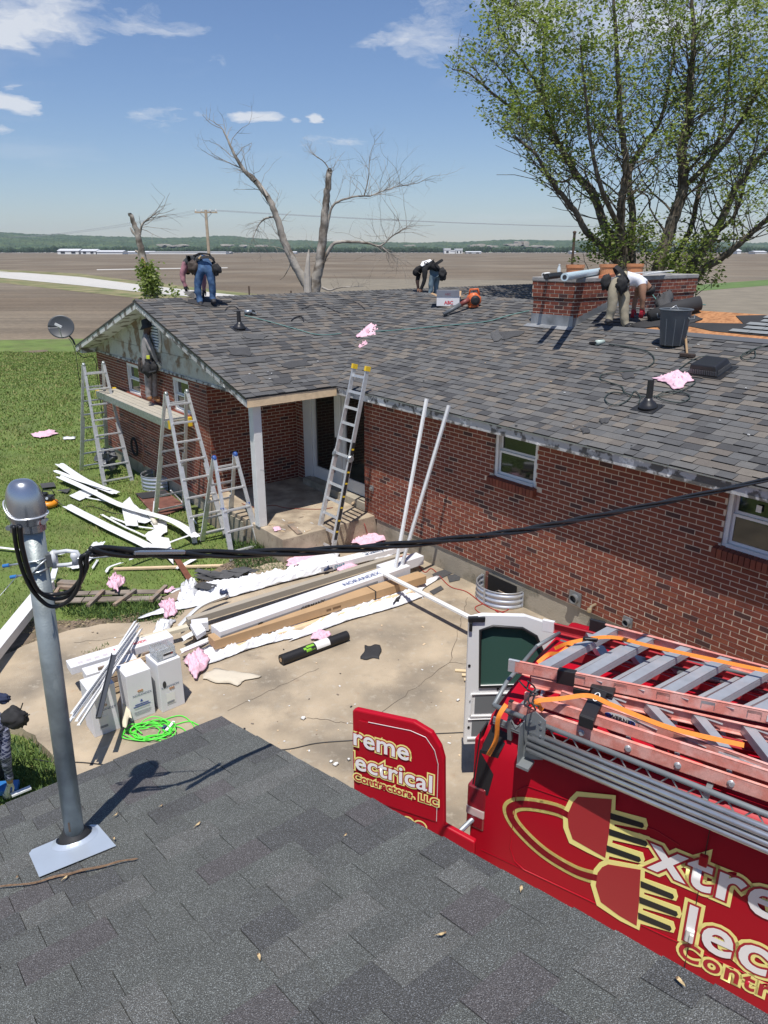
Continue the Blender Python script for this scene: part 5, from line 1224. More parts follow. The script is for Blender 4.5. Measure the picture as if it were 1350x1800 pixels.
strap([(1006, 1130, 2.46), (985, 1148, 2.42), (965, 1150, 2.36), (945, 1165, 2.30)], .03, 'short orange strap end knotted at the rear of the wall side ladder')
strap([(890, 1238, 2.27), (876, 1262, 2.18), (872, 1300, 1.98), (858, 1328, 1.86)], .032, 'orange strap end hanging down the black rear corner of the van')
strap([(944, 1232, 2.40), (950, 1245, 2.33), (954, 1248, 2.30)], .03, 'short orange strap tail at the rung of the middle step ladder')
q = MB(); P = G(1024, 1125, 2.44); q.obox(P, dA*.10, VL*.03, Z_*.02); q.tube([P+dA*.02-VL*.01+Z_*.02, P+dA*.1+Z_*.03], .006, 6); tag(q.build('strap_buckle', black), 'black ratchet buckle on the strap at the wall side ladder', 'buckle')
q = MB()
for k_ in range(3):
    pts = [G(930+random.uniform(-18, 18), 1200+i*9+random.uniform(-4, 4), 2.36+random.uniform(-.03, .03)) for i in range(6)]; q.tube([crom(pts, i/20) for i in range(21)], .006, 6)
tag(q.build('bungee_cord', black, smooth=True), 'tangled black bungee cord at the rear of the van rack', 'cord')
# ================================================================== SITE LADDERS
def rail_tube(q, a, b, w=.055, h=.03, up=None): q.bar(a, b, w, h, up=up or Z_)
def aframe(label, sa, tm, zt, sf, sr, zg, wt, wb, nr, base_f=0, caps=galv, capcol=None, ext=0.0, group=None):
    t = thing('step_ladder', label, 'ladder', W(sa, tm, zg))
    for side, sg in (('f', 1), ('r', -1)):
        s_end = sf if sg > 0 else sr
        for e in (-1, 1):
            top = W(sa+.03*sg, tm+e*wt/2, zt); foot = W(s_end, tm+e*wb/2, zg)
            q = MB(); mid = top.lerp(foot, .48); q.bar(top, foot, .03, .062, up=B_); q.bar(mid-B_*e*.028, foot-B_*e*.028, .026, .07, up=B_); q.build('rail', alu, t)
            q = MB(); q.bar(foot-(foot-top).normalized()*.02, foot+(foot-top).normalized()*.03, .05, .08, up=B_); q.build('foot', rubber, t)
        for i in range(nr):
            k = (i+.55)/nr
            a = W(sa+.03*sg, tm-wt/2, zt).lerp(W(s_end, tm-wb/2, zg), k); b = W(sa+.03*sg, tm+wt/2, zt).lerp(W(s_end, tm+wb/2, zg), k)
            q = MB(); q.bar(a, b, .06 if sg > 0 else .045, .028, up=Z_); q.build('rung', alu, t)
    for e in (-1, 1):
        q = MB(); q.lathe(W(sa, tm+e*wt/2-.025, zt+.01), [(.05, 0), (.055, .015), (.055, .04), (.05, .055)], 18, axis=B_); q.build('hinge', capcol or galv, t, smooth=False)
    return t
far_l = aframe('tall aluminium folding ladder carrying the far end of the scaffold plank', -11.55, -2.47, 2.62, -10.8, -12.55, GZ-.06, .46, .70, 8)
near_l = aframe('tall aluminium folding ladder carrying the near end of the scaffold plank', -7.05, -2.36, 2.57, -6.05, -8.0, GZ-.02, .42, .68, 8)
small_l = aframe('short aluminium folding ladder with blue hinges, in front of the tall one by the porch', -5.42, -2.24, 1.64, -4.80, -6.05, GZ, .42, .62, 5, capcol=mat('blue_hinge', (.03, .09, .32), .4))
for e in (-1, 1):
    P = W(-5.42, -2.24, 1.64).lerp(W(-4.8, -2.24, GZ), .48)+B_*e*.26; q = MB(); q.obox(P-Vector((.03, .03, .02)), (.06, 0, 0), (0, .06, 0), (0, 0, .04)); q.build('lock_knob', MC['blue_hinge'], small_l, bevel=.006)
# plank
pk = thing('scaffold_plank', 'aluminium scaffold plank with yellow end hooks under the man in the bucket hat', 'plank', W(-9.8, -2.1, 1.80))
PS0, PS1, PT0, PT1, PZ = -12.0, -7.62, -2.36, -1.86, 1.93
wd_ = mat('plank_deck', (.40, .37, .31), .75, var=.12, vscale=7)
q = MB(); q.hbox(PS0, PS1, PT0-.006, PT0+.03, PZ-.15, PZ-.002); q.build('side_beam', galv, pk); q = MB(); q.hbox(PS0, PS1, PT1-.03, PT1+.006, PZ-.15, PZ-.002); q.build('side_beam', galv, pk)
for i in range(4):
    w = (PT1-PT0-.01)/4; q = MB(); q.hbox(PS0+.02, PS1-.02, PT0+.005+i*w, PT0+i*w+w-.004, PZ-.015, PZ+.002*(i % 2)+.002); q.build('deck_board', wd_, pk)
for s in (PS1+.0, PS0-.03):
    for t_ in (PT0+.02, PT1-.06):
        q = MB(); q.hbox(s-.02, s+.05, t_-.02, t_+.06, PZ-.16, PZ+.03); q.build('end_hook', yellow, pk, bevel=.006)
q = MB(); q.bar(W(PS1+.02, PT0, PZ-.05), W(PS1+.02, PT1, PZ-.05), .03, .05); q.bar(W(PS0-.02, PT0, PZ-.05), W(PS0-.02, PT1, PZ-.05), .03, .05); q.build('end_bar', alu, pk)
# extension ladder leaning on the porch eave
e0 = [G(552, 962, .02), G(598, 975, .02)]
lf = PL(617, 642, W(0, ET-.06, 0), B_); rt = PL(653, 648, W(0, ET-.06, 0), B_)
lb = G(553, 985, .0); rb = G(581, 965, .0)
ctop = (lf+rt)/2; cbot = G(568, 972, 0.0); ax_ = (ctop-cbot).normalized(); wx = A_
el = thing('extension_ladder', 'aluminium extension ladder with yellow tips leaning against the eave beside the porch', 'ladder', cbot)
Le = (ctop-cbot).length
for e in (-1, 1):
    q = MB(); a = cbot + wx*e*.27; b = ctop + wx*e*.185; m_ = a.lerp(b, .56); q.bar(a, m_, .028, .085, up=ax_.cross(wx)); q.build('rail', alu, el)
    q = MB(); n2_ = wx.cross(ax_); q.bar(a.lerp(b, .08)-wx*e*.03, b-wx*e*.0, .024, .075, up=ax_.cross(wx)); q.build('rail', alu, el)
    q = MB(); q.bar(b-ax_*.05, b+ax_*.03, .05, .10, up=ax_.cross(wx)); q.build('end_cap', yellow, el)
    if e > 0:
        q = MB(); q.bar(a.lerp(b, .10)+wx*.017, a.lerp(b, .62)+wx*.017, .003, .06, up=ax_.cross(wx)); q.build('warning_strip', black, el)
        for k in (.14, .2, .27, .33, .40, .46, .52, .58): q = MB(); c = a.lerp(b, k)+wx*.020-ax_.cross(wx)*0; q.bar(c, c+ax_*.03, .002, .05, up=ax_.cross(wx)); q.build('label', yellow, el)
    q = MB(); c = a.lerp(b, .535); q.lathe(c-wx*e*.0, [(.06, -.03), (.065, -.01), (.065, .015), (.05, .035)], 18, axis=wx*e); q.build('hinge', galv, el)
for i in range(12):
    k = (i+.6)/12.2; hw = .27+(.185-.27)*k; c = cbot.lerp(ctop, k); q = MB(); q.bar(c-wx*hw, c+wx*hw, .045, .028, up=ax_.cross(wx)); q.build('rung', alu, el)
c = cbot.lerp(ctop, .02); q = MB(); q.bar(c-wx*.34, c+wx*.34, .05, .03, up=ax_.cross(wx)); q.build('stabiliser_bar', alu, el)
# two long white trim lengths leaning on the eave
for (b_, t_, lab_) in (((692, 1015), (750, 701), 'left of the two long white trim lengths leaning on the eave'), ((702, 1008), (789, 713), 'right of the two long white trim lengths leaning on the eave')):
    a = G(*b_, .16); b = PL(*t_, W(0, ET-.07, 0), B_); d = (b-a).normalized(); n_ = d.cross(A_).normalized()
    q = MB(); q.bar(a, b, .055, .004, up=n_); q.bar(a+A_*.026, b+A_*.026, .004, .03, up=n_); q.bar(a-A_*.026, b-A_*.026, .004, .03, up=n_); q.bar(a+A_*.004, b+A_*.004, .004, .018, up=n_)
    tag(q.build('trim_channel', whitev), lab_, 'trim')
# ================================================================== DEBRIS AND MATERIALS IN THE YARD
def vinyl(label, pts, w, z, seed, m=whitev, name='siding_piece', thick=.003, grooves=2, curl=.015, cat='siding', cut=0, group=None):
    """strip of white vinyl/aluminium profile along pixel points on the ground"""
    rng = random.Random(seed); P = [G(p[0], p[1], z + (p[2] if len(p) > 2 else 0)) for p in pts]; n_ = 14; m_ = 8; q = MB(); V_ = []
    for i in range(n_+1):
        k = i/n_; c = crom(P, k) if len(P) > 2 else P[0].lerp(P[-1], k); d = ((crom(P, min(1, k+.02))-crom(P, max(0, k-.02))) if len(P) > 2 else P[-1]-P[0]).normalized(); s_ = d.cross(Z_).normalized()
        ww = w*(1 + rng.uniform(-.03, .03))
        if cut and i in (0, n_): ww *= rng.uniform(.35, .8)
        row = []
        for j in range(m_+1):
            y = (j/m_-.5); h = abs(math.sin((y+.5)*PI*grooves))*.012 + curl*(2*y)**2 + .008*noise.noise(Vector((c.x*3, c.y*3, seed)))
            row.append(c + s_*y*ww + Z_*h + d*(rng.uniform(-.03, .03) if i in (0, n_) else 0))
        V_.append(row)
    for i in range(n_):
        for j in range(m_): q.add([V_[i][j], V_[i+1][j], V_[i+1][j+1], V_[i][j+1]], [(0, 1, 2, 3)])
    o = q.build(name, m, solid=thick); bm = bmesh.new(); bm.from_mesh(o.data); bmesh.ops.remove_doubles(bm, verts=bm.verts, dist=.0004); bm.to_mesh(o.data); bm.free()
    return tag(o, label, cat, group)
def poly_piece(label, pts, z, m, name, cat, thick=.006, bumpy=.02, seed=0, tilt=None):
    P = [G(u, v, z) for u, v in pts]; c = sum(P, Vector())/len(P); bm = bmesh.new()
    vs_ = [bm.verts.new(p + Z_*(0 if not tilt else (p-c).dot(Vector(tilt)))) for p in P]; bm.faces.new(vs_); bmesh.ops.triangulate(bm, faces=bm.faces[:]); bmesh.ops.subdivide_edges(bm, edges=bm.edges[:], cuts=2, use_grid_fill=True)
    zz = min(v.co.z for v in bm.verts)
    for v in bm.verts: v.co.z += bumpy*abs(noise.noise(Vector((v.co.x*5, v.co.y*5, seed)))) + max(0, z-zz)
    me = bpy.data.meshes.new(name); base = Vector((c.x, c.y, z))
    for v in bm.verts: v.co -= base
    bmesh.ops.recalc_face_normals(bm, faces=bm.faces); bm.to_mesh(me); bm.free(); me.materials.append(m)
    o = bpy.data.objects.new(name, me); scn.collection.objects.link(o); o.location = base; WL[o.name] = base; md = o.modifiers.new('s', 'SOLIDIFY'); md.thickness = thick; return tag(o, label, cat)
LZ = GZ+.05
V_ = [
 ('long white siding strip, uppermost of the scrap pile beside the folding ladders', [(104, 816), (150, 846), (205, 868)], .20, .10, 1),
 ('long bent white siding strip crossing the lawn pile from the far left to the ladders', [(104, 838, .02), (165, 866), (215, 890, .05), (300, 915, .08), (345, 945, .05)], .17, .12, 2),
 ('pointed white siding strip lying across the long bent one at the far left', [(96, 828, .04), (140, 845, .06), (195, 862, .02)], .13, .10, 3),
 ('long straight white fascia strip lying alone on the lawn, in front of the scrap pile', [(118, 890), (180, 922), (240, 951), (290, 976)], .20, .09, 4),
 ('thin white strip lying in front of the tall siding pieces', [(178, 905), (215, 925), (256, 944)], .05, .07, 5),
 ('narrow white batten between the long strips on the lawn', [(195, 910), (235, 925), (270, 930)], .06, .06, 6),
 ('thin pointed white strip under the long bent siding', [(150, 875), (190, 883), (230, 890)], .05, .06, 7),
 ('short white board lying on the lawn behind the mast insulator', [(175, 954), (150, 985), (126, 1000)], .22, .06, 9),
 ('thin white trim strip lying at the left edge of the lawn', [(-20, 962), (40, 968), (110, 975)], .07, .05, 10),
 ('slim white trim running from the lawn pile toward the folding ladder', [(228, 985, .02), (290, 958, .06), (345, 938, .04)], .06, .12, 11),
 ('small white offcut lying beside the yellow board', [(312, 1000), (345, 982)], .10, .05, 12),
 ('short white sliver standing at the end of the grass behind the cable loop', [(163, 1000), (172, 985)], .04, .05, 13),
 ('bent white corner trim near the yellow board', [(187, 1007), (193, 998), (215, 990)], .05, .06, 14)]
for lab_, pts, w, z, sd in V_: vinyl(lab_, pts, w, GZ+z, sd, cut=sd in (3, 7, 8, 12))
poly_piece('short white board lying crosswise on the lawn at the far end of the pile', [(122, 872), (148, 858), (172, 862), (168, 868), (140, 880)], GZ+.05, whitev, 'siding_piece', 'siding')
poly_piece('broad white siding sheet standing on end in the middle of the pile', [(213, 888), (228, 874), (236, 888), (243, 925), (221, 925)], GZ+.10, whitev, 'siding_piece', 'siding', bumpy=.04, seed=3)
poly_piece('torn white siding sheet right of the broad one in the pile', [(228, 880), (240, 890), (268, 915), (255, 920), (243, 918)], GZ+.10, whitev, 'siding_piece', 'siding', bumpy=.04, seed=4)
poly_piece('triangular white offcut leaning near the rusty steel sheet', [(270, 880), (282, 897), (268, 905)], GZ+.08, whitev, 'siding_piece', 'siding', seed=5)
poly_piece('notched white soffit panel, nearest large piece of the scrap pile', [(262, 915), (281, 912), (293, 918), (294, 935), (284, 941), (283, 944), (297, 946), (303, 970), (305, 992), (275, 962), (258, 948), (255, 940), (272, 930)], GZ+.07, white, 'soffit_panel', 'siding', bumpy=.05, seed=6)
a = G(259, 897, GZ+.12); b = G(273, 920, GZ+.12); q = MB(); q.tube([a, b], .045, 14); tag(q.build('cardboard_tube', mat('ivory_tube', (.6, .55, .45), .6), smooth=True), 'short ivory tube lying on the white siding scraps', 'tube')
a = G(200, 1000, GZ+.05); b = G(430, 993, GZ+.05); q = MB(); q.bar(a, b, .07, .03); tag(q.build('lumber', newwood), 'long pale new board lying on the grass behind the boxes', 'board')
a = G(320, 975, GZ+.03); q = MB(); q.bar(G(300, 965, GZ+.04), G(352, 1048, .02), .10, .02); tag(q.build('rusty_strip', mat('rust', (.16, .055, .03), .9, var=.3, vscale=8)), 'rusty brown metal strip running from the grass to the white plastic', 'metal strip')
a = G(262, 932, GZ+.03)
# white gutter beam on trestle in the left foreground
q = MB(); a = G(-70, 1215, .28); b = G(86, 1022, .20); d = (b-a).normalized(); s_ = d.cross(Z_).normalized(); q.obox(a-s_*.12, b-a, s_*.20, Z_*.012); q.obox(a-s_*.12-Z_*.12, b-a, s_*.008, Z_*.119); q.obox(a+s_*.072-Z_*.12, b-a, s_*.008, Z_*.119); tag(q.build('fascia_length', white), 'long wide white fascia length lying from the left edge toward the lawn', 'fascia')
q = MB(); q.bar(G(92, 1018, .1), G(97, 1000, .1), .09, .03); tag(q.build('siding_piece', whitev), 'small white offcut right of the end of the wide fascia length', 'siding')
# rusty sheet, window wells
rustm = mat('rusty_sheet', (.155, .062, .045), .85, var=.3, vscale=5, col2=(.30, .24, .2), c2lo=.66, c2hi=.72, c2scale=16)
q = MB(); P = [G(238, 868, GZ+.06), G(290, 862, GZ+.06), G(328, 892, GZ+.05), G(293, 905, GZ+.05), G(268, 903, GZ+.05)]; q.prism(P, Z_*.015); t = q.build('steel_sheet', rustm); tag(t, 'flat rusty brown steel sheet lying on the grass by the near window well', 'steel sheet')
q = MB(); q.prism([G(238, 868, GZ+.085), G(290, 862, GZ+.085), G(300, 871, GZ+.085), G(250, 877, GZ+.085)], Z_*.01); tag(q.build('felt_piece', felt), 'dark felt strip lying on the top edge of the rusty sheet', 'felt')
def well(s, t, r, z0, z1, label, n_=4, dpt=None):
    th_ = thing('window_well', label, 'window well', W(s, t, z0)); dpt = dpt or r; q = MB(); K = 28; H = 26; prof = []
    for j in range(H+1):
        z = z0+(z1-z0)*j/H; rr = .012*math.sin(j/H*2*PI*n_)
        prof.append((rr, z))
    def fn(a, b):
        an = PI*a; j = int(round(b*H)); rr, z = prof[j]; return W(s-math.cos(an)*(r+rr), t-math.sin(an)*(dpt+rr), z)
    q.grid(fn, K, H); q.build('corrugated_wall', galv_w, th_, smooth=True, solid=.003)
    q = MB(); q.tube([W(s-math.cos(PI*i/24)*r, t-math.sin(PI*i/24)*dpt, z1) for i in range(25)], .008, 6); q.build('rim', galv_w, th_, smooth=True)
    for e in (-1, 1):
        q = MB(); q.hbox(s+e*r-.03, s+e*r+.03, t-.012, t-.004, z0, z1); q.build('flange', galv_w, th_)
    q = MB(); q.hbox(s-.012, s+.012, t-dpt-.022, t-dpt-.012, z0, z1); q.build('seam', galv_w, th_)
    return th_
galv_w = mat('well_galvanised', (.55, .57, .60), .35, .6, var=.1, vscale=20)
well(-.62, .0, .42, .0, .26, 'low galvanised window well on the concrete by the long wall', 3, .38)
q = MB(); q.prism([W(-.62-.38*math.cos(PI*i/16), .0-.34*math.sin(PI*i/16), .006) for i in range(17)], Z_*.006); tag(q.build('well_shade_sheet', mat('pit_dark', (.012, .010, .009), .95)), 'black sheet painted as the unlit depth of the low window well on the concrete', 'pit')  # flat black sheet: the well's unlit depth is only colour
q = MB(); q.hbox(-.93, -.33, .0, .012, .02, .30); q.build('basement_window', mat('pit_dark', (0, 0, 0)), house); q = MB(); q.hbox(-.98, -.93, -.01, .012, .02, .33); q.build('window_frame', rustm, house)
q = MB(); q.tube([W(-.75, -.02, .05), W(-.6, -.1, .16), W(-.45, -.08, .14)], .012, 6); tag(q.build('branch', wood), 'broken twig stuck in the window well on the concrete', 'twig')
w0 = hs(G(258, 862, GZ)); well(-9.9, WT-.0, .42, GZ-.1, GZ+.34, 'tall galvanised window well on the grass under the scaffold plank', 5)
q = MB(); q.hbox(-10.1, -9.5, WT-.012, WT+.02, -.05, .17); q.build('basement_window', mat('old_board', (.30, .27, .24), .9, var=.2), house); q = MB(); q.hbox(-10.05, -10.0, WT-.05, WT-.013, -.02, .26); q.build('window_frame', rustm, house)
# side services on the gable wall: hose coil, pipe, cable
q = MB(); hc_ = W(-11.15, WT-.08, .62)
for k_ in range(5):
    r = .16+.012*k_; q.tube([hc_ + A_*r*math.cos(i*PI/12) + Z_*r*math.sin(i*PI/12)*1.1 - B_*.02*(k_ % 2) for i in range(25)], .012, 6)
tag(q.build('hose_reel', blackm, smooth=True), 'dark coil of hose hanging on the brick gable wall behind the ladder', 'hose')
q = MB(); q.tube([W(-10.6, WT-.05, 1.0), W(-10.6, WT-.06, .75), W(-10.45, WT-.12, .6), W(-10.6, WT-.10, .5), W(-10.7, WT-.12, .35), W(-10.55, WT-.1, .25)], .014, 8); tag(q.build('copper_pipe', mat('copper', (.36, .16, .10), .6, .2), smooth=True), 'thin curling copper pipe on the gable wall above the window well', 'pipe')
q = MB(); q.tube([crom([W(-13.7, GT, 2.72), W(-13.6, GT+.1, 2.55), W(-13.47, WT-.06, 2.5), W(-13.46, WT-.05, 1.9), W(-13.46, WT-.05, .4)], i/30) for i in range(31)], .011, 6); q.tube([crom([W(-14.05, GT-.05, 3.0), W(-13.75, GT-.02, 2.7), W(-13.7, GT, 1.7), W(-13.55, WT-.2, .9)], i/30) for i in range(31)], .009, 6); tag(q.build('dish_cable', black, smooth=True), 'black cable dropping from the dish past the far corner of the gable', 'cable')
q = MB(); q.tube([crom([G(300, 862, GZ+.4), G(322, 885, GZ+.05), G(333, 902, GZ+.02)], i/12) for i in range(13)], .016, 6); q.tube([G(333, 902, GZ+.03), G(345, 920, GZ+.03)], .016, 6); tag(q.build('downspout_trim', whitev), 'thin crooked white trim lying along the foundation beside the rusty sheet', 'trim')
# bin bags by the far ladder
q = MB()
def rock(q, P, r, seed, sx=1, sy=1, sz=1, n_=10, m_=7, amp=.35, mi=0):
    def fn(a, b):
        th_ = a*2*PI; ph = (b-.5)*PI; d = Vector((math.cos(th_)*math.cos(ph), math.sin(th_)*math.cos(ph), math.sin(ph))); k = 1+amp*noise.noise(d*2.1+Vector((seed*7.3, 0, 0)))
        return Vector(P)+Vector((d.x*sx, d.y*sy, d.z*sz))*r*k
    q.grid(fn, n_*2, m_*2, mi)
rock(q, W(-11.7, -2.4, .28), .22, 4, 1, 1, 1.1, amp=.7); tag(q.build('bin_bag', mat('grey_bag', (.10, .105, .115), .45), smooth=False), 'crumpled grey bag hanging inside the far folding ladder', 'bag')
# compressor
cp = G(86, 893, GZ); cpt = thing('air_compressor', 'small orange air compressor with a black motor standing on the lawn', 'compressor', cp)
orr = mat('compressor_orange', (.72, .27, .02), .4)
q = MB(); q.lathe(cp+Z_*.04, [(.02, 0), (.16, .0), (.20, .03), (.21, .07), (.20, .11), (.16, .14), (.02, .15)], 28); q.build('tank', orr, cpt, smooth=True)
q = MB(); q.obox(cp+Vector((-.15, -.11, .19)), (.28, 0, 0), (0, .20, 0), (0, 0, .10)); q.obox(cp+Vector((-.12, -.06, .29)), (.12, 0, 0), (0, .14, 0), (0, 0, .06)); q.build('motor', black, cpt, bevel=.02)
q = MB(); q.tube([cp+Vector((-.15, .06, .27)), cp+Vector((-.10, .06, .39)), cp+Vector((.10, .06, .39)), cp+Vector((.15, .06, .27))], .012, 8); q.build('handle', black, cpt, smooth=True)
q = MB(); q.lathe(cp+Vector((.05, -.12, .26)), [(.03, 0), (.03, .015)], 12, axis=(0, -1, .3)); q.lathe(cp+Vector((-.04, -.12, .26)), [(.03, 0), (.03, .015)], 12, axis=(0, -1, .3)); q.build('gauge', alu, cpt)
q = MB(); q.obox(cp+Vector((-.07, -.213, .08)), (.15, 0, 0), (0, .01, 0), (0, 0, .03)); q.build('nameplate', black, cpt)
for an in (0.4, 2.5, 4.7):
    q = MB(); q.lathe(cp+Vector((math.cos(an)*.14, math.sin(an)*.14, 0)), [(.03, 0), (.03, .05)], 10); q.build('foot', rubber, cpt)
q = MB(); q.tube([crom([cp+Vector((.15, 0, .2)), G(125, 895, GZ+.02), G(160, 890, GZ+.03), G(205, 903, GZ+.03), G(260, 900, GZ+.03), G(345, 925, GZ+.02)], i/40) for i in range(41)], .008, 6); tag(q.build('air_hose', black, smooth=True), 'thin black hose trailing over the lawn from the compressor', 'hose')
# pink wrap and rags
def cloth(name, label, cat, pts, z, m, amp, seed, parent=None, thick=.002, n_=16, m_=10, plane=None, lift=0.0, fr=4.0, smooth=True):
    """crumpled sheet over four pixel corners"""
    P = [(G(u, v, z) if plane is None else PL(u, v, *plane)) for u, v in pts]; up = Z_ if plane is None else Vector(plane[1]); rng = random.Random(seed); q = MB()
    def fn(a, b):
        ea = .06*math.sin(a*9+seed)+.05*noise.noise(Vector((a*5, seed, 0))); eb = .06*math.sin(b*7+seed*2)+.06*noise.noise(Vector((seed, b*6, 1)))
        a2 = a+eb*(1 if a in (0, 1) else .5); b2 = b+ea*(1 if b in (0, 1) else .5)
        p = (P[0]*(1-a2)+P[1]*a2)*(1-b2) + (P[3]*(1-a2)+P[2]*a2)*b2
        L = max((P[1]-P[0]).length, .01); L2 = max((P[3]-P[0]).length, .01)
        r = 1-abs(noise.noise(Vector((a*L*fr, b*L2*fr*1.6, seed*1.7))))*2; r2 = 1-abs(noise.noise(Vector((a*L*fr*2.7, b*L2*fr*3, seed*2.7))))*2
        edge_ = min(1, 5*min(a, 1-a, b, 1-b)+.25)
        r3 = 1-abs(noise.noise(Vector((a*L*fr*6, b*L2*fr*6.5, seed*3.7))))*2
        return p + up*(lift + amp*(.22+.45*r*abs(r)+.35*r2*abs(r2)+.14*r3)*edge_*(.35+.65*edge_) + .008) + (P[1]-P[0]).normalized()*amp*.35*noise.noise(Vector((b*9, a*9, seed)))
    q.grid(fn, n_, m_); o = q.build(name, m, parent, smooth=smooth, solid=thick)
    if parent is None: tag(o, label, cat)
    return o
pk_ = [
 ('crumpled pink wrap lying on the weathered boards', [(186, 1028), (205, 1012), (222, 1022), (205, 1042)], .06, .22, 1),
 ('crumpled pink wrap at the left end of the white plastic sheet', [(280, 1062), (305, 1055), (314, 1078), (292, 1090)], .02, .18, 2),
 ('pink and black wrap lying beside the right white box', [(322, 1165), (350, 1142), (372, 1160), (345, 1195)], .04, .16, 3),
 ('pink wrap scrap caught between the boards and the plastic', [(288, 1040), (305, 1032), (308, 1036), (293, 1044)], .04, .06, 4),
 ('pink wrap heap on the concrete against the porch step', [(608, 952), (660, 943), (688, 948), (640, 962)], .03, .16, 5),
 ('long strip of pink wrap under the printed carton', [(500, 985), (560, 972), (575, 980), (510, 997)], .03, .08, 6),
 ('pink wrap shred in front of the printed carton', [(590, 1000), (620, 990), (628, 995), (600, 1006)], .04, .06, 7),
 ('pink wrap shred beside the black felt roll', [(545, 1122), (560, 1108), (585, 1115), (565, 1128)], .03, .10, 8),
 ('pink wrap scraps in the weeds left of the porch', [(432, 970), (452, 965), (462, 978), (445, 982)], GZ+.05, .1, 9),
 ('pink wrap lying alone on the far lawn, left of the ladders', [(52, 764), (95, 757), (101, 763), (70, 771)], GZ+.02, .12, 10),
 ('tiny pink scrap on the porch slab near the broken wood', [(480, 928), (492, 926), (494, 932), (482, 935)], .46, .04, 11)]
for lab_, pts, z, amp, sd in pk_: cloth('pink_wrap', lab_, 'wrap', pts, z, pinkm, amp*.68, sd, n_=26, m_=20, fr=7)
cloth('white_scrap', 'small white scrap lying right of the pink wrap on the far lawn', 'scrap', [(110, 769), (132, 768), (132, 772), (112, 773)], GZ+.02, whitev, .04, 3, n_=6, m_=4)
# weathered board walkway
wb = thing('board_walk', 'weathered grey boards with loose battens lying between the grass and the dirt', 'boards', G(200, 1050, 0))
for i, (a_, b_, w) in enumerate((((88, 1044), (300, 1040), .13), ((78, 1056), (285, 1052), .15))):
    P = [G(*a_, -.01), G(*b_, -.01)]; q = MB(); d = P[1]-P[0]; k = 3
    for j in range(k): q.bar(P[0]+d*(j/k)+Z_*.004*j, P[0]+d*((j+1)/k-.01)+Z_*.006*(j % 2), w, .022)
    q.build('board', mat('grey_board', (.27, .23, .19), .9, var=.3, vscale=6, col2=(.17, .14, .11), c2scale=3, bump=.5, bscale=30), wb)
for (a_, b_) in (((155, 1065), (182, 1038)), ((201, 1064), (238, 1037)), ((265, 1056), (292, 1030)), ((90, 1058), (102, 1034))):
    q = MB(); q.bar(G(*a_, .04), G(*b_, .05), .06, .045); q.build('batten', wood, wb)
q = MB(); q.bar(G(104, 1025, .06), G(140, 1027, .06), .14, .07); q.build('block', wood, wb); q = MB(); q.bar(G(104, 1031, .04), G(140, 1034, .04), .1, .05); q.build('block', wood, wb)
poly_piece('curled sheet of old siding leaning over a lump of painted shade at the end of the boards', [(284, 1052), (310, 1040), (341, 1027), (345, 1034), (320, 1050), (300, 1062)], .05, wood, 'board_sheet', 'board', seed=9)
q = MB(); rock(q, G(318, 1055, -.02), .2, 3, 1.2, .6, .3); tag(q.build('shade_lump', mat('pit_dark', (0, 0, 0))), 'black lump painted as the shade under the curled sheet of siding', 'hole')  # solid black lump stands in for the shade under the curled sheet
# shingle scraps
rng = random.Random(8)
for i in range(17):
    u, v = rng.choice(((355, 1028), (375, 1015), (400, 1010), (420, 1018), (385, 1032), (350, 1040), (432, 1004), (405, 1028), (365, 1008))); u += rng.uniform(-14, 14); v += rng.uniform(-5, 5)
    w, h = rng.uniform(16, 30), rng.uniform(4, 8); sk = rng.uniform(-10, 10)
    o = poly_piece('dark torn shingle scrap in the heap at the edge of the grass', [(u-w, v), (u-w*.3+sk, v-h), (u+w, v-h*.2), (u+w*.4, v+h)], .0+.008*i, SHC[rng.choice((0, 4, 1, 0))], 'shingle_scrap', 'shingle scrap', seed=i, bumpy=.03, tilt=(rng.uniform(-.1, .1), rng.uniform(-.1, .1), 0)); o['group'] = 'torn shingles heaped beside the white plastic'
for (pts, lab_) in (([(455, 1013), (468, 1010), (470, 1016), (458, 1020)], 'small black shingle piece alone on the concrete left of the plastic'), ([(760, 1010), (785, 1000), (795, 1008), (765, 1022)], 'dark shingle piece on the concrete by the wall'), ([(755, 1040), (775, 1030), (780, 1036), (762, 1046)], 'narrow dark shingle piece below the other one by the wall'),
        ([(786, 1012), (812, 1008), (808, 1020), (790, 1024)], 'square dark shingle piece on the concrete left of the window well'), ([(70, 850), (95, 848), (98, 855), (74, 858)], 'dark shingle scrap on the lawn behind the compressor'), ([(100, 862), (125, 858), (118, 866)], 'second dark shingle scrap on the lawn right of the compressor')):
    poly_piece(lab_, pts, .004 if pts[0][1] > 900 else GZ+.05, SHC[4], 'shingle_scrap', 'shingle scrap')
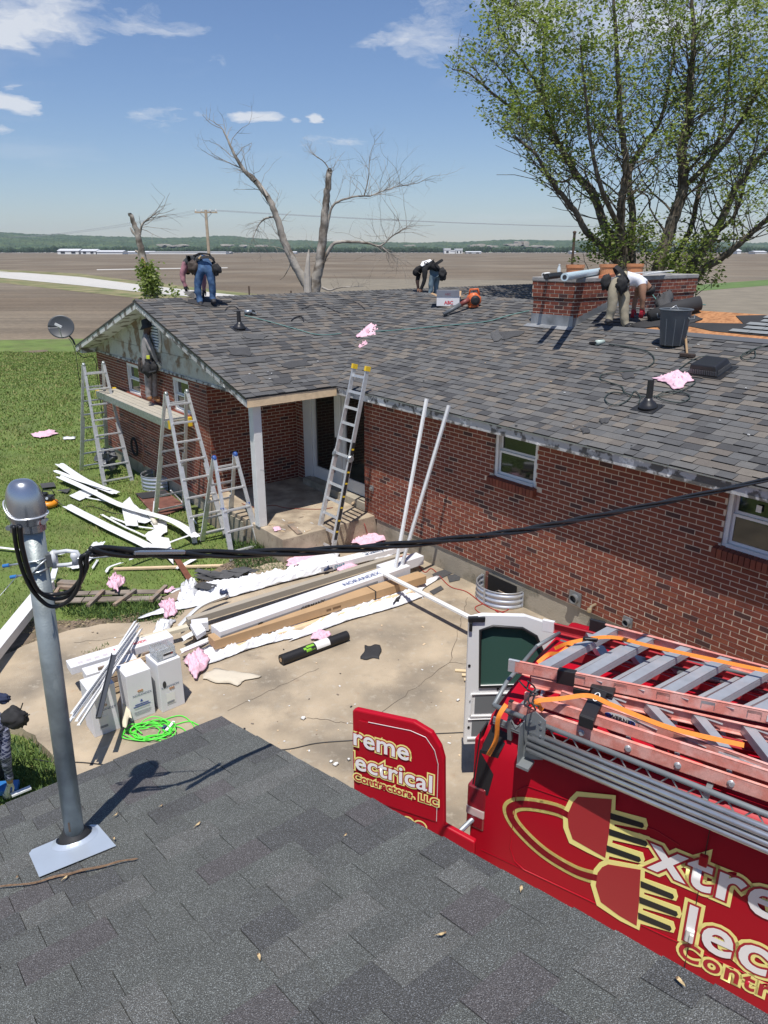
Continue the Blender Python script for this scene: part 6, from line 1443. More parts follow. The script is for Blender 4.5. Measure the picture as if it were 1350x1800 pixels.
# broken wood and litter on the porch
q = MB(); q.bar(G(510, 922, .47), G(527, 938, .47), .10, .02); tag(q.build('broken_board', wood), 'short broken brown board on the porch slab', 'board')
q = MB(); q.bar(W(-4.62, .0, .50), W(-4.50, .10, .60), .08, .03); tag(q.build('wood_block', newwood), 'small pale wood block against the step under the patio door', 'block')
rng = random.Random(3)
for i in range(22):
    u, v = rng.uniform(470, 600), rng.uniform(893, 935); P = G(u, v, .455); s, t, z = hs(P)
    if not (-4.9 < s < -3.95 and -1.9 < t < .1): continue
    q = MB(); a = rng.uniform(0, 6); L = rng.uniform(.04, .14); q.bar(P, P+Vector((math.cos(a)*L, math.sin(a)*L, .004)), .012, .006); tag(q.build('wood_splinter', rng.choice((wood, newwood, white))), 'small splinter of wood on the porch slab', 'splinter', 'splinters littering the porch slab')
q = MB(); q.tube([crom([G(*p, .462) for p in ((425, 885), (450, 892), (480, 888), (505, 893), (560, 895), (585, 892))], i/30) for i in range(31)], .007, 6); tag(q.build('porch_hose', mat('cord_rust', (.28, .07, .04), .6), smooth=True), 'rusty orange hose lying across the porch slab', 'hose')
redc = mat('cord_red', (.36, .03, .02), .55)
q = MB(); cpts = [(635, 905, .46), (642, 925, .30), (650, 945, .02), (668, 950, .01), (700, 968, .01), (690, 985, .01), (720, 975, .01), (745, 1005, .01), (760, 1000, .01), (790, 1030, .01), (820, 1040, .01), (850, 1062, .01), (880, 1075, .01), (895, 1068, .01), (870, 1058, .01), (835, 1068, .01), (862, 1086, .01), (900, 1085, .01), (870, 1072, .012), (905, 1095, .01), (940, 1108, .01), (990, 1135, .01)]
q.tube([crom([G(*p) for p in cpts], i/160) for i in range(161)], .007, 6); tag(q.build('red_cord', redc, smooth=True), 'long red cord wandering over the concrete beside the window well', 'cord')
q = MB(); q.tube([crom([G(u, v, .008) for u, v in ((430, 1320), (505, 1317), (560, 1306), (640, 1300), (720, 1292), (822, 1287), (880, 1283))], i/40) for i in range(41)], .006, 6); tag(q.build('thin_cable', black, smooth=True), 'thin dark cable on the concrete running behind the red van door', 'cable')
q = MB(); q.tube([crom([G(u, v, .008) for u, v in ((60, 1334), (95, 1340), (140, 1340), (190, 1345))], i/20) for i in range(21)], .006, 6); tag(q.build('thin_cable', black, smooth=True), 'thin dark cable on the concrete left of the mast foot', 'cable')
# tyvek sheets
cloth('plastic_sheet', 'crumpled white plastic sheet behind the stack of long cartons', 'plastic sheet', [(270, 1085), (640, 990), (715, 972), (330, 1035)], .01, plasticw, .16, 21, n_=150, m_=26, fr=3)
cloth('plastic_sheet', 'crumpled white plastic sheet along the near side of the long cartons', 'plastic sheet', [(350, 1172), (520, 1118), (560, 1092), (362, 1135)], .01, plasticw, .12, 22, n_=90, m_=22, fr=4)
cloth('plastic_sheet', 'long white plastic strip running to the far end of the brown carton', 'plastic sheet', [(500, 1130), (740, 1052), (762, 1016), (560, 1090)], .01, plasticw, .10, 23, n_=110, m_=18, fr=4)
cloth('plastic_sheet', 'bundled white plastic at the far end of the boards', 'plastic sheet', [(312, 1070), (345, 1060), (350, 1030), (318, 1035)], .01, plasticw, .22, 24, n_=16, m_=12, fr=7)
cloth('plastic_bag', 'folded clear and white bag lying left of the carton stack', 'bag', [(262, 1130), (292, 1122), (308, 1092), (282, 1090)], .01, plasticw, .12, 25, n_=16, m_=12, fr=7)
cloth('kraft_paper', 'curled sheet of tan paper on the concrete in front of the plastic', 'paper', [(352, 1195), (415, 1206), (458, 1188), (372, 1176)], .01, mat('tan_paper', (.56, .50, .40), .8), .05, 26, n_=16, m_=6, fr=3)
cloth('black_felt_scrap', 'small ragged black felt scrap lying alone on the concrete', 'felt', [(634, 1160), (668, 1158), (670, 1134), (642, 1136)], .002, felt, .02, 27, n_=10, m_=6, fr=8)
cloth('black_felt_scrap', 'black felt corner poking out of the white plastic by the carton', 'felt', [(690, 1062), (702, 1056), (706, 1046), (700, 1050)], .07, felt, .04, 28, n_=6, m_=4, fr=8)
cloth('denim_rag', 'dark blue rag on the white plastic', 'rag', [(384, 1040), (398, 1034), (402, 1044), (390, 1048)], .10, mat('navy_cloth', (.02, .03, .07), .9), .06, 29, n_=8, m_=6, fr=8)
cloth('denim_rag', 'dark blue and grey scrap in front of the printed carton', 'rag', [(565, 1000), (580, 990), (586, 1000), (570, 1006)], .06, mat('navy_cloth', (0, 0, 0)), .08, 30, n_=8, m_=6, fr=8)
# long cartons
def beam(name, label, a, b, w, h, m, cat, mats=None, textd=None):
    a, b = Vector(a), Vector(b); t = q = MB(); d = (b-a); s_ = d.cross(Z_).normalized(); q.obox(a-s_*w/2, d, s_*w, Z_*h); o = q.build(name, m, bevel=.004); tag(o, label, cat); return o, a, d.normalized(), s_
bc, a, d, s_ = beam('long_carton', 'long brown cardboard carton, nearest of the stack', G(372, 1136, .10), G(742, 1021, .10), .22, .13, card, 'carton')
q = MB(); q.obox(a+d*.0+s_*.1115-Z_*.002+Z_*.0, d*.55, s_*.003, Z_*.134); q.build('end_flap', card, bc)
q = MB(); q.obox(a+d*2.62-s_*.113-Z_*.002, d*.02, s_*.228, Z_*.135); q.build('strapping', black, bc)
for k_, w_2 in ((1.75, .08), (1.86, .14)): q = MB(); q.obox(a+d*k_+s_*.1115+Z_*.05, d*w_2, s_*.002, Z_*.03); q.build('print', mat('print_brown', (.16, .09, .04), .8), bc)
pal = thing('timber_runner', 'pale timber runners and feet under the stack of long cartons', 'timber', G(560, 1085, 0))
q = MB(); q.bar(G(388, 1146, .06), G(735, 1036, .06), .09, .04); q.build('runner', newwood, pal); q = MB(); q.bar(G(340, 1120, .05), G(700, 1010, .05), .09, .04); q.build('runner', wood, pal)
for u, v in ((455, 1122), (530, 1098), (580, 1083), (590, 1080), (650, 1062), (700, 1046)): q = MB(); q.bar(G(u, v, .03), G(u, v, .03)+Vector((.25, .3, 0)), .05, .05); q.build('foot', wood, pal)
o, a, d, s_ = beam('white_carton', 'long white printed carton lying behind the brown one, open at its near end', G(380, 1122, .17), G(712, 1005, .17), .26, .15, cartonw, 'carton')
for y_ in (-.06, .0, .06): q = MB(); q.obox(a+s_*y_+Z_*.1505, d*2.9, s_*.012, Z_*.006); q.build('ridge', whitev, o)
text('NORANDEX', a+d*2.15+s_*.07+Z_*.160, -d*-1, s_*-1*1, .13, mat('print_blue', (.08, .12, .30), .6), o, 0, .002)
q = MB(); q.obox(a+s_*.133+Z_*.02, d*2.75, s_*.003, Z_*.07); q.build('print_band', mat('grey_band', (.24, .25, .27), .7), o)
text('GERMANY', a+d*1.30+s_*.137+Z_*.035, d, Z_, .09, black, o, .003, .002); disc(a+d*.62+s_*.138+Z_*.06, d, Z_, .045, .03, black, o, 'handle_hole')
o, a, d, s_ = beam('tan_board', 'long tan board lying along the back of the white carton', G(330, 1098, .10), G(700, 984, .10), .10, .10, mat('tan_edge', (.36, .32, .26), .8), 'board')
o, a, d, s_ = beam('white_carton', 'grey and white long box at the far end of the carton stack', G(668, 1012, .10), G(738, 989, .10), .20, .16, cartonw, 'carton')
o, a, d, s_ = beam('printed_carton', 'torn long white carton with blue print lying by the porch step', G(560, 1003, .04), G(770, 950, .04), .20, .10, cartonw, 'carton')
text('Quality Aluminum', a+d*.85+s_*.07+Z_*.108, d, -s_, .15, mat('print_navy', (.03, .08, .16), .6), o, .001, .002)
text('CHAP', a+d*.25+s_*.104+Z_*.02, d, Z_, .075, mat('print_teal', (.08, .25, .30), .6), o, .003, .002)
cloth('carton_flap', 'torn white carton sheet with pink wrap under it, left of the printed carton', 'carton', [(512, 990), (590, 968), (600, 980), (540, 1003)], .05, cartonw, .04, 31, n_=10, m_=6)
q = MB(); q.bar(G(508, 1003, .03), G(530, 975, .06), .05, .03); tag(q.build('siding_piece', whitev), 'short white and grey profile standing out of the litter left of the printed carton', 'siding')
for (pts, w, lab_) in (([(315, 1105), (352, 1070), (400, 1050)], .06, 'white profile end poking from the carton stack'), ([(322, 1128), (362, 1105)], .10, 'white gutter end at the near end of the brown carton'), ([(318, 1150), (370, 1128)], .09, 'lower white gutter end at the near end of the brown carton')):
    vinyl(lab_, pts, w, .10, 5, curl=.05)
poly_piece('small white box lying open at the near end of the cartons', [(334, 1098), (350, 1090), (362, 1108), (346, 1118)], .24, cartonw, 'small_box', 'box', thick=.06)
q = MB(); q.obox(G(338, 1112, .10), (.22, .06, 0), (-.04, .14, 0), (0, 0, .13)); tag(q.build('small_box', cartonw), 'small grey box under the open white one at the end of the cartons', 'box')
# white downspout length bridging to the van door
a = G(676, 1009, .33); b = G(890, 1118, .33); q = MB(); q.bar(a, b, .075, .03); tag(q.build('trim_length', white), 'long flat white trim running from the carton stack to behind the open white van door', 'trim')
# black felt roll
a = G(494, 1160, .07); b = G(610, 1117, .07); ax_ = (b-a).normalized()
fr_ = thing('felt_roll', 'black roll of roofing membrane with a green label lying on the concrete', 'roll', G(550, 1146, 0))
q = MB(); q.tube([a, b], .07, 28); q.build('roll', mat('membrane_black', (.012, .012, .014), .55), fr_, smooth=False)
q = MB(); q.lathe(a-ax_*.004, [(.028, 0), (.028, .004)], 16, axis=-ax_); q.build('core', card, fr_)
def wrap(a0, a1, r, m, name, th0=-.2, th1=1.9):
    q = MB(); x = ax_.cross(Z_).normalized(); 
    def fn(k, l): th_ = th0+(th1-th0)*l; return a+ax_*(a0+(a1-a0)*k) + (x*math.cos(th_)+Z_*math.sin(th_))*r
    q.grid(fn, 6, 12); q.build(name, m, fr_, smooth=True)
wrap(.52, .74, .0715, white, 'label_band', 0, 2.2); wrap(.36, .44, .0715, mat('label_green', (.22, .50, .04), .5), 'label_logo', .2, .8); wrap(.38, .50, .0718, mat('label_green', (0, 0, 0)), 'label_logo', 1.0, 1.5); wrap(.33, .37, .0716, MC['label_green'], 'label_logo', .75, 1.2)
text('ARMOUR', a+ax_*.37+ax_.cross(Z_).normalized()*.069+Z_*.022, ax_, Z_, .03, MC['label_green'], fr_, .001, .003)
# white boxes, tub, trim bundle
def box(P, ax_, ay, w, dp, h, label, name='white_box', m=cartonw):
    t = thing(name, label, 'box', P + ax_*w/2 + ay*dp/2)
    q = MB(); q.obox(P, ax_*w, ay*dp, Z_*h); b = q.build('box_body', m, t, bevel=.004); return t
navyp = mat('print_navy', (0, 0, 0)); orp = mat('print_orange', (.45, .22, .08), .7)
def norbox(u0, v0, w, dp, h, rot, label, upside=False, lines=True):
    P = G(u0, v0, 0); ax_ = Matrix.Rotation(rot, 3, 'Z') @ B_; ay = -(Matrix.Rotation(rot, 3, 'Z') @ A_)
    t = box(P, ax_, ay, w, dp, h, label); x, y = (ax_, Z_) if not upside else (-ax_, -Z_)
    c = P - ay*.0 + ax_*(w*.5)
    tz = h*.52 if upside else h*.50
    text('NORANDEX', c - x*.095*1.0 + Z_*tz, x, y, .040, navyp, t, 0, .004)
    oy = .05 if not upside else -.05
    for s_ in (-1, 1):
        q = MB(); q.tube([c - ay*.0035 + x*(s_*.016 + .014*math.cos(i*PI/8)) + Z_*(tz + (.065 if not upside else -.05) + .011*math.sin(i*PI/8)) for i in range(17)], .0035, 5); q.build('logo', orp, t)
    if lines:
        for k_, (z_, w_) in enumerate(((.19, .16), (.165, .20), (.14, .18), (.10, .2), (.08, .2), (.06, .17))):
            q = MB(); q.obox(c - ay*.003 - ax_*w_/2 + Z_*z_, ax_*w_, -ay*.001, Z_*(.010 if k_ < 2 else .004)); q.build('print_line', bluem if k_ < 2 else MC['grey_band'], t)
        q = MB(); q.prism([c-ay*.003+Z_*.255, c-ay*.003-ax_*.018+Z_*.222, c-ay*.003+ax_*.018+Z_*.222], -ay*.001); q.build('logo_triangle', bluem, t)
    else:
        q = MB(); q.obox(c - ay*.003 - ax_*.08+Z_*.08, ax_*.11, -ay*.001, Z_*.15); q.build('shipping_label', white, t)
        q = MB(); q.obox(c - ay*.0045 - ax_*.075+Z_*.09, ax_*.09, -ay*.001, Z_*.03); q.build('print_line', MC['grey_band'], t)
    return t, P, ax_, ay
norbox(167, 1297, .29, .30, .60, .0, 'tall white carton on the left, under the bundle of white trim', upside=False, lines=False)
norbox(231, 1269, .29, .30, .60, .0, 'tall white carton in the middle with its print upright')
t3, P3, x3, y3 = norbox(286, 1253, .29, .32, .64, .06, 'tall white carton on the right with the plastic tub of fasteners on top', upside=True, lines=False)
disc(P3+x3*.06-y3*.003+Z_*.36, x3, Z_, .022, .045, darkwin, t3, 'handle_hole')
tb = P3+x3*.03+y3*.05+Z_*.642; tt = thing('plastic_tub', 'clear plastic tub of screws standing on the right white carton', 'tub', tb)
tubm = mat('clear_plastic', (.62, .66, .68), .15, trans=.5, alpha=.62)
q = MB(); q.obox(tb, x3*.23, y3*.20, Z_*.006); q.obox(tb, x3*.23, y3*.004, Z_*.14); q.obox(tb+y3*.196, x3*.23, y3*.004, Z_*.14); q.obox(tb+Z_*0+y3*.005, x3*.004, y3*.19, Z_*.14); q.obox(tb+x3*.226+y3*.005, x3*.004, y3*.19, Z_*.14); q.build('tub_wall', tubm, tt)
q = MB(); rng = random.Random(2)
for i in range(90):
    p = tb+x3*rng.uniform(.02, .20)+y3*rng.uniform(.02, .18)+Z_*rng.uniform(.02, .09); a = rng.uniform(0, 6); q.bar(p, p+Vector((math.cos(a)*.03, math.sin(a)*.03, rng.uniform(-.01, .01))), .005, .005)
o = q.build('screws', alu, tt); o['kind'] = 'stuff'
q = MB(); q.obox(tb+x3*.07-y3*.002+Z_*.02, x3*.13, -y3*.001, Z_*.07); q.build('label', white, tt); q = MB(); q.obox(tb+x3*.075-y3*.004+Z_*.055, x3*.12, -y3*.001, Z_*.025); q.build('label_print', black, tt); q = MB(); q.obox(tb+x3*.17-y3*.0055+Z_*.06, x3*.02, -y3*.001, Z_*.014); q.build('label_print', redc, tt)
# pallet behind the boxes and long carton on it
pl_ = thing('pallet', 'wooden pallet standing behind the white cartons', 'pallet', G(212, 1190, 0))
for i in range(5):
    z = .06+i*.075; q = MB(); q.bar(G(196, 1238, 0)+Z_*z+A_*-.18, G(196, 1238, 0)+Z_*z+A_*-.18+B_*.6, .02, .055, up=Z_); q.build('slat', newwood if i != 2 else wood, pl_)
q = MB(); q.bar(G(196, 1238, 0)+A_*-.21, G(196, 1238, 0)+A_*-.21+Z_*.42, .08, .03, up=A_); q.bar(G(196, 1238, 0)+A_*-.21+B_*.55, G(196, 1238, 0)+A_*-.21+B_*.55+Z_*.42, .08, .03, up=A_); q.build('stringer', wood, pl_)
o, a, d, s_ = beam('long_white_carton', 'long white carton with red print lying behind the three tall cartons', G(122, 1180, .30), G(300, 1125, .30), .22, .10, cartonw, 'carton')
text('NORANDEX', a+d*.55+s_*.02+Z_*.102, d, -s_, .075, mat('print_red', (.6, .10, .12), .6), o, .002, .002)
for k_ in range(4): q = MB(); q.obox(a+d*(.1+k_*.1)+s_*.02+Z_*.101, d*.06, s_*.05, Z_*.001); q.build('print_line', mat('print_pale', (.55, .5, .52), .7), o)
o, a, d, s_ = beam('white_carton', 'second long white box in front of the red printed one', G(150, 1196, .26), G(240, 1168, .26), .2, .12, cartonw, 'carton')
q = MB(); q.bar(G(232, 1128, .2), G(330, 1102, .2), .1, .05); tag(q.build('trim_length', mat('cream_trim', (.62, .56, .42), .6)), 'cream coloured trim lying behind the plastic tub', 'trim')
for i, (a_, b_, z0, z1) in enumerate((((128, 1262), (244, 1100), .10, .55), ((120, 1272), (238, 1092), .10, .55), ((138, 1275), (248, 1106), .06, .53), ((134, 1268), (240, 1112), .08, .50), ((126, 1255), (242, 1096), .14, .58))):
    a = G(*a_, z0+.62); b = G(*b_, z1-.10); q = MB(); d = (b-a).normalized(); n_ = d.cross(Z_).normalized(); q.bar(a, b, .035, .004); q.bar(a+n_*.016+Z_*.01, b+n_*.016+Z_*.01, .004, .02); tag(q.build('trim_length', whitev), 'thin white trim length in the fanned bundle leaning over the left carton', 'trim', 'fanned bundle of white trim lengths')
a = G(173, 1262, .60); b = G(200, 1152, .78); q = MB(); q.bar(a, b, .055, .02); q.bar(a+Vector((-.02, 0, .02)), b+Vector((-.02, 0, .02)), .008, .03); tag(q.build('gutter_strip', mat('dark_trim', (.055, .06, .07), .45)), 'dark grey perforated strip leaning on the left white carton', 'strip')
cloth('cream_panel', 'bent cream panel standing between the left and middle cartons', 'panel', [(216, 1285), (232, 1260), (226, 1190), (216, 1200)], .12, mat('cream_trim', (0, 0, 0)), .03, 33, n_=8, m_=8)
# green cord coil
gcord = mat('cord_green', (.10, .72, .06), .5); q = MB(); rng = random.Random(12); pts = []; cc = G(264, 1288, 0)
for i in range(130):
    a = i*.42; r = .19+.05*math.sin(i*.37)+rng.uniform(-.02, .02); cxo = .05*math.sin(i*.11); pts.append(cc+Vector((math.cos(a)*r*1.15+cxo, math.sin(a)*r*.75+.04*math.cos(i*.2), .012+.055*(i/130)*abs(math.sin(i*.9)))))
q.tube([crom(pts, i/700) for i in range(701)], .0065, 6)
for lp_ in ([(280, 1268), (318, 1258), (342, 1278), (335, 1300), (300, 1290), (285, 1283)], [(290, 1280), (330, 1268), (350, 1275), (390, 1290)], [(272, 1300), (300, 1305), (330, 1296), (320, 1280), (295, 1275)]):
    q.tube([crom([G(u, v, .012) for u, v in lp_], i/40) for i in range(41)], .0065, 6)
gt = q.build('green_cord', gcord, None, smooth=True); tag(gt, 'coiled bright green extension cord on the concrete in front of the cartons', 'cord')
q = MB(); q.bar(G(292, 1284, .03), G(306, 1268, .04), .035, .012); q.build('tag', white, gt); q = MB(); q.bar(G(286, 1281, .03), G(292, 1277, .03), .03, .03); q.build('plug', mat('plug_blue', (.03, .06, .15), .5), gt)
# shims near the van
for i, (u, v) in enumerate(((800, 1178), (812, 1186), (816, 1194), (826, 1182))):
    q = MB(); a = G(u, v, .015+.012*i); q.bar(a, a+Vector((.24, -.03+.01*i, 0)), .05, .012); tag(q.build('wood_shim', mat('shim_wood', (.66, .52, .32), .7, var=.1, vscale=20)), 'pale wood shim in the small pile left of the open white van door', 'shim', 'pale wood shims on the concrete')
# scattered litter
rng = random.Random(31)
for i in range(70):
    u, v = rng.uniform(380, 820), rng.uniform(1120, 1330)
    if i > 40: u, v = rng.uniform(560, 960), rng.uniform(1020, 1250)
    if i > 58: u, v = rng.uniform(120, 330), rng.uniform(1110, 1150)
    P = G(u, v, .003); w = rng.uniform(.006, .022); a = rng.uniform(0, 6); q = MB(); q.obox(P, Vector((math.cos(a), math.sin(a), .1))*w*rng.uniform(1, 2.2), Vector((-math.sin(a), math.cos(a), 0))*w, Z_*.004)
    tag(q.build('litter_chip', rng.choice((white, white, wood, black, newwood))), 'tiny chip of debris scattered on the concrete', 'litter', 'tiny chips of debris scattered on the concrete')
for (u, v, w) in ((533, 1264, .045), (590, 1345, .05), (582, 1340, .03), (613, 1337, .03), (805, 1232, .03)):
    o = cloth('paper_scrap', 'small white paper scrap on the bare concrete', 'scrap', [(u-w*120, v), (u+w*60, v-w*60), (u+w*120, v-w*20), (u, v+w*60)], .003, white, .03, int(u), n_=5, m_=4); o['group'] = 'white paper scraps on the concrete'
# little weed tufts in the concrete
o = blades('weed_tufts', 2500, (1.0, 1.5), (8.2, 8.9), .01, .04, weeds[:2], lambda x, y: (x-G(797, 1163).x)**2+(y-G(797, 1163).y)**2 < .006, lambda x, y: 0, 9, .004); tag(o, 'tiny weed tuft in a crack of the concrete', 'weeds')
o = blades('weed_tufts', 4000, (-5.5, -3), (8.8, 9.6), .01, .04, weeds[:2], lambda x, y: pip(x, y, [tuple(G(*p))[:2] for p in ((135, 1146), (160, 1144), (192, 1130), (190, 1136), (165, 1150))]), lambda x, y: 0, 10, .006); tag(o, 'line of weeds growing in a concrete crack near the cartons', 'weeds')
o = blades('shrub_leaves', 9000, (-2.7, -1.7), (12.2, 13.6), .08, .22, weeds[:2], lambda x, y: (x-G(472, 965).x)**2+(y-G(472, 965).y)**2 < .05, lambda x, y: -.05, 11, .008); tag(o, 'small green bush against the corner of the porch slab', 'bush')
# satellite dish
dc = D(108, 575, 17.6); dsh = thing('satellite_dish', 'grey satellite dish on an arm at the left eave of the gable', 'satellite dish', W(-13.78, GT-.02, 2.85))
dg = mat('dish_grey', (.055, .06, .068), .45); fn_dir = (C_-dc).normalized()+Vector((-.1, -.2, .25)); fn_dir.normalize(); q = MB()
sx_ = fn_dir.cross(Z_).normalized(); sy_ = sx_.cross(fn_dir)
def dishf(a, b): r = b*.29; th_ = a*2*PI; return dc + sx_*r*math.cos(th_)*1.02 + sy_*r*math.sin(th_)*.94 + fn_dir*(.05*(b*b))
q.grid(dishf, 32, 8); q.build('reflector', dg, dsh, smooth=True, solid=.006)
ft = dc+fn_dir*.30-sy_*.02+sx_*.02; q = MB(); q.tube([dc-sy_*.27+fn_dir*.04, ft-fn_dir*.02-sy_*.03], .012, 8); q.build('feed_arm', galv, dsh); q = MB(); q.bar(ft-sx_*.07-sy_*.04, ft+sx_*.07+sy_*.04, .05, .05); q.tube([ft, ft-fn_dir*.08], .025, 10); q.build('feed_horn', mat('pale_grey', (.55, .56, .57), .4), dsh)
q = MB(); q.tube([dc-fn_dir*.03, dc-fn_dir*.10, W(-13.82, GT-.02, 2.98), W(-13.76, GT, 2.86)], .025, 10); q.build('mount', dg, dsh, smooth=True)
# ================================================================== THINGS ON THE ROOFS
PM = (W(0, ET, EZ+.012), nmain); PW = (W(ES, 0, EZ+.012), nwing)
def RM(u, v, dz=0.0): return PL(u, v, *PM) + Z_*dz
def RW(u, v, dz=0.0): return PL(u, v, *PW) + Z_*dz
boot = mat('boot_black', (.022, .022, .024), .35)
def pipeboot(P, n_, label, h=.32):
    t = thing('plumbing_vent', label, 'vent pipe', P); q = MB(); q.lathe(P, [(.13, 0), (.125, .02), (.10, .06), (.06, .10), (.048, .13)], 22, axis=(n_+Z_).normalized()); q.prism([P+A_*.16+B_*.17+Z_*SL*.17*0, P-A_*.16+B_*.17, P-A_*.16-B_*.19, P+A_*.16-B_*.19], n_*.004) if False else None
    q.build('boot', boot, t, smooth=True); q = MB(); q.tube([P+Z_*.05, P+Z_*h], .042, 16); q.build('pipe', boot, t); q = MB(); q.lathe(P+Z_*h, [(.03, .001), (.03, .002)], 14); q.build('opening', darkwin, t)
    q = MB(); uu = en if n_ == nmain else ew; vv = A_ if n_ == nmain else B_; q.prism([P+vv*.17+uu*.13, P-vv*.17+uu*.13, P-vv*.17-uu*.16, P+vv*.17-uu*.16], n_*.006); q.build('base_flange', boot, t)
pipeboot(RM(1139, 716), nmain, 'black plumbing vent with rubber boot on the long roof slope near the pink rag', .36)
pipeboot(RW(421, 577), nwing, 'black plumbing vent with rubber boot on the wing roof', .34)
# box vent
P = RM(1249, 652); x_, y_ = A_, en; bv_ = thing('box_vent', 'black slotted box vent on the long roof slope', 'roof vent', P)
q = MB(); lo = [P+x_*a+y_*b for a, b in ((-.22, -.20), (.22, -.20), (.22, .20), (-.22, .20))]; hi = [P+x_*a+y_*b+nmain*.15 for a, b in ((-.20, -.17), (.17, -.17), (.15, .17), (-.17, .17))]
q.add(lo+hi, [(0, 3, 2, 1), (4, 5, 6, 7), (0, 1, 5, 4), (1, 2, 6, 5), (2, 3, 7, 6), (3, 0, 4, 7)]); q.build('hood', boot, bv_, bevel=.015)
for i in range(15): q = MB(); c = P+x_*(-.19+i*.027)-y_*.203+nmain*.03; q.obox(c, x_*.012, -y_*.004, nmain*.06); q.build('slot', mat('slot_grey', (.16, .16, .16), .6), bv_)
for i in range(11): q = MB(); c = P+x_*.205+y_*(-.16+i*.03)+nmain*.03; q.obox(c, x_*.006, y_*.012, nmain*.06); q.build('slot', MC['slot_grey'], bv_)
q = MB(); q.prism([P+x_*-.28-y_*.24, P+x_*.28-y_*.24, P+x_*.28+y_*.24, P-x_*.28+y_*.24], nmain*.006); q.build('base_flange', boot, bv_)
# bin
P = RM(1181, 606); bn = thing('rubbish_bin', 'round grey plastic bin standing on the roof below the chimney', 'bin', P); gb = mat('bin_grey', (.10, .115, .13), .5)
q = MB(); q.lathe(P, [(.17, 0), (.18, .01), (.225, .50), (.235, .52)], 32, caps=False); q.lathe(P+Z_*.02, [(.17, 0), (.0, .0)], 32, caps=False); q.build('tub', gb, bn, smooth=True, solid=.006)
q = MB(); q.tube([P+Z_*.53+Vector((math.cos(i*PI/16), math.sin(i*PI/16), 0))*.24 for i in range(33)], .014, 8); q.build('rim', gb, bn, smooth=True)
for sg in (-1, 1):
    c = P+Z_*.46+Vector((math.cos(-.7+1.57*(sg+1)), math.sin(-.7+1.57*(sg+1)), 0))*.235; q = MB(); q.tube([c-Vector((.05, 0, 0)), c+Vector((-.04, -.03*1, -.06)), c+Vector((.04, -.03, -.06)), c+Vector((.05, 0, 0))], .012, 8); q.build('handle', gb, bn, smooth=True)
for i in range(10):
    a = i*PI/5; q = MB(); q.tube([P+Vector((math.cos(a), math.sin(a), 0))*(.178), P+Z_*.40+Vector((math.cos(a), math.sin(a), 0))*.218], .008, 6); q.build('rib', gb, bn)
q = MB(); c = P+Z_*.54+Vector((-.10, -.02, 0)); q.tube([c, c+Vector((.1, .05, .05)), c+Vector((.14, .0, -.04))], .006, 6); tag(q.build('bent_wire', alu, smooth=True), 'bent wire sticking out of the grey bin', 'wire')
# shingle hammer
a = RM(1203, 592, .06); b = RM(1207, 628, .03); hm = thing('hatchet', 'wooden handled hatchet with a broad head standing beside the bin', 'hatchet', b)
q = MB(); q.tube([a+Z_*.03, b+Z_*.02], [.020, .016], 10); q.build('handle', mat('handle_wood', (.33, .22, .12), .6), hm); q = MB(); q.bar(b-A_*.10, b+A_*.12, .08, .05); q.build('head', mat('tool_brown', (.07, .05, .04), .6, .4), hm, bevel=.008); q = MB(); q.bar(a+Z_*.03-A_*.05, a+Z_*.03+A_*.05, .03, .025); q.build('grip', mat('shim_wood', (0, 0, 0)), hm)
# nail guns
def nailgun(P, ang, label, body=black, second=galv, s=1.0):
    t = thing('nail_gun', label, 'nail gun', P); x = Vector((math.cos(ang), math.sin(ang), 0)); y = Z_.cross(x)
    q = MB(); q.tube([P+Z_*.05, P+x*.16*s+Z_*.06], [.045*s, .035*s], 14); q.build('cylinder', second, t, smooth=True)
    q = MB(); q.bar(P+x*.02+Z_*.05, P+x*.02+y*.17*s+Z_*.03, .045, .04); q.bar(P+x*.13+Z_*.04, P+x*.15+y*.10+Z_*.03, .05, .05); q.build('handle', body, t, bevel=.008)
    q = MB(); q.lathe(P+x*.17+y*.07+Z_*.03, [(.06*s, -.03), (.065*s, -.02), (.065*s, .03), (.05*s, .04)], 18, axis=y); q.build('magazine', body, t, smooth=False)
    q = MB(); q.bar(P+x*.16+Z_*.04, P+x*.25+Z_*.02, .02, .03); q.build('nose', galv, t)
nailgun(RM(1048, 608), .5, 'white and black nail gun on the long roof slope', second=mat('gun_green', (.42, .50, .46), .4))
nailgun(RW(430, 553), .2, 'dark coil nail gun lying on the wing roof by the plumbing vent')
# hoses
def hose(name, pts, r, m, label, plane=RM, cat='hose', n_=120):
    q = MB(); P = [plane(p[0], p[1], .02+(p[2] if len(p) > 2 else 0)) for p in pts]; q.tube([crom(P, i/n_) for i in range(n_+1)], r, 6); return tag(q.build(name, m, smooth=True), label, cat)
dgreen = mat('hose_dark', (.035, .05, .045), .5); teal = mat('hose_teal', (.10, .23, .21), .5)
hose('air_hose', [(1070, 607), (1120, 615), (1145, 625), (1148, 640), (1125, 652), (1090, 656), (1060, 660), (1055, 668), (1070, 674), (1092, 682), (1098, 692), (1115, 698), (1138, 700), (1160, 698), (1195, 690), (1222, 674), (1205, 662), (1185, 660)], .009, dgreen, 'dark air hose looping from the nail gun down the long roof slope')
hose('air_hose', [(1098, 694), (1075, 692), (1063, 702), (1070, 712), (1088, 714), (1105, 704), (1115, 690), (1125, 700), (1122, 712)], .008, dgreen, 'small loop of dark hose left of the plumbing vent')
hose('air_hose', [(1150, 700), (1175, 690), (1205, 694), (1212, 702), (1195, 710), (1168, 706), (1150, 698)], .008, dgreen, 'small loop of dark hose right of the plumbing vent')
hose('air_hose', [(1185, 658), (1215, 636), (1240, 628), (1252, 632)], .008, dgreen, 'dark hose passing behind the black box vent')
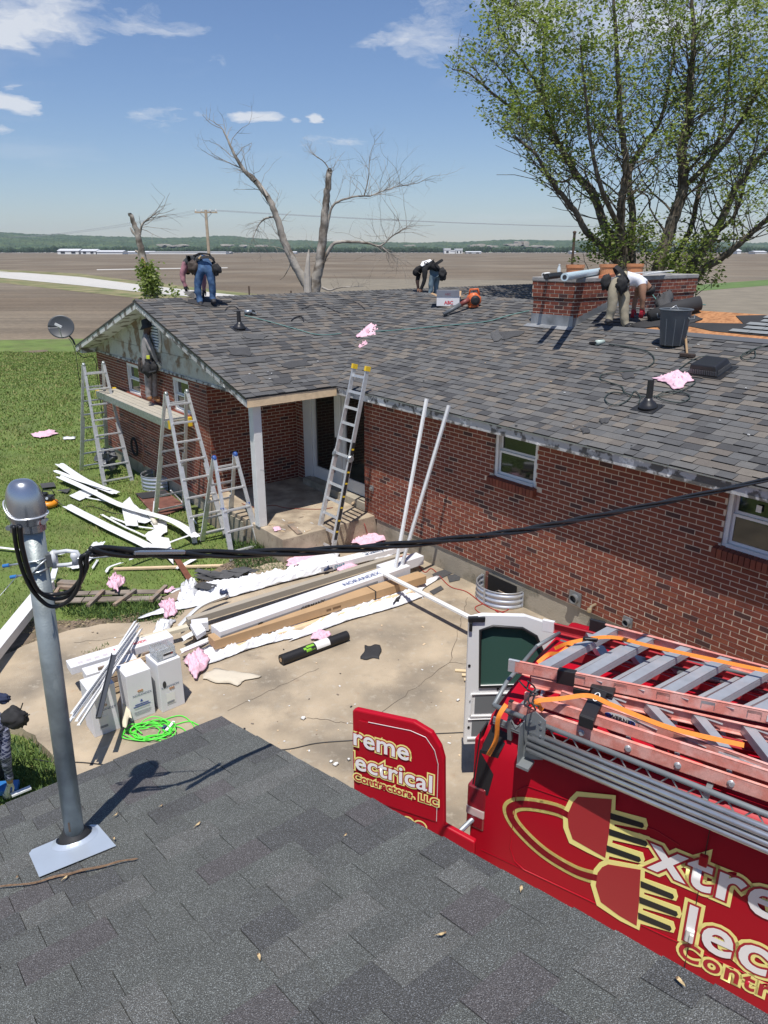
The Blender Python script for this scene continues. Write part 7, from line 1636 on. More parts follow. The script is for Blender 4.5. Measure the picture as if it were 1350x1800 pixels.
hose('air_hose', [(1278, 633), (1310, 626), (1325, 618), (1326, 630), (1308, 634), (1304, 626), (1330, 614), (1365, 606)], .008, dgreen, 'dark hose running right from the box vent with one loop')
hose('air_hose', [(600, 583), (660, 584), (720, 580), (770, 575), (820, 571), (860, 566), (895, 556), (930, 548)], .009, teal, 'teal air hose running across the roof toward the chimney')
hose('air_hose', [(430, 556), (470, 566), (520, 580), (560, 590), (600, 588)], .009, teal, 'teal air hose leading from the nail gun on the wing roof', RW)
hose('air_hose', [(1140, 520, .1), (1150, 530, .05), (1165, 538), (1200, 535), (1240, 538)], .010, teal, 'teal hose beside the chimney behind the man in the white shirt')
hose('shingle_strip', [(395, 547), (402, 541), (412, 540), (420, 545)], .008, black, 'small curl of black strip on the wing roof right of the man in blue jeans', RW, 'strip')
hose('shingle_strip', [(512, 565), (518, 560), (530, 558), (534, 566)], .012, black, 'small curved black strip lying mid wing roof', RW, 'strip')
hose('shingle_strip', [(530, 545), (560, 537), (600, 552), (626, 556)], .008, black, 'long thin black strip on the wing roof under the dead tree', RW, 'strip')
hose('shingle_strip', [(596, 528), (615, 530), (630, 535), (642, 545)], .008, black, 'thin black strip near the wing ridge, left of the ragged black patch', RW, 'strip')
# rags
def rag(label, pts, pl, seed, amp=.14, m=None, fr=8): return cloth('pink_rag', label, 'rag', pts, 0, m or mat('rag_pink', (.74, .47, .56), .8, var=.12, vscale=20), amp, seed, plane=pl, n_=34, m_=24, fr=fr)
rag('larger crumpled pink rag on the wing roof above the ladder', [(626, 594), (648, 573), (686, 584), (662, 604)], PW, 41, .15)
rag('smaller crumpled pink rag on the wing roof just above the ladder tips', [(627, 612), (640, 604), (650, 611), (636, 620)], PW, 42, .12)
rag('spread pink rag on the long roof slope beside the box vent', [(1150, 666), (1195, 654), (1222, 668), (1190, 686)], PM, 43, .08)
# loose shingle scraps
def rscrap(label, pts, pl, m=None, seed=0, name='loose_shingle'):
    o = cloth(name, label, 'shingle', pts, 0, m or SHC[0], .02, seed, plane=pl, n_=6, m_=4, fr=3, smooth=False, thick=.005); return o
rscrap('ragged round black patch on the roof between the two ridge workers', [(655, 545), (668, 532), (690, 534), (680, 548)], PW, SHC[4], 2)
rscrap('black folded strip below the ragged round patch', [(662, 566), (680, 560), (695, 558), (692, 563)], PW, SHC[4], 3)
rscrap('loose grey shingle on the slope left of the chimney', [(862, 586), (876, 580), (884, 596), (868, 602)], PM, SHC[0], 4)
rscrap('pair of dark loose shingles right of the small square one', [(876, 584), (925, 582), (915, 590), (884, 598)], PM, SHC[4], 5)
rscrap('small square dark shingle at the middle of the hose loop', [(1090, 657), (1112, 654), (1116, 664), (1097, 667)], PM, SHC[4], 6)
rscrap('narrow dark shingle low on the long slope near the eave', [(1052, 738), (1075, 734), (1068, 744), (1056, 745)], PM, SHC[4], 7)
rscrap('small dark shingle square just above the eave near the window', [(1020, 753), (1034, 752), (1038, 761), (1025, 763)], PM, SHC[4], 8)
for i, pts in enumerate(([(425, 586), (470, 590), (462, 598), (432, 596)], [(400, 612), (440, 612), (440, 626), (404, 624)], [(415, 632), (462, 626), (470, 636), (428, 640)], [(490, 640), (535, 632), (548, 642), (505, 648)], [(422, 664), (450, 660), (458, 672), (430, 676)], [(478, 666), (512, 664), (512, 674), (482, 676)])):
    o = rscrap(('loose shingle just below the black vent on the wing roof, highest of the strips', 'wide loose shingle in the upper left of the wing roof near the rake', 'long loose shingle strip in the middle of the wing roof', 'loose shingle strip nearest the ladder tips on the wing roof', 'loose shingle lowest at the left end of the porch eave', 'loose shingle lowest on the wing roof, right of the one by the rake')[i], pts, PW, SHC[4 if i % 2 else 0], 10+i); o['group'] = 'loose dark shingles on the wing roof'
rscrap('dark ragged felt under the man in blue jeans', [(322, 532), (345, 524), (405, 530), (375, 540)], PW, felt, 19, 'felt_piece')
rscrap('small dark shingle held down beside the man in blue jeans', [(330, 518), (342, 512), (352, 524), (345, 527)], PW, SHC[1], 20)
# rolls of felt around the chimney man
fr2 = RM(1240, 545, .12)
a = RM(1140, 568, .10); b = RM(1228, 548, .14); q = MB(); q.tube([a, a.lerp(b, .5)+Z_*.02, b], [.11, .13, .12], 20); tag(q.build('felt_roll', felt, smooth=True), 'thick half unrolled dark felt roll right of the man in the white shirt', 'felt roll')
cloth('felt_flap', 'torn dark felt flap standing up beside the chimney', 'felt', [(1150, 545), (1185, 548), (1182, 520), (1156, 522)], 0, SHC[4], .2, 51, plane=PM, n_=10, m_=8, fr=4)
cloth('felt_sheet', 'dark sheet of felt spread on the deck by the felt roll', 'felt', [(1105, 575), (1170, 578), (1245, 560), (1160, 552)], 0, felt, .05, 52, plane=PM, n_=14, m_=8, fr=3)
# on the chimney top
ctz = 4.702
def CH(u, v): return G(u, v, ctz)
a = CH(990, 492)+Z_*.05; b = CH(1063, 484)+Z_*.06; ax2 = (b-a).normalized()
for (p, q_, r, m, name, lab_) in ((CH(992, 494)+Z_*.06, CH(1060, 482)+Z_*.07, .062, mat('roll_pale_blue', (.50, .62, .68), .4), 'ice_shield_roll', 'pale blue roll lying across the chimney top'), (CH(960, 492)+Z_*.05, CH(985, 489)+Z_*.055, .05, black, 'black_roll', 'short black roll on the chimney top left of the pale blue one'), (CH(955, 488)+Z_*.05, CH(964, 487)+Z_*.05, .035, white, 'white_roll', 'small white roll end at the left of the chimney top')):
    q = MB(); q.tube([p, q_], r, 20); o = q.build(name, m); tag(o, lab_, 'roll'); q = MB(); q.lathe(p-(q_-p).normalized()*.002, [(r*.55, 0), (r*.55, .003)], 16, axis=-(q_-p)); q.build('core', darkwin, o)
P = CH(982, 486)+A_*0; bt = thing('water_bottle', 'small clear water bottle standing on the chimney top', 'bottle', P); q = MB(); q.lathe(P, [(.032, 0), (.034, .01), (.034, .14), (.014, .19), (.014, .20)], 16); q.build('bottle', mat('bottle_plastic', (.66, .74, .78), .15, alpha=.75), bt, smooth=True); q = MB(); q.lathe(P+Z_*.20, [(.017, 0), (.017, .02)], 14); q.build('cap', white, bt)
for (a_, b_) in (((1100, 486), (1160, 484)), ((1135, 487), (1182, 482))):
    q = MB(); q.bar(CH(*a_)+Z_*.05, CH(*b_)+Z_*.07, .06, .02); tag(q.build('flashing_length', white), 'white metal length lying on the right end of the chimney top', 'trim', 'white lengths on the chimney top')
q = MB(); q.bar(CH(1058, 490)+Z_*.03, CH(1075, 488)+Z_*.04, .12, .05); tag(q.build('orange_tool', mat('tool_orange', (.55, .17, .07), .5)), 'small orange tool by the middle flue pot', 'tool'); 
q = MB(); q.bar(CH(1036, 482)+Z_*.03, CH(1054, 480)+Z_*.06, .08, .06); tag(q.build('black_glove', blackm), 'black glove lying between two flue pots', 'glove')
# carton and leaf blower near the ridge crossing
P = RM(788, 538); bx_ = thing('open_carton', 'open white carton with red print and raised flaps on the roof', 'carton', P); xx = (A_*.75+B_*.65).normalized(); yy = Z_.cross(xx)
h = .20
q = MB(); q.obox(P-xx*.26, xx*.50, yy*.012, Z_*h); q.obox(P-xx*.26+yy*.32, xx*.50, yy*.012, Z_*h); q.obox(P-xx*.26+yy*.012, xx*.01, yy*.308, Z_*h); q.obox(P+xx*.23+yy*.012, xx*.01, yy*.308, Z_*h); q.obox(P-xx*.25+yy*.012, xx*.48, yy*.308, Z_*.01); q.build('carton_wall', cartonw, bx_)
for (o_, e1, e2, m_) in ((P-xx*.26+Z_*h, xx*.5, -yy*.06+Z_*.14, cartonw), (P-xx*.26+yy*.33+Z_*h, xx*.5, yy*.10+Z_*.10, card), (P-xx*.26+Z_*h, yy*.33, -xx*.14+Z_*.06, card), (P+xx*.24+Z_*h, yy*.33, xx*.14+Z_*.07, card)):
    q = MB(); q.obox(o_, e1, e2, e1.cross(e2).normalized()*.004); q.build('flap', m_, bx_)
text('ABC', P-xx*.09+Z_*.04, xx, Z_, .10, mat('print_red', (0, 0, 0)), bx_, .004, .004); text('ABC', P-xx*.08+Z_*(h+.03)-yy*.02, xx, (-yy*.06+Z_*.14), .07, mat('print_pale_red', (.65, .35, .38), .7), bx_, .002, .004)
q = MB(); q.obox(P+xx*.02+yy*.5, xx*.34, yy*.2, Z_*.18); q.obox(P+xx*.40+yy*.42+Z_*.10, xx*.16, yy*.02, Z_*.14); tag(q.build('brown_carton', card), 'brown carton behind the open white one on the roof', 'carton')
P = RM(832, 540); lb_ = thing('leaf_blower', 'orange leaf blower with a long black tube lying on the roof', 'leaf blower', P); lor = mat('blower_orange', (.62, .14, .04), .45)
q = MB(); rock(q, P+Z_*.15, .15, 2, 1, .8, 1.0, amp=.25); q.build('housing', lor, lb_, smooth=True); q = MB(); q.tube([P+Vector((-.10, 0, .26)), P+Vector((-.08, 0, .36)), P+Vector((.08, 0, .37)), P+Vector((.12, 0, .26))], .022, 10); q.build('handle', lor, lb_, smooth=True)
q = MB(); q.lathe(P+Vector((.02, -.14, .15)), [(.10, 0), (.10, .02), (.05, .04)], 20, axis=(0, -1, 0)); q.build('fan_guard', black, lb_); q = MB(); q.lathe(P+Vector((.0, .02, 0)), [(.12, 0), (.12, .04)], 16); q.build('foot', lor, lb_)
t0_ = RM(780, 557, .05); q = MB(); q.tube([P+Vector((-.10, -.05, .16)), (P+Vector((-.10, -.05, .16))).lerp(t0_, .35)], [.055, .05], 14); q.build('tube', mat('tube_red_grey', (.20, .05, .04), .5), lb_, smooth=True); q = MB(); q.tube([(P+Vector((-.10, -.05, .16))).lerp(t0_, .35), t0_], [.05, .038], 14); q.build('nozzle', mat('tube_grey', (.10, .11, .12), .5), lb_, smooth=True)
# small scatter on the roofs
rng = random.Random(77)
for i in range(46):
    u, v = rng.uniform(420, 1340), rng.uniform(525, 800)
    P = RM(u, v, .012) if u > 640 else RW(u, v, .012); s, t, z = hs(P)
    if not ((ET < t < STRIP_T-.1 and s > -4.6-(t-ET) and u > 640) or (u <= 640 and GT < t and s < ES and s > RS and t < ET+(ES-s))): continue
    q = MB(); a = rng.uniform(0, 6); w = rng.uniform(.015, .04); q.obox(P, Vector((math.cos(a), math.sin(a), 0))*w, Vector((-math.sin(a), math.cos(a), 0))*w*.5, Z_*.008); tag(q.build('roof_chip', rng.choice((white, newwood, white, black))), 'tiny scrap scattered on the shingles of the brick house', 'scrap', 'tiny scraps scattered on the shingles')
q = MB(); P = RM(907, 503+20, 0.0); q.obox(W(-8.9, 12.2, RZ-.1)+Vector((0, 0, .1)), A_*.1, B_*.1, Z_*.14); tag(q.build('ridge_stub', postm), 'small dark square stub on the far ridge left of the chimney', 'vent')
# ================================================================== PEOPLE
skin = mat('skin', (.30, .16, .10), .55); skind = mat('skin_dark', (.12, .06, .04), .55)
DY = [10, 10]
def DV(u, v, dep): return PL(u, v, Vector((0, DY[1]+dep-DY[0], 0)), Vector((0, 1, 0)))   # upright plane through the figure
def person(label, dep, joints, bones, mats, base, parts=(), levels=2):
    """joints: name -> (u, v, depth offset, radius[, radius2]); bones: (a, b, material index)"""
    t = thing('person', label, 'person', base)
    names = list(joints); P = {}
    for k, j in joints.items(): P[k] = DV(j[0], j[1], dep+j[2]) if len(j) < 6 else Vector(j[5])
    me = bpy.data.meshes.new('body'); me.from_pydata([P[k] - WL[t.name] for k in names], [(names.index(a), names.index(b)) for a, b, m in bones], [])
    o = bpy.data.objects.new('tmp_body', me); scn.collection.objects.link(o)
    md = o.modifiers.new('k', 'SKIN'); md.use_smooth_shade = True; md.branch_smoothing = .3
    sv = me.skin_vertices[0].data
    for i, k in enumerate(names):
        j = joints[k]; r = j[3]; sv[i].radius = (r, j[4] if len(j) > 4 and j[4] else r); sv[i].use_root = (k == 'pelvis')
    sb = o.modifiers.new('s', 'SUBSURF'); sb.levels = levels; sb.render_levels = levels
    dg = bpy.context.evaluated_depsgraph_get(); m2 = bpy.data.meshes.new_from_object(o.evaluated_get(dg)); bpy.data.objects.remove(o); m2.name = 'body'
    m2.materials.clear()
    for m in mats: m2.materials.append(m)
    segs = [((P[a]-WL[t.name]), (P[b]-WL[t.name]), m, joints[a][3], joints[b][3]) for a, b, m in bones]
    for p in m2.polygons:
        c = p.center; best = None
        for a, b, m, ra, rb in segs:
            ab = b-a; k = max(0, min(1, (c-a).dot(ab)/max(ab.length_squared, 1e-9))); d = (c-(a+ab*k)).length - (ra+(rb-ra)*k)
            if best is None or d < best[0]: best = (d, m)
        p.material_index = best[1]; p.use_smooth = True
    for v in m2.vertices:                                      # folds of cloth
        n_ = noise.noise(v.co*9)*.012 + noise.noise(v.co*22)*.006; v.co += v.normal*n_ if levels > 1 else Vector()
    ob = bpy.data.objects.new('body', m2); scn.collection.objects.link(ob); place(ob, t, None)
    return t, P
def hand(J, Bn, wrist, palm, name, m, dep_dir=(.02, .0), rad=.009):
    """five fingers rooted in the palm"""
    (u0, v0, d0) = J[wrist][:3]; (u1, v1, d1) = J[palm][:3]; du, dv = u1-u0, v1-v0; L = math.hypot(du, dv) or 1; du, dv = du/L, dv/L
    k = CAM_F/dep_dir[0]                                       # px per metre at this depth
    for i, (o_, ln) in enumerate(((-.030, .070), (-.010, .082), (.010, .078), (.028, .062))):
        a = '%s_f%d' % (name, i); b = a+'b'
        cu, cv = u1 - dv*o_*k, v1 + du*o_*k
        J[a] = (cu+du*ln*.5*k, cv+dv*ln*.5*k, d1+.01, rad); J[b] = (cu+du*ln*k*.92, cv+dv*ln*k*.92, d1+.035, rad*.85); Bn += [(palm, a, m), (a, b, m)]
    a = name+'_t'; J[a] = (u0+du*L*.45 - dv*(-.05)*k, v0+dv*L*.45 + du*(-.05)*k, d0+.02, rad*1.1); b = a+'b'; J[b] = (u1+du*.01*k + dv*.055*k, v1+dv*.01*k - du*.055*k, d1+.02, rad); Bn += [(wrist, a, m), (a, b, m)]
def bag(t, P, r, seed, m=blackm, sx=1, sy=1, sz=1.2, name='tool_pouch'):
    q = MB(); rock(q, P, r, seed, sx, sy, sz, amp=.45); o = q.build(name, m, t, smooth=True); return o
def belt(t, c, rx, ry, h, m=blackm, tilt=Z_, name='tool_belt'):
    q = MB(); x = Vector((1, 0, 0)); y = Vector(tilt).cross(x).normalized(); x = y.cross(Vector(tilt)).normalized(); K = 20
    for i in range(K):
        a0, a1 = 2*PI*i/K, 2*PI*(i+1)/K; p0 = c+x*rx*math.cos(a0)+y*ry*math.sin(a0); p1 = c+x*rx*math.cos(a1)+y*ry*math.sin(a1); u_ = Vector(tilt).normalized()*h
        q.add([p0-u_/2, p1-u_/2, p1+u_/2, p0+u_/2], [(0, 1, 2, 3)])
    return q.build(name, m, t, solid=.012)
jeans = mat('blue_jeans', (.035, .085, .19), .85, var=.3, vscale=14, col2=(.07, .14, .26), c2scale=9)
vest = mat('grey_vest', (.045, .048, .052), .9, var=.2, vscale=12); mauve = mat('mauve_sleeve', (.36, .17, .20), .85, var=.15, vscale=14)
khaki = mat('khaki_trousers', (.34, .30, .22), .9, var=.2, vscale=12); tshirt = mat('white_tshirt', (.72, .73, .78), .85, var=.05, vscale=9)
blackshirt = mat('black_shirt', (.012, .012, .014), .9); greyshirt = mat('grey_shirt', (.25, .235, .235), .9, var=.15, vscale=12); greytr = mat('grey_trousers', (.26, .24, .24), .9, var=.3, vscale=18)
boots = mat('work_boots', (.25, .12, .05), .75, var=.2, vscale=20); shoe = mat('dark_shoe', (.03, .03, .035), .7); paleshoe = mat('pale_jeans', (.16, .23, .28), .85, var=.25, vscale=14)
glove = mat('glove_cream', (.58, .56, .50), .8); redglove = mat('glove_red', (.45, .02, .04), .6); hairm = mat('dark_hair', (.012, .009, .008), .8)
# --- man in blue jeans on the wing ridge, bent away from the viewer
base1 = RW(362, 536); d1 = depth(base1); DY[:] = [d1, base1.y]; k1 = CAM_F/d1
J = {'pelvis': (361, 468, 0, .165, .15), 'waist': (357, 455, .12, .16), 'chest': (345, 452, .32, .17), 'neck': (333, 462, .47, .075), 'head': (330, 474, .56, .09), 'headt': (329, 482, .60, .07),
     'hipl': (351, 474, 0, .115), 'kneel': (347, 505, .0, .082), 'ankl': (352, 532, .02, .062), 'footl': (354, 539, -.08, .05), 'toel': (350, 537, .12, .045),
     'hipr': (370, 474, 0, .115), 'kneer': (373, 502, .0, .082), 'ankr': (374, 527, .03, .062), 'footr': (377, 533, -.07, .05), 'toer': (373, 531, .13, .045),
     'shl': (327, 460, .38, .085), 'elbl': (320, 484, .36, .062), 'wril': (325, 503, .34, .042), 'hanl': (328, 512, .36, .036),
     'shr': (352, 466, .46, .08), 'elbr': (359, 492, .42, .06), 'wrir': (358, 510, .38, .040), 'hanr': (357, 519, .38, .034)}
Bn = [('pelvis', 'waist', 0), ('waist', 'chest', 1), ('chest', 'neck', 1), ('neck', 'head', 4), ('head', 'headt', 5), ('pelvis', 'hipl', 0), ('hipl', 'kneel', 0), ('kneel', 'ankl', 0), ('ankl', 'footl', 3), ('ankl', 'toel', 3),
      ('pelvis', 'hipr', 0), ('hipr', 'kneer', 0), ('kneer', 'ankr', 0), ('ankr', 'footr', 3), ('ankr', 'toer', 3), ('chest', 'shl', 1), ('shl', 'elbl', 2), ('elbl', 'wril', 2), ('wril', 'hanl', 6), ('chest', 'shr', 1), ('shr', 'elbr', 2), ('elbr', 'wrir', 2), ('wrir', 'hanr', 6)]
hand(J, Bn, 'wril', 'hanl', 'l', 6, (d1, 0)); hand(J, Bn, 'wrir', 'hanr', 'r', 6, (d1, 0))
t, P = person('man in blue jeans and dark vest bent over on the ridge of the left wing', d1, J, Bn, [jeans, vest, mauve, shoe, skin, hairm, shoe], base1)
bag(t, DV(341, 470, d1-.02), .13, 1, mat('brown_leather', (.05, .035, .028), .7), .9, .7, 1.15); bag(t, DV(380, 474, d1-.02), .11, 2, blackm, .9, .7, 1.1)
belt(t, DV(361, 459, d1+.03), .19, .16, .06, tilt=Vector((-.15, .5, .9)))
q = MB(); q.bar(DV(349, 455, d1-.10), DV(354, 450, d1-.06), .05, .03); q.build('tape_measure', mat('tan_tool', (.5, .36, .18), .6), t, bevel=.005)
for (a_, b_) in (((340, 450), (352, 445)), ((352, 445), (368, 447)), ((368, 447), (378, 462))): q = MB(); q.bar(DV(*a_, d1+.1), DV(*b_, d1+.08), .04, .03); q.build('harness_strap', blackm, t)
q = MB(); q.tube([DV(374, 468, d1-.1), DV(378, 500, d1-.08)], .006, 6); q.build('cord', black, t)
q = MB(); q.prism([DV(322, 513, d1+.3), DV(340, 512, d1+.35), DV(343, 526, d1+.3), DV(330, 520, d1+.22)], Vector((0, .01, .004))); tag(q.build('held_shingle', SHC[1]), 'grey shingle held by the man in blue jeans', 'shingle')
# --- man in black at the ridge crossing
base2 = W(RS+.15, 4.9, wz(RS+.15)); d2 = depth(base2); DY[:] = [d2, base2.y]
J = {'pelvis': (768, 468, 0, .15, .13), 'waist': (761, 463, .0, .15), 'chest': (748, 464, .02, .16), 'neck': (738, 470, .03, .075), 'head': (731, 477, .03, .105), 'headt': (729, 486, .03, .085),
     'hipl': (765, 474, -.06, .105), 'kneel': (758, 495, -.06, .075), 'ankl': (757, 516, -.04, .058), 'toel': (751, 519, -.04, .045), 'hipr': (771, 474, .08, .105), 'kneer': (767, 496, .10, .075), 'ankr': (766, 515, .10, .058), 'toer': (760, 518, .10, .045),
     'shl': (747, 472, -.16, .08), 'elbl': (746, 493, -.17, .058), 'wril': (740, 508, -.15, .036), 'hanl': (737, 516, -.14, .032), 'shr': (738, 474, .14, .075), 'elbr': (734, 492, .16, .055), 'wrir': (734, 505, .14, .036), 'hanr': (735, 512, .12, .032)}
Bn = [('pelvis', 'waist', 1), ('waist', 'chest', 1), ('chest', 'neck', 1), ('neck', 'head', 1), ('head', 'headt', 1), ('pelvis', 'hipl', 1), ('hipl', 'kneel', 0), ('kneel', 'ankl', 0), ('ankl', 'toel', 3), ('pelvis', 'hipr', 1), ('hipr', 'kneer', 0), ('kneer', 'ankr', 0), ('ankr', 'toer', 3),
      ('chest', 'shl', 1), ('shl', 'elbl', 1), ('elbl', 'wril', 1), ('wril', 'hanl', 2), ('chest', 'shr', 1), ('shr', 'elbr', 1), ('elbr', 'wrir', 2), ('wrir', 'hanr', 2)]
hand(J, Bn, 'wril', 'hanl', 'l', 2, (d2, 0)); hand(J, Bn, 'wrir', 'hanr', 'r', 2, (d2, 0))
t, P = person('man in black hooded top and pale jeans bent over at the crossing of the ridges', d2, J, Bn, [paleshoe, blackshirt, skin, shoe], DV(760, 519, d2))
bag(t, DV(778, 482, d2-.08), .12, 4, blackm, .8, .7, 1.3); belt(t, DV(768, 463, d2), .17, .15, .06, tilt=Vector((-.5, 0, .85)))
q = MB(); pc = DV(750, 461, d2-.17)
q.prism([DV(739, 467, d2-.13), DV(742, 461, d2-.10), DV(756, 457, d2-.09), DV(759, 459, d2-.10), DV(748, 466, d2-.165), DV(742, 469, d2-.17)], Vector((0, -.012, .02))); q.build('back_print', lwhite, t)
q = MB(); q.tube([DV(749+3.2*math.cos(i*PI/6), 462+1.8*math.sin(i*PI/6), d2-.175) for i in range(13)], .012, 5); q.build('print_ring', blackshirt, t)
q = MB(); q.bar(DV(735, 512, d2-.1), DV(740, 517, d2-.1), .12, .08); q.build('nail_gun', black, t, bevel=.01)
# --- man in white T-shirt by the chimney
base3 = RM(1086, 574); d3 = depth(base3); DY[:] = [d3, base3.y]
J = {'pelvis': (1087, 490, 0, .165, .15), 'waist': (1099, 486, .02, .155), 'chest': (1118, 490, .06, .17), 'neck': (1132, 499, .10, .075), 'head': (1140, 508, .12, .095), 'headt': (1143, 516, .13, .085),
     'hipl': (1079, 500, -.06, .12), 'kneel': (1077, 532, -.10, .085), 'ankl': (1071, 562, -.06, .075), 'toel': (1067, 569, -.14, .045), 'hipr': (1096, 502, .06, .12), 'kneer': (1097, 538, -.02, .088), 'ankr': (1098, 570, -.04, .078), 'toer': (1108, 576, -.10, .045),
     'shl': (1129, 498, -.10, .085), 'elbl': (1130, 525, -.14, .052), 'wril': (1128, 543, -.10, .036), 'hanl': (1127, 552, -.10, .036), 'shr': (1128, 496, .26, .08), 'elbr': (1118, 522, .34, .05), 'wrir': (1113, 545, .30, .036), 'hanr': (1112, 553, .28, .034)}
Bn = [('pelvis', 'waist', 0), ('waist', 'chest', 1), ('chest', 'neck', 1), ('neck', 'head', 2), ('head', 'headt', 4), ('pelvis', 'hipl', 0), ('hipl', 'kneel', 0), ('kneel', 'ankl', 0), ('ankl', 'toel', 3), ('pelvis', 'hipr', 0), ('hipr', 'kneer', 0), ('kneer', 'ankr', 0), ('ankr', 'toer', 3),
      ('chest', 'shl', 1), ('shl', 'elbl', 2), ('elbl', 'wril', 2), ('wril', 'hanl', 5), ('chest', 'shr', 1), ('shr', 'elbr', 2), ('elbr', 'wrir', 2), ('wrir', 'hanr', 5)]
hand(J, Bn, 'wril', 'hanl', 'l', 5, (d3, 0)); hand(J, Bn, 'wrir', 'hanr', 'r', 5, (d3, 0))
t, P = person('man in white T-shirt and khaki trousers bent over beside the brick chimney', d3, J, Bn, [khaki, tshirt, skin, shoe, hairm, redglove], base3)
bag(t, DV(1066, 496, d3+.02), .10, 5, blackm, .9, .7, 1.3); bag(t, DV(1093, 500, d3-.17), .11, 6, blackm, .85, .5, 1.35); belt(t, DV(1092, 484, d3), .18, .17, .07, tilt=Vector((.75, 0, .6)))
q = MB(); q.lathe(DV(1141, 509, d3+.12), [(.10, -.02), (.105, .0), (.09, .06), (.04, .10)], 18, axis=Vector((.45, .1, -.7))); q.build('cap', blackm, t, smooth=True)
# --- man in bucket hat on the plank
base4 = W(-9.6, -2.27, PZ); d4 = depth(base4); DY[:] = [d4, base4.y]; k4 = CAM_F/d4
J = {'pelvis': (263, 640, 0, .155, .14), 'waist': (261, 622, 0, .14), 'chest': (257, 603, 0, .165, .15), 'neck': (257, 586, -.01, .062), 'head': (260, 577, -.02, .092), 'headt': (260, 568, -.02, .088), 'nose': (268, 577, -.02, .018),
     'hipl': (259, 648, -.05, .105), 'kneel': (261, 673, -.05, .078), 'ankl': (261, 698, -.05, .066), 'toel': (267, 704, -.09, .048), 'hipr': (268, 648, .06, .105), 'kneer': (270, 674, .05, .078), 'ankr': (272, 698, .04, .066), 'toer': (282, 706, -.02, .05),
     'shl': (259, 598, -.15, .08), 'elbl': (269, 620, -.20, .055), 'wril': (276, 637, -.16, .036), 'hanl': (280, 643, -.15, .034), 'shr': (254, 598, .16, .08), 'elbr': (258, 622, .22, .055), 'wrir': (268, 636, .26, .036), 'hanr': (273, 640, .27, .033)}
Bn = [('pelvis', 'waist', 0), ('waist', 'chest', 1), ('chest', 'neck', 1), ('neck', 'head', 2), ('head', 'headt', 2), ('head', 'nose', 2), ('pelvis', 'hipl', 0), ('hipl', 'kneel', 0), ('kneel', 'ankl', 0), ('ankl', 'toel', 3), ('pelvis', 'hipr', 0), ('hipr', 'kneer', 0), ('kneer', 'ankr', 0), ('ankr', 'toer', 3),
      ('chest', 'shl', 1), ('shl', 'elbl', 1), ('elbl', 'wril', 1), ('wril', 'hanl', 4), ('chest', 'shr', 1), ('shr', 'elbr', 1), ('elbr', 'wrir', 1), ('wrir', 'hanr', 4)]
hand(J, Bn, 'wril', 'hanl', 'l', 4, (d4, 0)); hand(J, Bn, 'wrir', 'hanr', 'r', 4, (d4, 0))
t, P = person('man in dark bucket hat and grey shirt standing on the scaffold plank facing the gable', d4, J, Bn, [greytr, greyshirt, skind, boots, glove], base4)
hatm = mat('hat_charcoal', (.028, .028, .034), .9); hp = DV(259.5, 570, d4-.02); hax = Vector((-.25, .1, 1)).normalized()
q = MB(); q.lathe(hp, [(.185, -.075), (.18, -.065), (.125, -.005), (.122, .0), (.112, .09), (.09, .115), (.02, .12)], 26, axis=hax); q.build('bucket_hat', hatm, t, smooth=True)
bag(t, DV(259, 650, d4-.20), .115, 8, blackm, .9, .6, 1.3); bag(t, DV(249, 642, d4-.05), .10, 9, mat('brown_leather', (0, 0, 0)), .8, .7, 1.5); bag(t, DV(271, 646, d4-.17), .085, 10, blackm, .9, .6, 1.4)
belt(t, DV(263, 631, d4), .17, .15, .05)
q = MB(); c = DV(260, 628, d4-.22); q.obox(c-Vector((.035, 0, .04)), (.07, 0, 0), (0, .03, 0), (0, 0, .075)); q.build('tape_measure', mat('tape_lime', (.55, .60, .06), .5), t, bevel=.006)
q = MB(); q.tube([DV(246, 628, d4-.1), DV(248, 655, d4-.12)], .015, 8); q.tube([DV(262, 655, d4-.26), DV(274, 652, d4-.25)], .022, 8); q.build('hammer', black, t)
q = MB(); q.tube([DV(261+4*math.cos(i*PI/8), 650+5*math.sin(i*PI/8), d4-.22) for i in range(15)], .007, 6); q.build('hammer_loop', mat('loop_grey', (.09, .09, .10), .5), t)
q = MB(); q.tube([DV(267, 588, d4), DV(266, 575, d4)], .006, 6); q.build('ear_cord', black, t)
# --- person at the lower left edge, bending down
base5 = G(-30, 1410, 0); d5 = depth(G(10, 1400, .0)); DY[:] = [d5, G(10, 1400, 0).y]
plaid = mat('navy_plaid', (.020, .028, .075), .85)
def add_plaid(m):
    nt = m.node_tree; b = nt.nodes['Principled BSDF']; src = b.inputs['Base Color'].links[0].from_socket; geo = nt.nodes.new('ShaderNodeNewGeometry')
    mp = nt.nodes.new('ShaderNodeMapping'); mp.inputs['Rotation'].default_value = (.3, .5, .5); nt.links.new(geo.outputs['Position'], mp.inputs[0]); sp_ = nt.nodes.new('ShaderNodeSeparateXYZ'); nt.links.new(mp.outputs[0], sp_.inputs[0]); tot_ = None
    for ax, sc_ in ((0, 260), (2, 190), (0, 97), (2, 77)):
        v = M(nt, 'GREATER_THAN', M(nt, 'SINE', M(nt, 'MULTIPLY', sp_.outputs[ax], sc_)), .86); tot_ = v if tot_ is None else M(nt, 'MAXIMUM', tot_, v)
    mx = nt.nodes.new('ShaderNodeMix'); mx.data_type = 'RGBA'; nt.links.new(M(nt, 'MULTIPLY', tot_, .7), mx.inputs[0]); nt.links.new(src, mx.inputs[6]); mx.inputs[7].default_value = (.28, .30, .40, 1); nt.links.new(mx.outputs[2], b.inputs['Base Color'])
add_plaid(plaid)
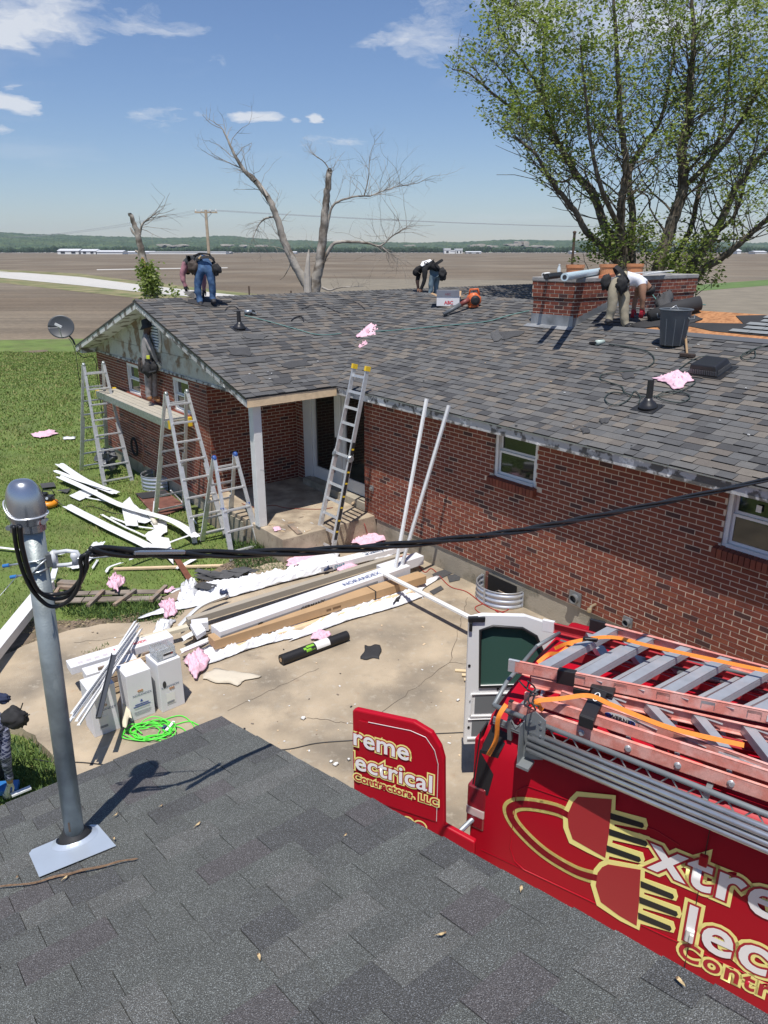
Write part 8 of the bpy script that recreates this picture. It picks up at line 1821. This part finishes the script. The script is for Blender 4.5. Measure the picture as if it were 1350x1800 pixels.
J = {'pelvis': (-38, 1262, .15, .15), 'waist': (-26, 1252, .05, .14), 'chest': (-2, 1255, -.05, .15), 'neck': (-18, 1290, -.15, .065), 'head': (-30, 1318, -.2, .10), 'headt': (-38, 1340, -.22, .09),
     'hipl': (-40, 1285, .1, .10), 'kneel': (-30, 1350, .05, .075), 'ankl': (-40, 1420, .05, .06), 'toel': (-15, 1432, .0, .05), 'hipr': (-30, 1290, .3, .10), 'kneer': (-6, 1340, .35, .075), 'ankr': (20, 1378, .30, .058), 'toer': (33, 1385, .25, .045),
     'shl': (4, 1278, -.10, .08), 'elbl': (9, 1325, -.16, .058), 'wril': (16, 1366, -.10, .040), 'cuff': (16, 1374, -.08, .028), 'hanl': (13, 1392, -.05, .036), 'shr': (-30, 1300, -.3, .07), 'elbr': (-45, 1340, -.35, .05), 'wrir': (-40, 1370, -.3, .035)}
Bn = [('pelvis', 'waist', 0), ('waist', 'chest', 1), ('chest', 'neck', 1), ('neck', 'head', 3), ('head', 'headt', 5), ('pelvis', 'hipl', 0), ('hipl', 'kneel', 0), ('kneel', 'ankl', 0), ('ankl', 'toel', 2), ('pelvis', 'hipr', 0), ('hipr', 'kneer', 6), ('kneer', 'ankr', 6), ('ankr', 'toer', 2),
      ('chest', 'shl', 1), ('shl', 'elbl', 1), ('elbl', 'wril', 1), ('wril', 'cuff', 3), ('cuff', 'hanl', 4), ('chest', 'shr', 1), ('shr', 'elbr', 1), ('elbr', 'wrir', 1)]
hand(J, Bn, 'cuff', 'hanl', 'l', 4, (d5, 0), rad=.0105)
t, P = person('partly seen person in navy plaid sleeves and cream glove bending down at the left edge', d5, J, Bn, [jeans, plaid, shoe, skin, glove, hairm, mat('camo_trousers', (.045, .045, .03), .9, var=.5, vscale=20)], base5, levels=3)
bag(t, DV(24, 1262, d5-.16), .10, 12, blackm, 1.15, .8, 1.0); bag(t, DV(38, 1264, d5-.10), .07, 13, blackm, .8, .8, 1.2); bag(t, DV(4, 1228, d5-.12), .06, 14, mat('navy_cloth', (0, 0, 0)), 1.2, .8, .8, 'folded_shirt')
for (a_, b_, r) in (((36, 1248), (40, 1236), .006), ((8, 1275), (16, 1270), .004), ((46, 1258), (52, 1256), .006)): q = MB(); q.tube([DV(*a_, d5-.2), DV(*b_, d5-.2)], r, 6); q.build('tool_handle', alu if r < .005 else black, t)
P = G(5, 1392, .02); q = MB(); q.obox(P+Vector((-.25, -.1, 0)), (.42, .06, 0), (-.05, .16, 0), (0, 0, .06)); tag(q.build('blue_case', bluecap, bevel=.01), 'blue case on the ground under the gloved hand at the left edge', 'case')
q = MB(); q.bar(G(20, 1398, .08), G(54, 1384, .08), .05, .02); tag(q.build('siding_piece', whitev), 'small white strip beside the blue case at the left edge', 'siding')
# ================================================================== TREES
bark = mat('tree_bark', (.085, .068, .05), .95, var=.35, vscale=6, col2=(.15, .13, .10), c2scale=7, bump=1, bscale=14); deadb = mat('dead_bark', (.34, .31, .27), .95, var=.3, vscale=5, col2=(.12, .10, .08), c2scale=3, bump=1, bscale=14)
barew = mat('bare_wood', (.42, .38, .33), .8, var=.2, vscale=6); leafm = []
def leafmat(n, c, tr):
    m = bpy.data.materials.new(n); m.use_nodes = True; nt = m.node_tree; b = nt.nodes['Principled BSDF']; b.inputs['Base Color'].default_value = (*c, 1); b.inputs['Roughness'].default_value = .5
    tl_ = nt.nodes.new('ShaderNodeBsdfTranslucent'); tl_.inputs['Color'].default_value = (*tr, 1); mx = nt.nodes.new('ShaderNodeMixShader'); mx.inputs[0].default_value = .45
    nt.links.new(b.outputs[0], mx.inputs[1]); nt.links.new(tl_.outputs[0], mx.inputs[2]); nt.links.new(mx.outputs[0], nt.nodes['Material Output'].inputs[0]); return m
leafm = [leafmat('leaf_dark', (.10, .145, .03), (.20, .29, .045)), leafmat('leaf_mid', (.17, .225, .045), (.30, .40, .07)), leafmat('leaf_light', (.25, .30, .085), (.38, .47, .11)), leafmat('leaf_pale', (.28, .31, .14), (.40, .45, .15))]
class Tree:
    ok = None
    def __init__(s, seed): s.r = random.Random(seed); s.w = MB(); s.tips = []
    def limb(s, P, r0, r1, n=8, k=None): 
        k = k or max(4, len(P)*5); pts = [crom(P, i/k) + Vector((s.r.uniform(-1, 1), s.r.uniform(-1, 1), s.r.uniform(-1, 1)))*r0*.12 for i in range(k+1)]
        s.w.tube(pts, [r0+(r1-r0)*i/k for i in range(k+1)], n, caps=False); return pts
    def grow(s, P, d, L, r, lvl, maxl, up=.25, spread=.8, fork=(2, 4)):
        if s.ok and not s.ok(*pix(P+d*L*1.1)): return
        n_ = 4 if lvl < maxl else 3; pts = [P]; dd = d.copy()
        for i in range(n_):
            dd = (dd + Vector((s.r.gauss(0, .22), s.r.gauss(0, .22), s.r.gauss(0, .18)+up*.18))).normalized(); pts.append(pts[-1]+dd*L/n_)
        s.w.tube(pts, [r*(1-.6*i/n_) for i in range(n_+1)], 5 if lvl < maxl else 3, caps=False)
        if lvl >= maxl: s.tips.append((pts[1:], dd)); return
        for i in range(s.r.randint(*fork)):
            j = s.r.randint(1, n_); nd = (dd*.7 + Vector((s.r.gauss(0, spread), s.r.gauss(0, spread), s.r.gauss(.1, spread*.7)))).normalized(); s.grow(pts[j], nd, L*s.r.uniform(.5, .8), r*.5, lvl+1, maxl, up, spread, fork)
TD = 21.0
def TP(u, v, o=0.0): return PL(u, v, Vector((0, TD+o, 0)), Vector((0, 1, 0)))
gt_ = Tree(5)
CROWN = [(776, 118), (792, 85), (845, 40), (835, 0), (850, -80), (1500, -80), (1500, 420), (1340, 440), (1250, 480), (1180, 500), (1060, 470), (1010, 440), (985, 400), (955, 345), (920, 300), (890, 262), (860, 235), (830, 205), (785, 160)]
gt_.ok = lambda u, v: pip(u, v, CROWN)
stems = [ # (pixel points with depth offsets, start radius, end radius)
 ([(1094, 520, 0), (1090, 467, 0), (1033, 410, -.6), (1013, 373, -.8), (971, 321, -1.0), (940, 270, -1.2), (905, 240, -1.3)], .16, .03),
 ([(1092, 520, 0), (1090, 456, 0), (1062, 395, .3), (1044, 342, .5), (1013, 306, .6), (987, 259, .8), (976, 238, .8), (956, 171, .9), (956, 93, 1.0), (961, 30, 1.0)], .20, .03),
 ([(976, 238, .8), (925, 207, .4), (868, 166, .2), (826, 130, 0), (795, 122, -.1)], .07, .015),
 ([(956, 171, .9), (920, 110, .8), (880, 60, .6), (868, 10, .5)], .06, .015),
 ([(1098, 520, 0), (1098, 467, 0), (1091, 389, -.3), (1096, 332, -.5), (1101, 290, -.6), (1091, 207, -.8), (1085, 104, -.9), (1080, 26, -1), (1075, -60, -1)], .20, .03),
 ([(1111, 520, .4), (1111, 461, .4), (1111, 363, .6), (1106, 301, .8), (1137, 249, 1.0), (1163, 207, 1.2), (1180, 120, 1.5), (1190, 40, 1.6)], .17, .03),
 ([(1155, 520, 0), (1158, 467, 0), (1179, 399, 0), (1200, 332, 0), (1200, 259, 0), (1210, 207, 0), (1215, 135, 0), (1220, 78, 0), (1215, 0, 0)], .27, .05),
 ([(1200, 332, 0), (1260, 270, -.4), (1300, 215, -.8), (1350, 130, -1.2), (1380, 60, -1.4)], .10, .02),
 ([(1205, 540, 0), (1210, 482, 0), (1231, 446, 0), (1257, 410, .2), (1288, 342, .5), (1314, 301, .8), (1350, 259, 1), (1410, 190, 1.4)], .22, .05),
 ([(1210, 520, -.3), (1228, 480, -.5), (1272, 451, -1), (1314, 415, -1.3), (1350, 384, -1.6), (1430, 320, -2.0)], .17, .05),
 ([(1188, 520, .5), (1180, 470, .6), (1215, 400, 1.0), (1230, 330, 1.4), (1265, 240, 1.8), (1280, 150, 2.0), (1285, 60, 2.2)], .14, .03),
 ([(1257, 410, .2), (1290, 380, -.3), (1310, 320, -.6), (1335, 230, -.8)], .09, .02),
 ([(1100, 420, 0), (1060, 340, -1.4), (1040, 260, -1.6), (1030, 170, -1.8), (1020, 80, -1.9)], .10, .02),
 ([(961, 60, 1.0), (930, 30, .8), (900, 10, .6), (880, -30, .5)], .04, .012), ([(925, 207, .4), (900, 150, .2), (870, 110, 0), (845, 85, 0)], .04, .012),
 ([(1013, 306, .6), (985, 320, .2), (950, 300, 0), (925, 262, -.2)], .05, .012)]
for si, (pp, a, b) in enumerate(stems):
    P = [TP(u, v+0, o) for u, v, o in pp]; pts = gt_.limb(P, a*.72, b*.8, 9)
    n_ = len(pts)
    for i in range(int(n_*.22), n_):
        k = i/n_; u_, v_ = pix(pts[i])
        if v_ > 440: continue
        for rep in range(2 if k > .45 else 1):
            if gt_.r.random() < .80:
                th_ = gt_.r.uniform(0, 2*PI); dd = (pts[i]-pts[i-1]).normalized(); nd = (dd*.5 + Vector((math.cos(th_)*.75, math.sin(th_)*.75, gt_.r.uniform(-.1, .6)))).normalized()
                gt_.grow(pts[i], nd, gt_.r.uniform(.9, 1.9)*(1.25-.5*k), max(.008, (a+(b-a)*k)*.16), 0, 2, .35, .6, (2, 3))
def crown_ok(u, v):
    if v > 230 and random.random() < .38: return False
    P = [(770, 118), (790, 85), (840, 50), (822, 10), (830, -80), (1500, -80), (1500, 420), (1340, 440), (1250, 480), (1180, 500), (1060, 470), (1010, 440), (985, 400), (965, 345), (935, 300), (905, 262), (880, 235), (850, 200), (800, 170)]
    return pip(u, v, P)
def leaf(V_, Fc, Mi, p, size, rng, cols, hang=.5):
    a = rng.uniform(0, 2*PI); n_ = Vector((rng.gauss(0, .6), rng.gauss(0, .6), rng.uniform(.2, 1))).normalized(); x = Vector((math.cos(a), math.sin(a), rng.uniform(-hang, .2))).normalized(); y = n_.cross(x).normalized(); k = len(V_)
    s = size*rng.uniform(.7, 1.25); V_ += [p, p+x*s*.45+y*s*.36, p+x*s*1.0+n_*s*-.12, p+x*s*.45-y*s*.36]; Fc += [(k, k+1, k+2), (k, k+2, k+3)]; Mi += [cols]*2
def make_crown(tree, name, parent, per, size, ok, seed, base, zlight=None):
    rng = random.Random(seed); V_ = []; Fc = []; Mi = []
    for (pts, dd) in tree.tips:
        u_, v_ = pix(pts[-1])
        if ok and not ok(u_, v_): continue
        cl_ = noise.noise(pts[-1]*.9)
        for j in range(per):
            p = pts[rng.randint(0, len(pts)-1)].lerp(pts[-1], rng.random()) + Vector((rng.gauss(0, .10), rng.gauss(0, .10), rng.gauss(-.02, .09)))
            leaf(V_, Fc, Mi, p, size, rng, max(0, min(3, int(1.6+cl_*2.0+rng.gauss(0, .75)))))
    me = bpy.data.meshes.new(name); L = WL[parent.name]; me.from_pydata([(p-L) for p in V_], [], Fc)
    for m in leafm: me.materials.append(m)
    me.polygons.foreach_set('material_index', Mi); me.update(); o = bpy.data.objects.new(name, me); scn.collection.objects.link(o); place(o, parent, None); return len(Fc)
tb_ = G(1150, 540, FZ); tb_ = Vector((TP(1150, 480).x, TD, FZ))
tt_ = thing('silver_maple', 'large green many-stemmed maple in new leaf rising behind the chimney', 'tree', tb_)
gt_.w.lathe(Vector((tb_.x, tb_.y, FZ-.2)), [(1.0, 0), (.75, .6), (.62, 2.2), (.55, 3.2)], 16) if False else None
for u in (1094, 1111, 1157, 1206): a = TP(u, 515); gt_.w.tube([Vector((tb_.x+(a.x-tb_.x)*.5, a.y, FZ-.2)), a+Z_*.2], [.3, .2], 9, caps=False)
# keep only twigs inside the crown outline
gt_.w.build('trunk', bark, tt_, smooth=True)
nl = make_crown(gt_, 'crown', tt_, 13, .092, crown_ok, 3, tb_); print('leaves', nl, 'tips', len(gt_.tips))
# low foliage at the foot of the stems, behind the chimney
low = Tree(9)
for (u, v, w, h, n_) in ((1080, 445, 55, 35, 42), (1130, 440, 45, 40, 24), (1230, 450, 45, 45, 30), (1215, 500, 30, 35, 32), (1170, 480, 40, 25, 12)):
    for i in range(n_):
        P = TP(u+low.r.gauss(0, w*.5), v+low.r.gauss(0, h*.45), low.r.uniform(-1.2, 1.2)); low.grow(P, Vector((low.r.gauss(0, .5), low.r.gauss(0, .5), .5)).normalized(), .5, .012, 0, 1, .3, .8, (2, 3))
tw = thing('shrub', 'dark green undergrowth at the foot of the maple stems behind the chimney', 'shrub', tb_+Vector((.4, -.4, 0)))
low.w.build('stems', bark, tw); make_crown(low, 'foliage', tw, 12, .10, None, 4, tb_)
# ---- dead tree
dt_ = Tree(12); DD = 20.0
def dp_(u, v, o=0.0): return PL(u, v, Vector((0, DD+o, 0)), Vector((0, 1, 0)))
def dead(pp, a, b, n_=9): return dt_.limb([dp_(*p) for p in pp], a*.56, b*.5, n_)
def twigs(pts, k0, dens, L, r, lv=2, up=.15):
    r *= .55
    for i in range(int(len(pts)*k0), len(pts)):
        for _ in range(dens):
            if dt_.r.random() < .48:
                th_ = dt_.r.uniform(0, 2*PI); d = (pts[i]-pts[i-1]).normalized(); dt_.grow(pts[i], (d*.6+Vector((math.cos(th_)*.8, math.sin(th_)*.5, dt_.r.uniform(-.3, .6)))).normalized(), L*dt_.r.uniform(.6, 1.3), r, 0, lv, up, .5, (1, 3))
base_d = Vector((dp_(550, 520).x, dp_(550, 520).y, FZ)); dtt = thing('dead_tree', 'large bare dead tree with two broken trunks behind the roof ridge', 'tree', base_d)
dt_.w.tube([base_d-Z_*.2, dp_(552, 526), dp_(553, 517)], [.45, .34, .27], 14)
p1_ = dead([(548, 522), (537, 498), (515, 458), (500, 425), (488, 385), (470, 345), (448, 318)], .22, .12); p2_ = dead([(448, 318), (428, 298), (410, 268), (398, 240), (388, 222)], .11, .015, 7); twigs(p2_, .1, 1, .55, .018); twigs(p1_, .35, 1, .7, .016, 2, -.1)
p3_ = dead([(470, 345, -.2), (455, 320), (432, 300), (400, 285, .1), (372, 270, .2)], .05, .008, 6); twigs(p3_, .2, 1, .5, .01)
p4_ = dead([(552, 522), (556, 495), (563, 455), (568, 415), (572, 370), (576, 330), (580, 298)], .26, .13, 10); twigs(p4_, .3, 1, .5, .012)
b1_ = dead([(566, 440), (575, 400), (583, 365), (600, 352), (628, 345), (650, 345)], .07, .03, 7); b2_ = dead([(650, 345), (675, 335), (700, 328), (735, 322)], .03, .008, 6); twigs(b2_, 0, 2, .8, .012); twigs(b1_, .4, 1, .8, .012)
b3_ = dead([(640, 345), (648, 310), (650, 275), (660, 248)], .03, .006, 6); twigs(b3_, .1, 1, .45, .009)
b4_ = dead([(568, 460), (585, 430), (610, 425), (645, 427), (668, 432), (690, 415), (715, 400)], .09, .015, 8); twigs(b4_, .5, 2, .9, .012, 2, -.1)
b5_ = dead([(668, 432), (684, 445), (700, 455)], .04, .01, 6); twigs(b5_, .2, 2, .7, .008, 2, -.8)
b6_ = dead([(487, 380), (465, 385), (452, 400), (445, 420)], .05, .01, 6); twigs(b6_, .1, 2, .5, .009, 2, -.5)
b7_ = dead([(515, 455), (508, 470), (500, 485), (492, 492)], .04, .008, 6)
b8_ = dead([(566, 505), (580, 510), (600, 505), (640, 503)], .06, .012, 7); twigs(b8_, .4, 1, .4, .008, 1, -.2)
twigs(dead([(580, 300), (570, 285), (556, 275), (548, 270)], .03, .008, 5), .2, 1, .4, .008)
dt_.w.build('trunk', deadb, dtt, smooth=True)
q = MB(); q.tube([dp_(541, 515, -.2), dp_(540, 480, -.2), dp_(542, 450, -.2), dp_(543, 438, -.2)], [.10, .08, .04, .008], 7); q.build('splintered_wood', barew, dtt)
# ---- broken stub with ivy
st_ = Tree(20); SD = 19.0
def sp_(u, v, o=0.0): return PL(u, v, Vector((0, SD+o, 0)), Vector((0, 1, 0)))
sb = Vector((sp_(268, 520).x, sp_(268, 520).y, FZ)); stt = thing('broken_tree', 'thin broken dead trunk wrapped in green ivy behind the left wing roof', 'tree', sb)
st_.w.tube([sb, sp_(268, 525), sp_(264, 500)], [.22, .15, .12], 10); pts = st_.limb([sp_(264, 505), sp_(256, 470), (sp_(247, 432)), sp_(238, 400), sp_(228, 374)], .11, .045, 9)
dt_.w = MB(); dt_.tips = []; tw_ = st_.limb([sp_(246, 412), sp_(250, 395), sp_(262, 384), sp_(278, 372)], .035, .008, 5); st_.limb([sp_(244, 420), sp_(234, 408), sp_(229, 400)], .05, .015, 6); st_.limb([sp_(252, 455), sp_(245, 446), sp_(238, 440)], .06, .02, 6)
for i in range(2, len(tw_)):
    if st_.r.random() < .6: st_.grow(tw_[i], Vector((.8, st_.r.gauss(0, .4), st_.r.gauss(0, .3))).normalized(), .6, .008, 0, 1, .05, .4, (1, 2))
tips_keep = st_.tips; st_.w.build('trunk', deadb, stt, smooth=True)
q = MB(); q.tube([sp_(256, 470, -.12), sp_(250, 452, -.12)], [.05, .03], 6); q.build('bare_patch', mat('raw_wood', (.45, .28, .15), .8), stt)
iv = Tree(22)
for i in range(90):
    k = iv.r.random()**.8; P = sp_(258+k*10+iv.r.gauss(0, 2+1.8*k), 468+k*58, iv.r.uniform(-.4, .3)); iv.grow(P, Vector((iv.r.gauss(0, .6), iv.r.gauss(0, .6), .5)).normalized(), .12, .006, 0, 1, .3, .8, (2, 3))
for i in range(3): iv.grow(sp_(308+iv.r.gauss(0, 3), 522, -1.5), Vector((iv.r.gauss(0, .3), 0, 1)), .12, .004, 0, 1, .3, .8, (2, 3))
iv.w.build('ivy_stem', bark, stt); make_crown(iv, 'ivy', stt, 7, .085, None, 6, sb)
# distant scattered trees right of the maple
# ================================================================== AIR
hm = bpy.data.materials.new('haze'); hm.use_nodes = True; nt = hm.node_tree; nt.nodes.clear(); ho = nt.nodes.new('ShaderNodeOutputMaterial'); pv = nt.nodes.new('ShaderNodeVolumePrincipled')
pv.inputs['Color'].default_value = (.66, .82, 1.0, 1); pv.inputs['Density'].default_value = 5.0e-5; pv.inputs['Anisotropy'].default_value = .2; nt.links.new(pv.outputs[0], ho.inputs['Volume'])
q = MB(); q.obox((-9500, -80, -4), (19000, 0, 0), (0, 9200, 0), (0, 0, 260)); hz = q.build('haze', hm); hz['kind'] = 'stuff'
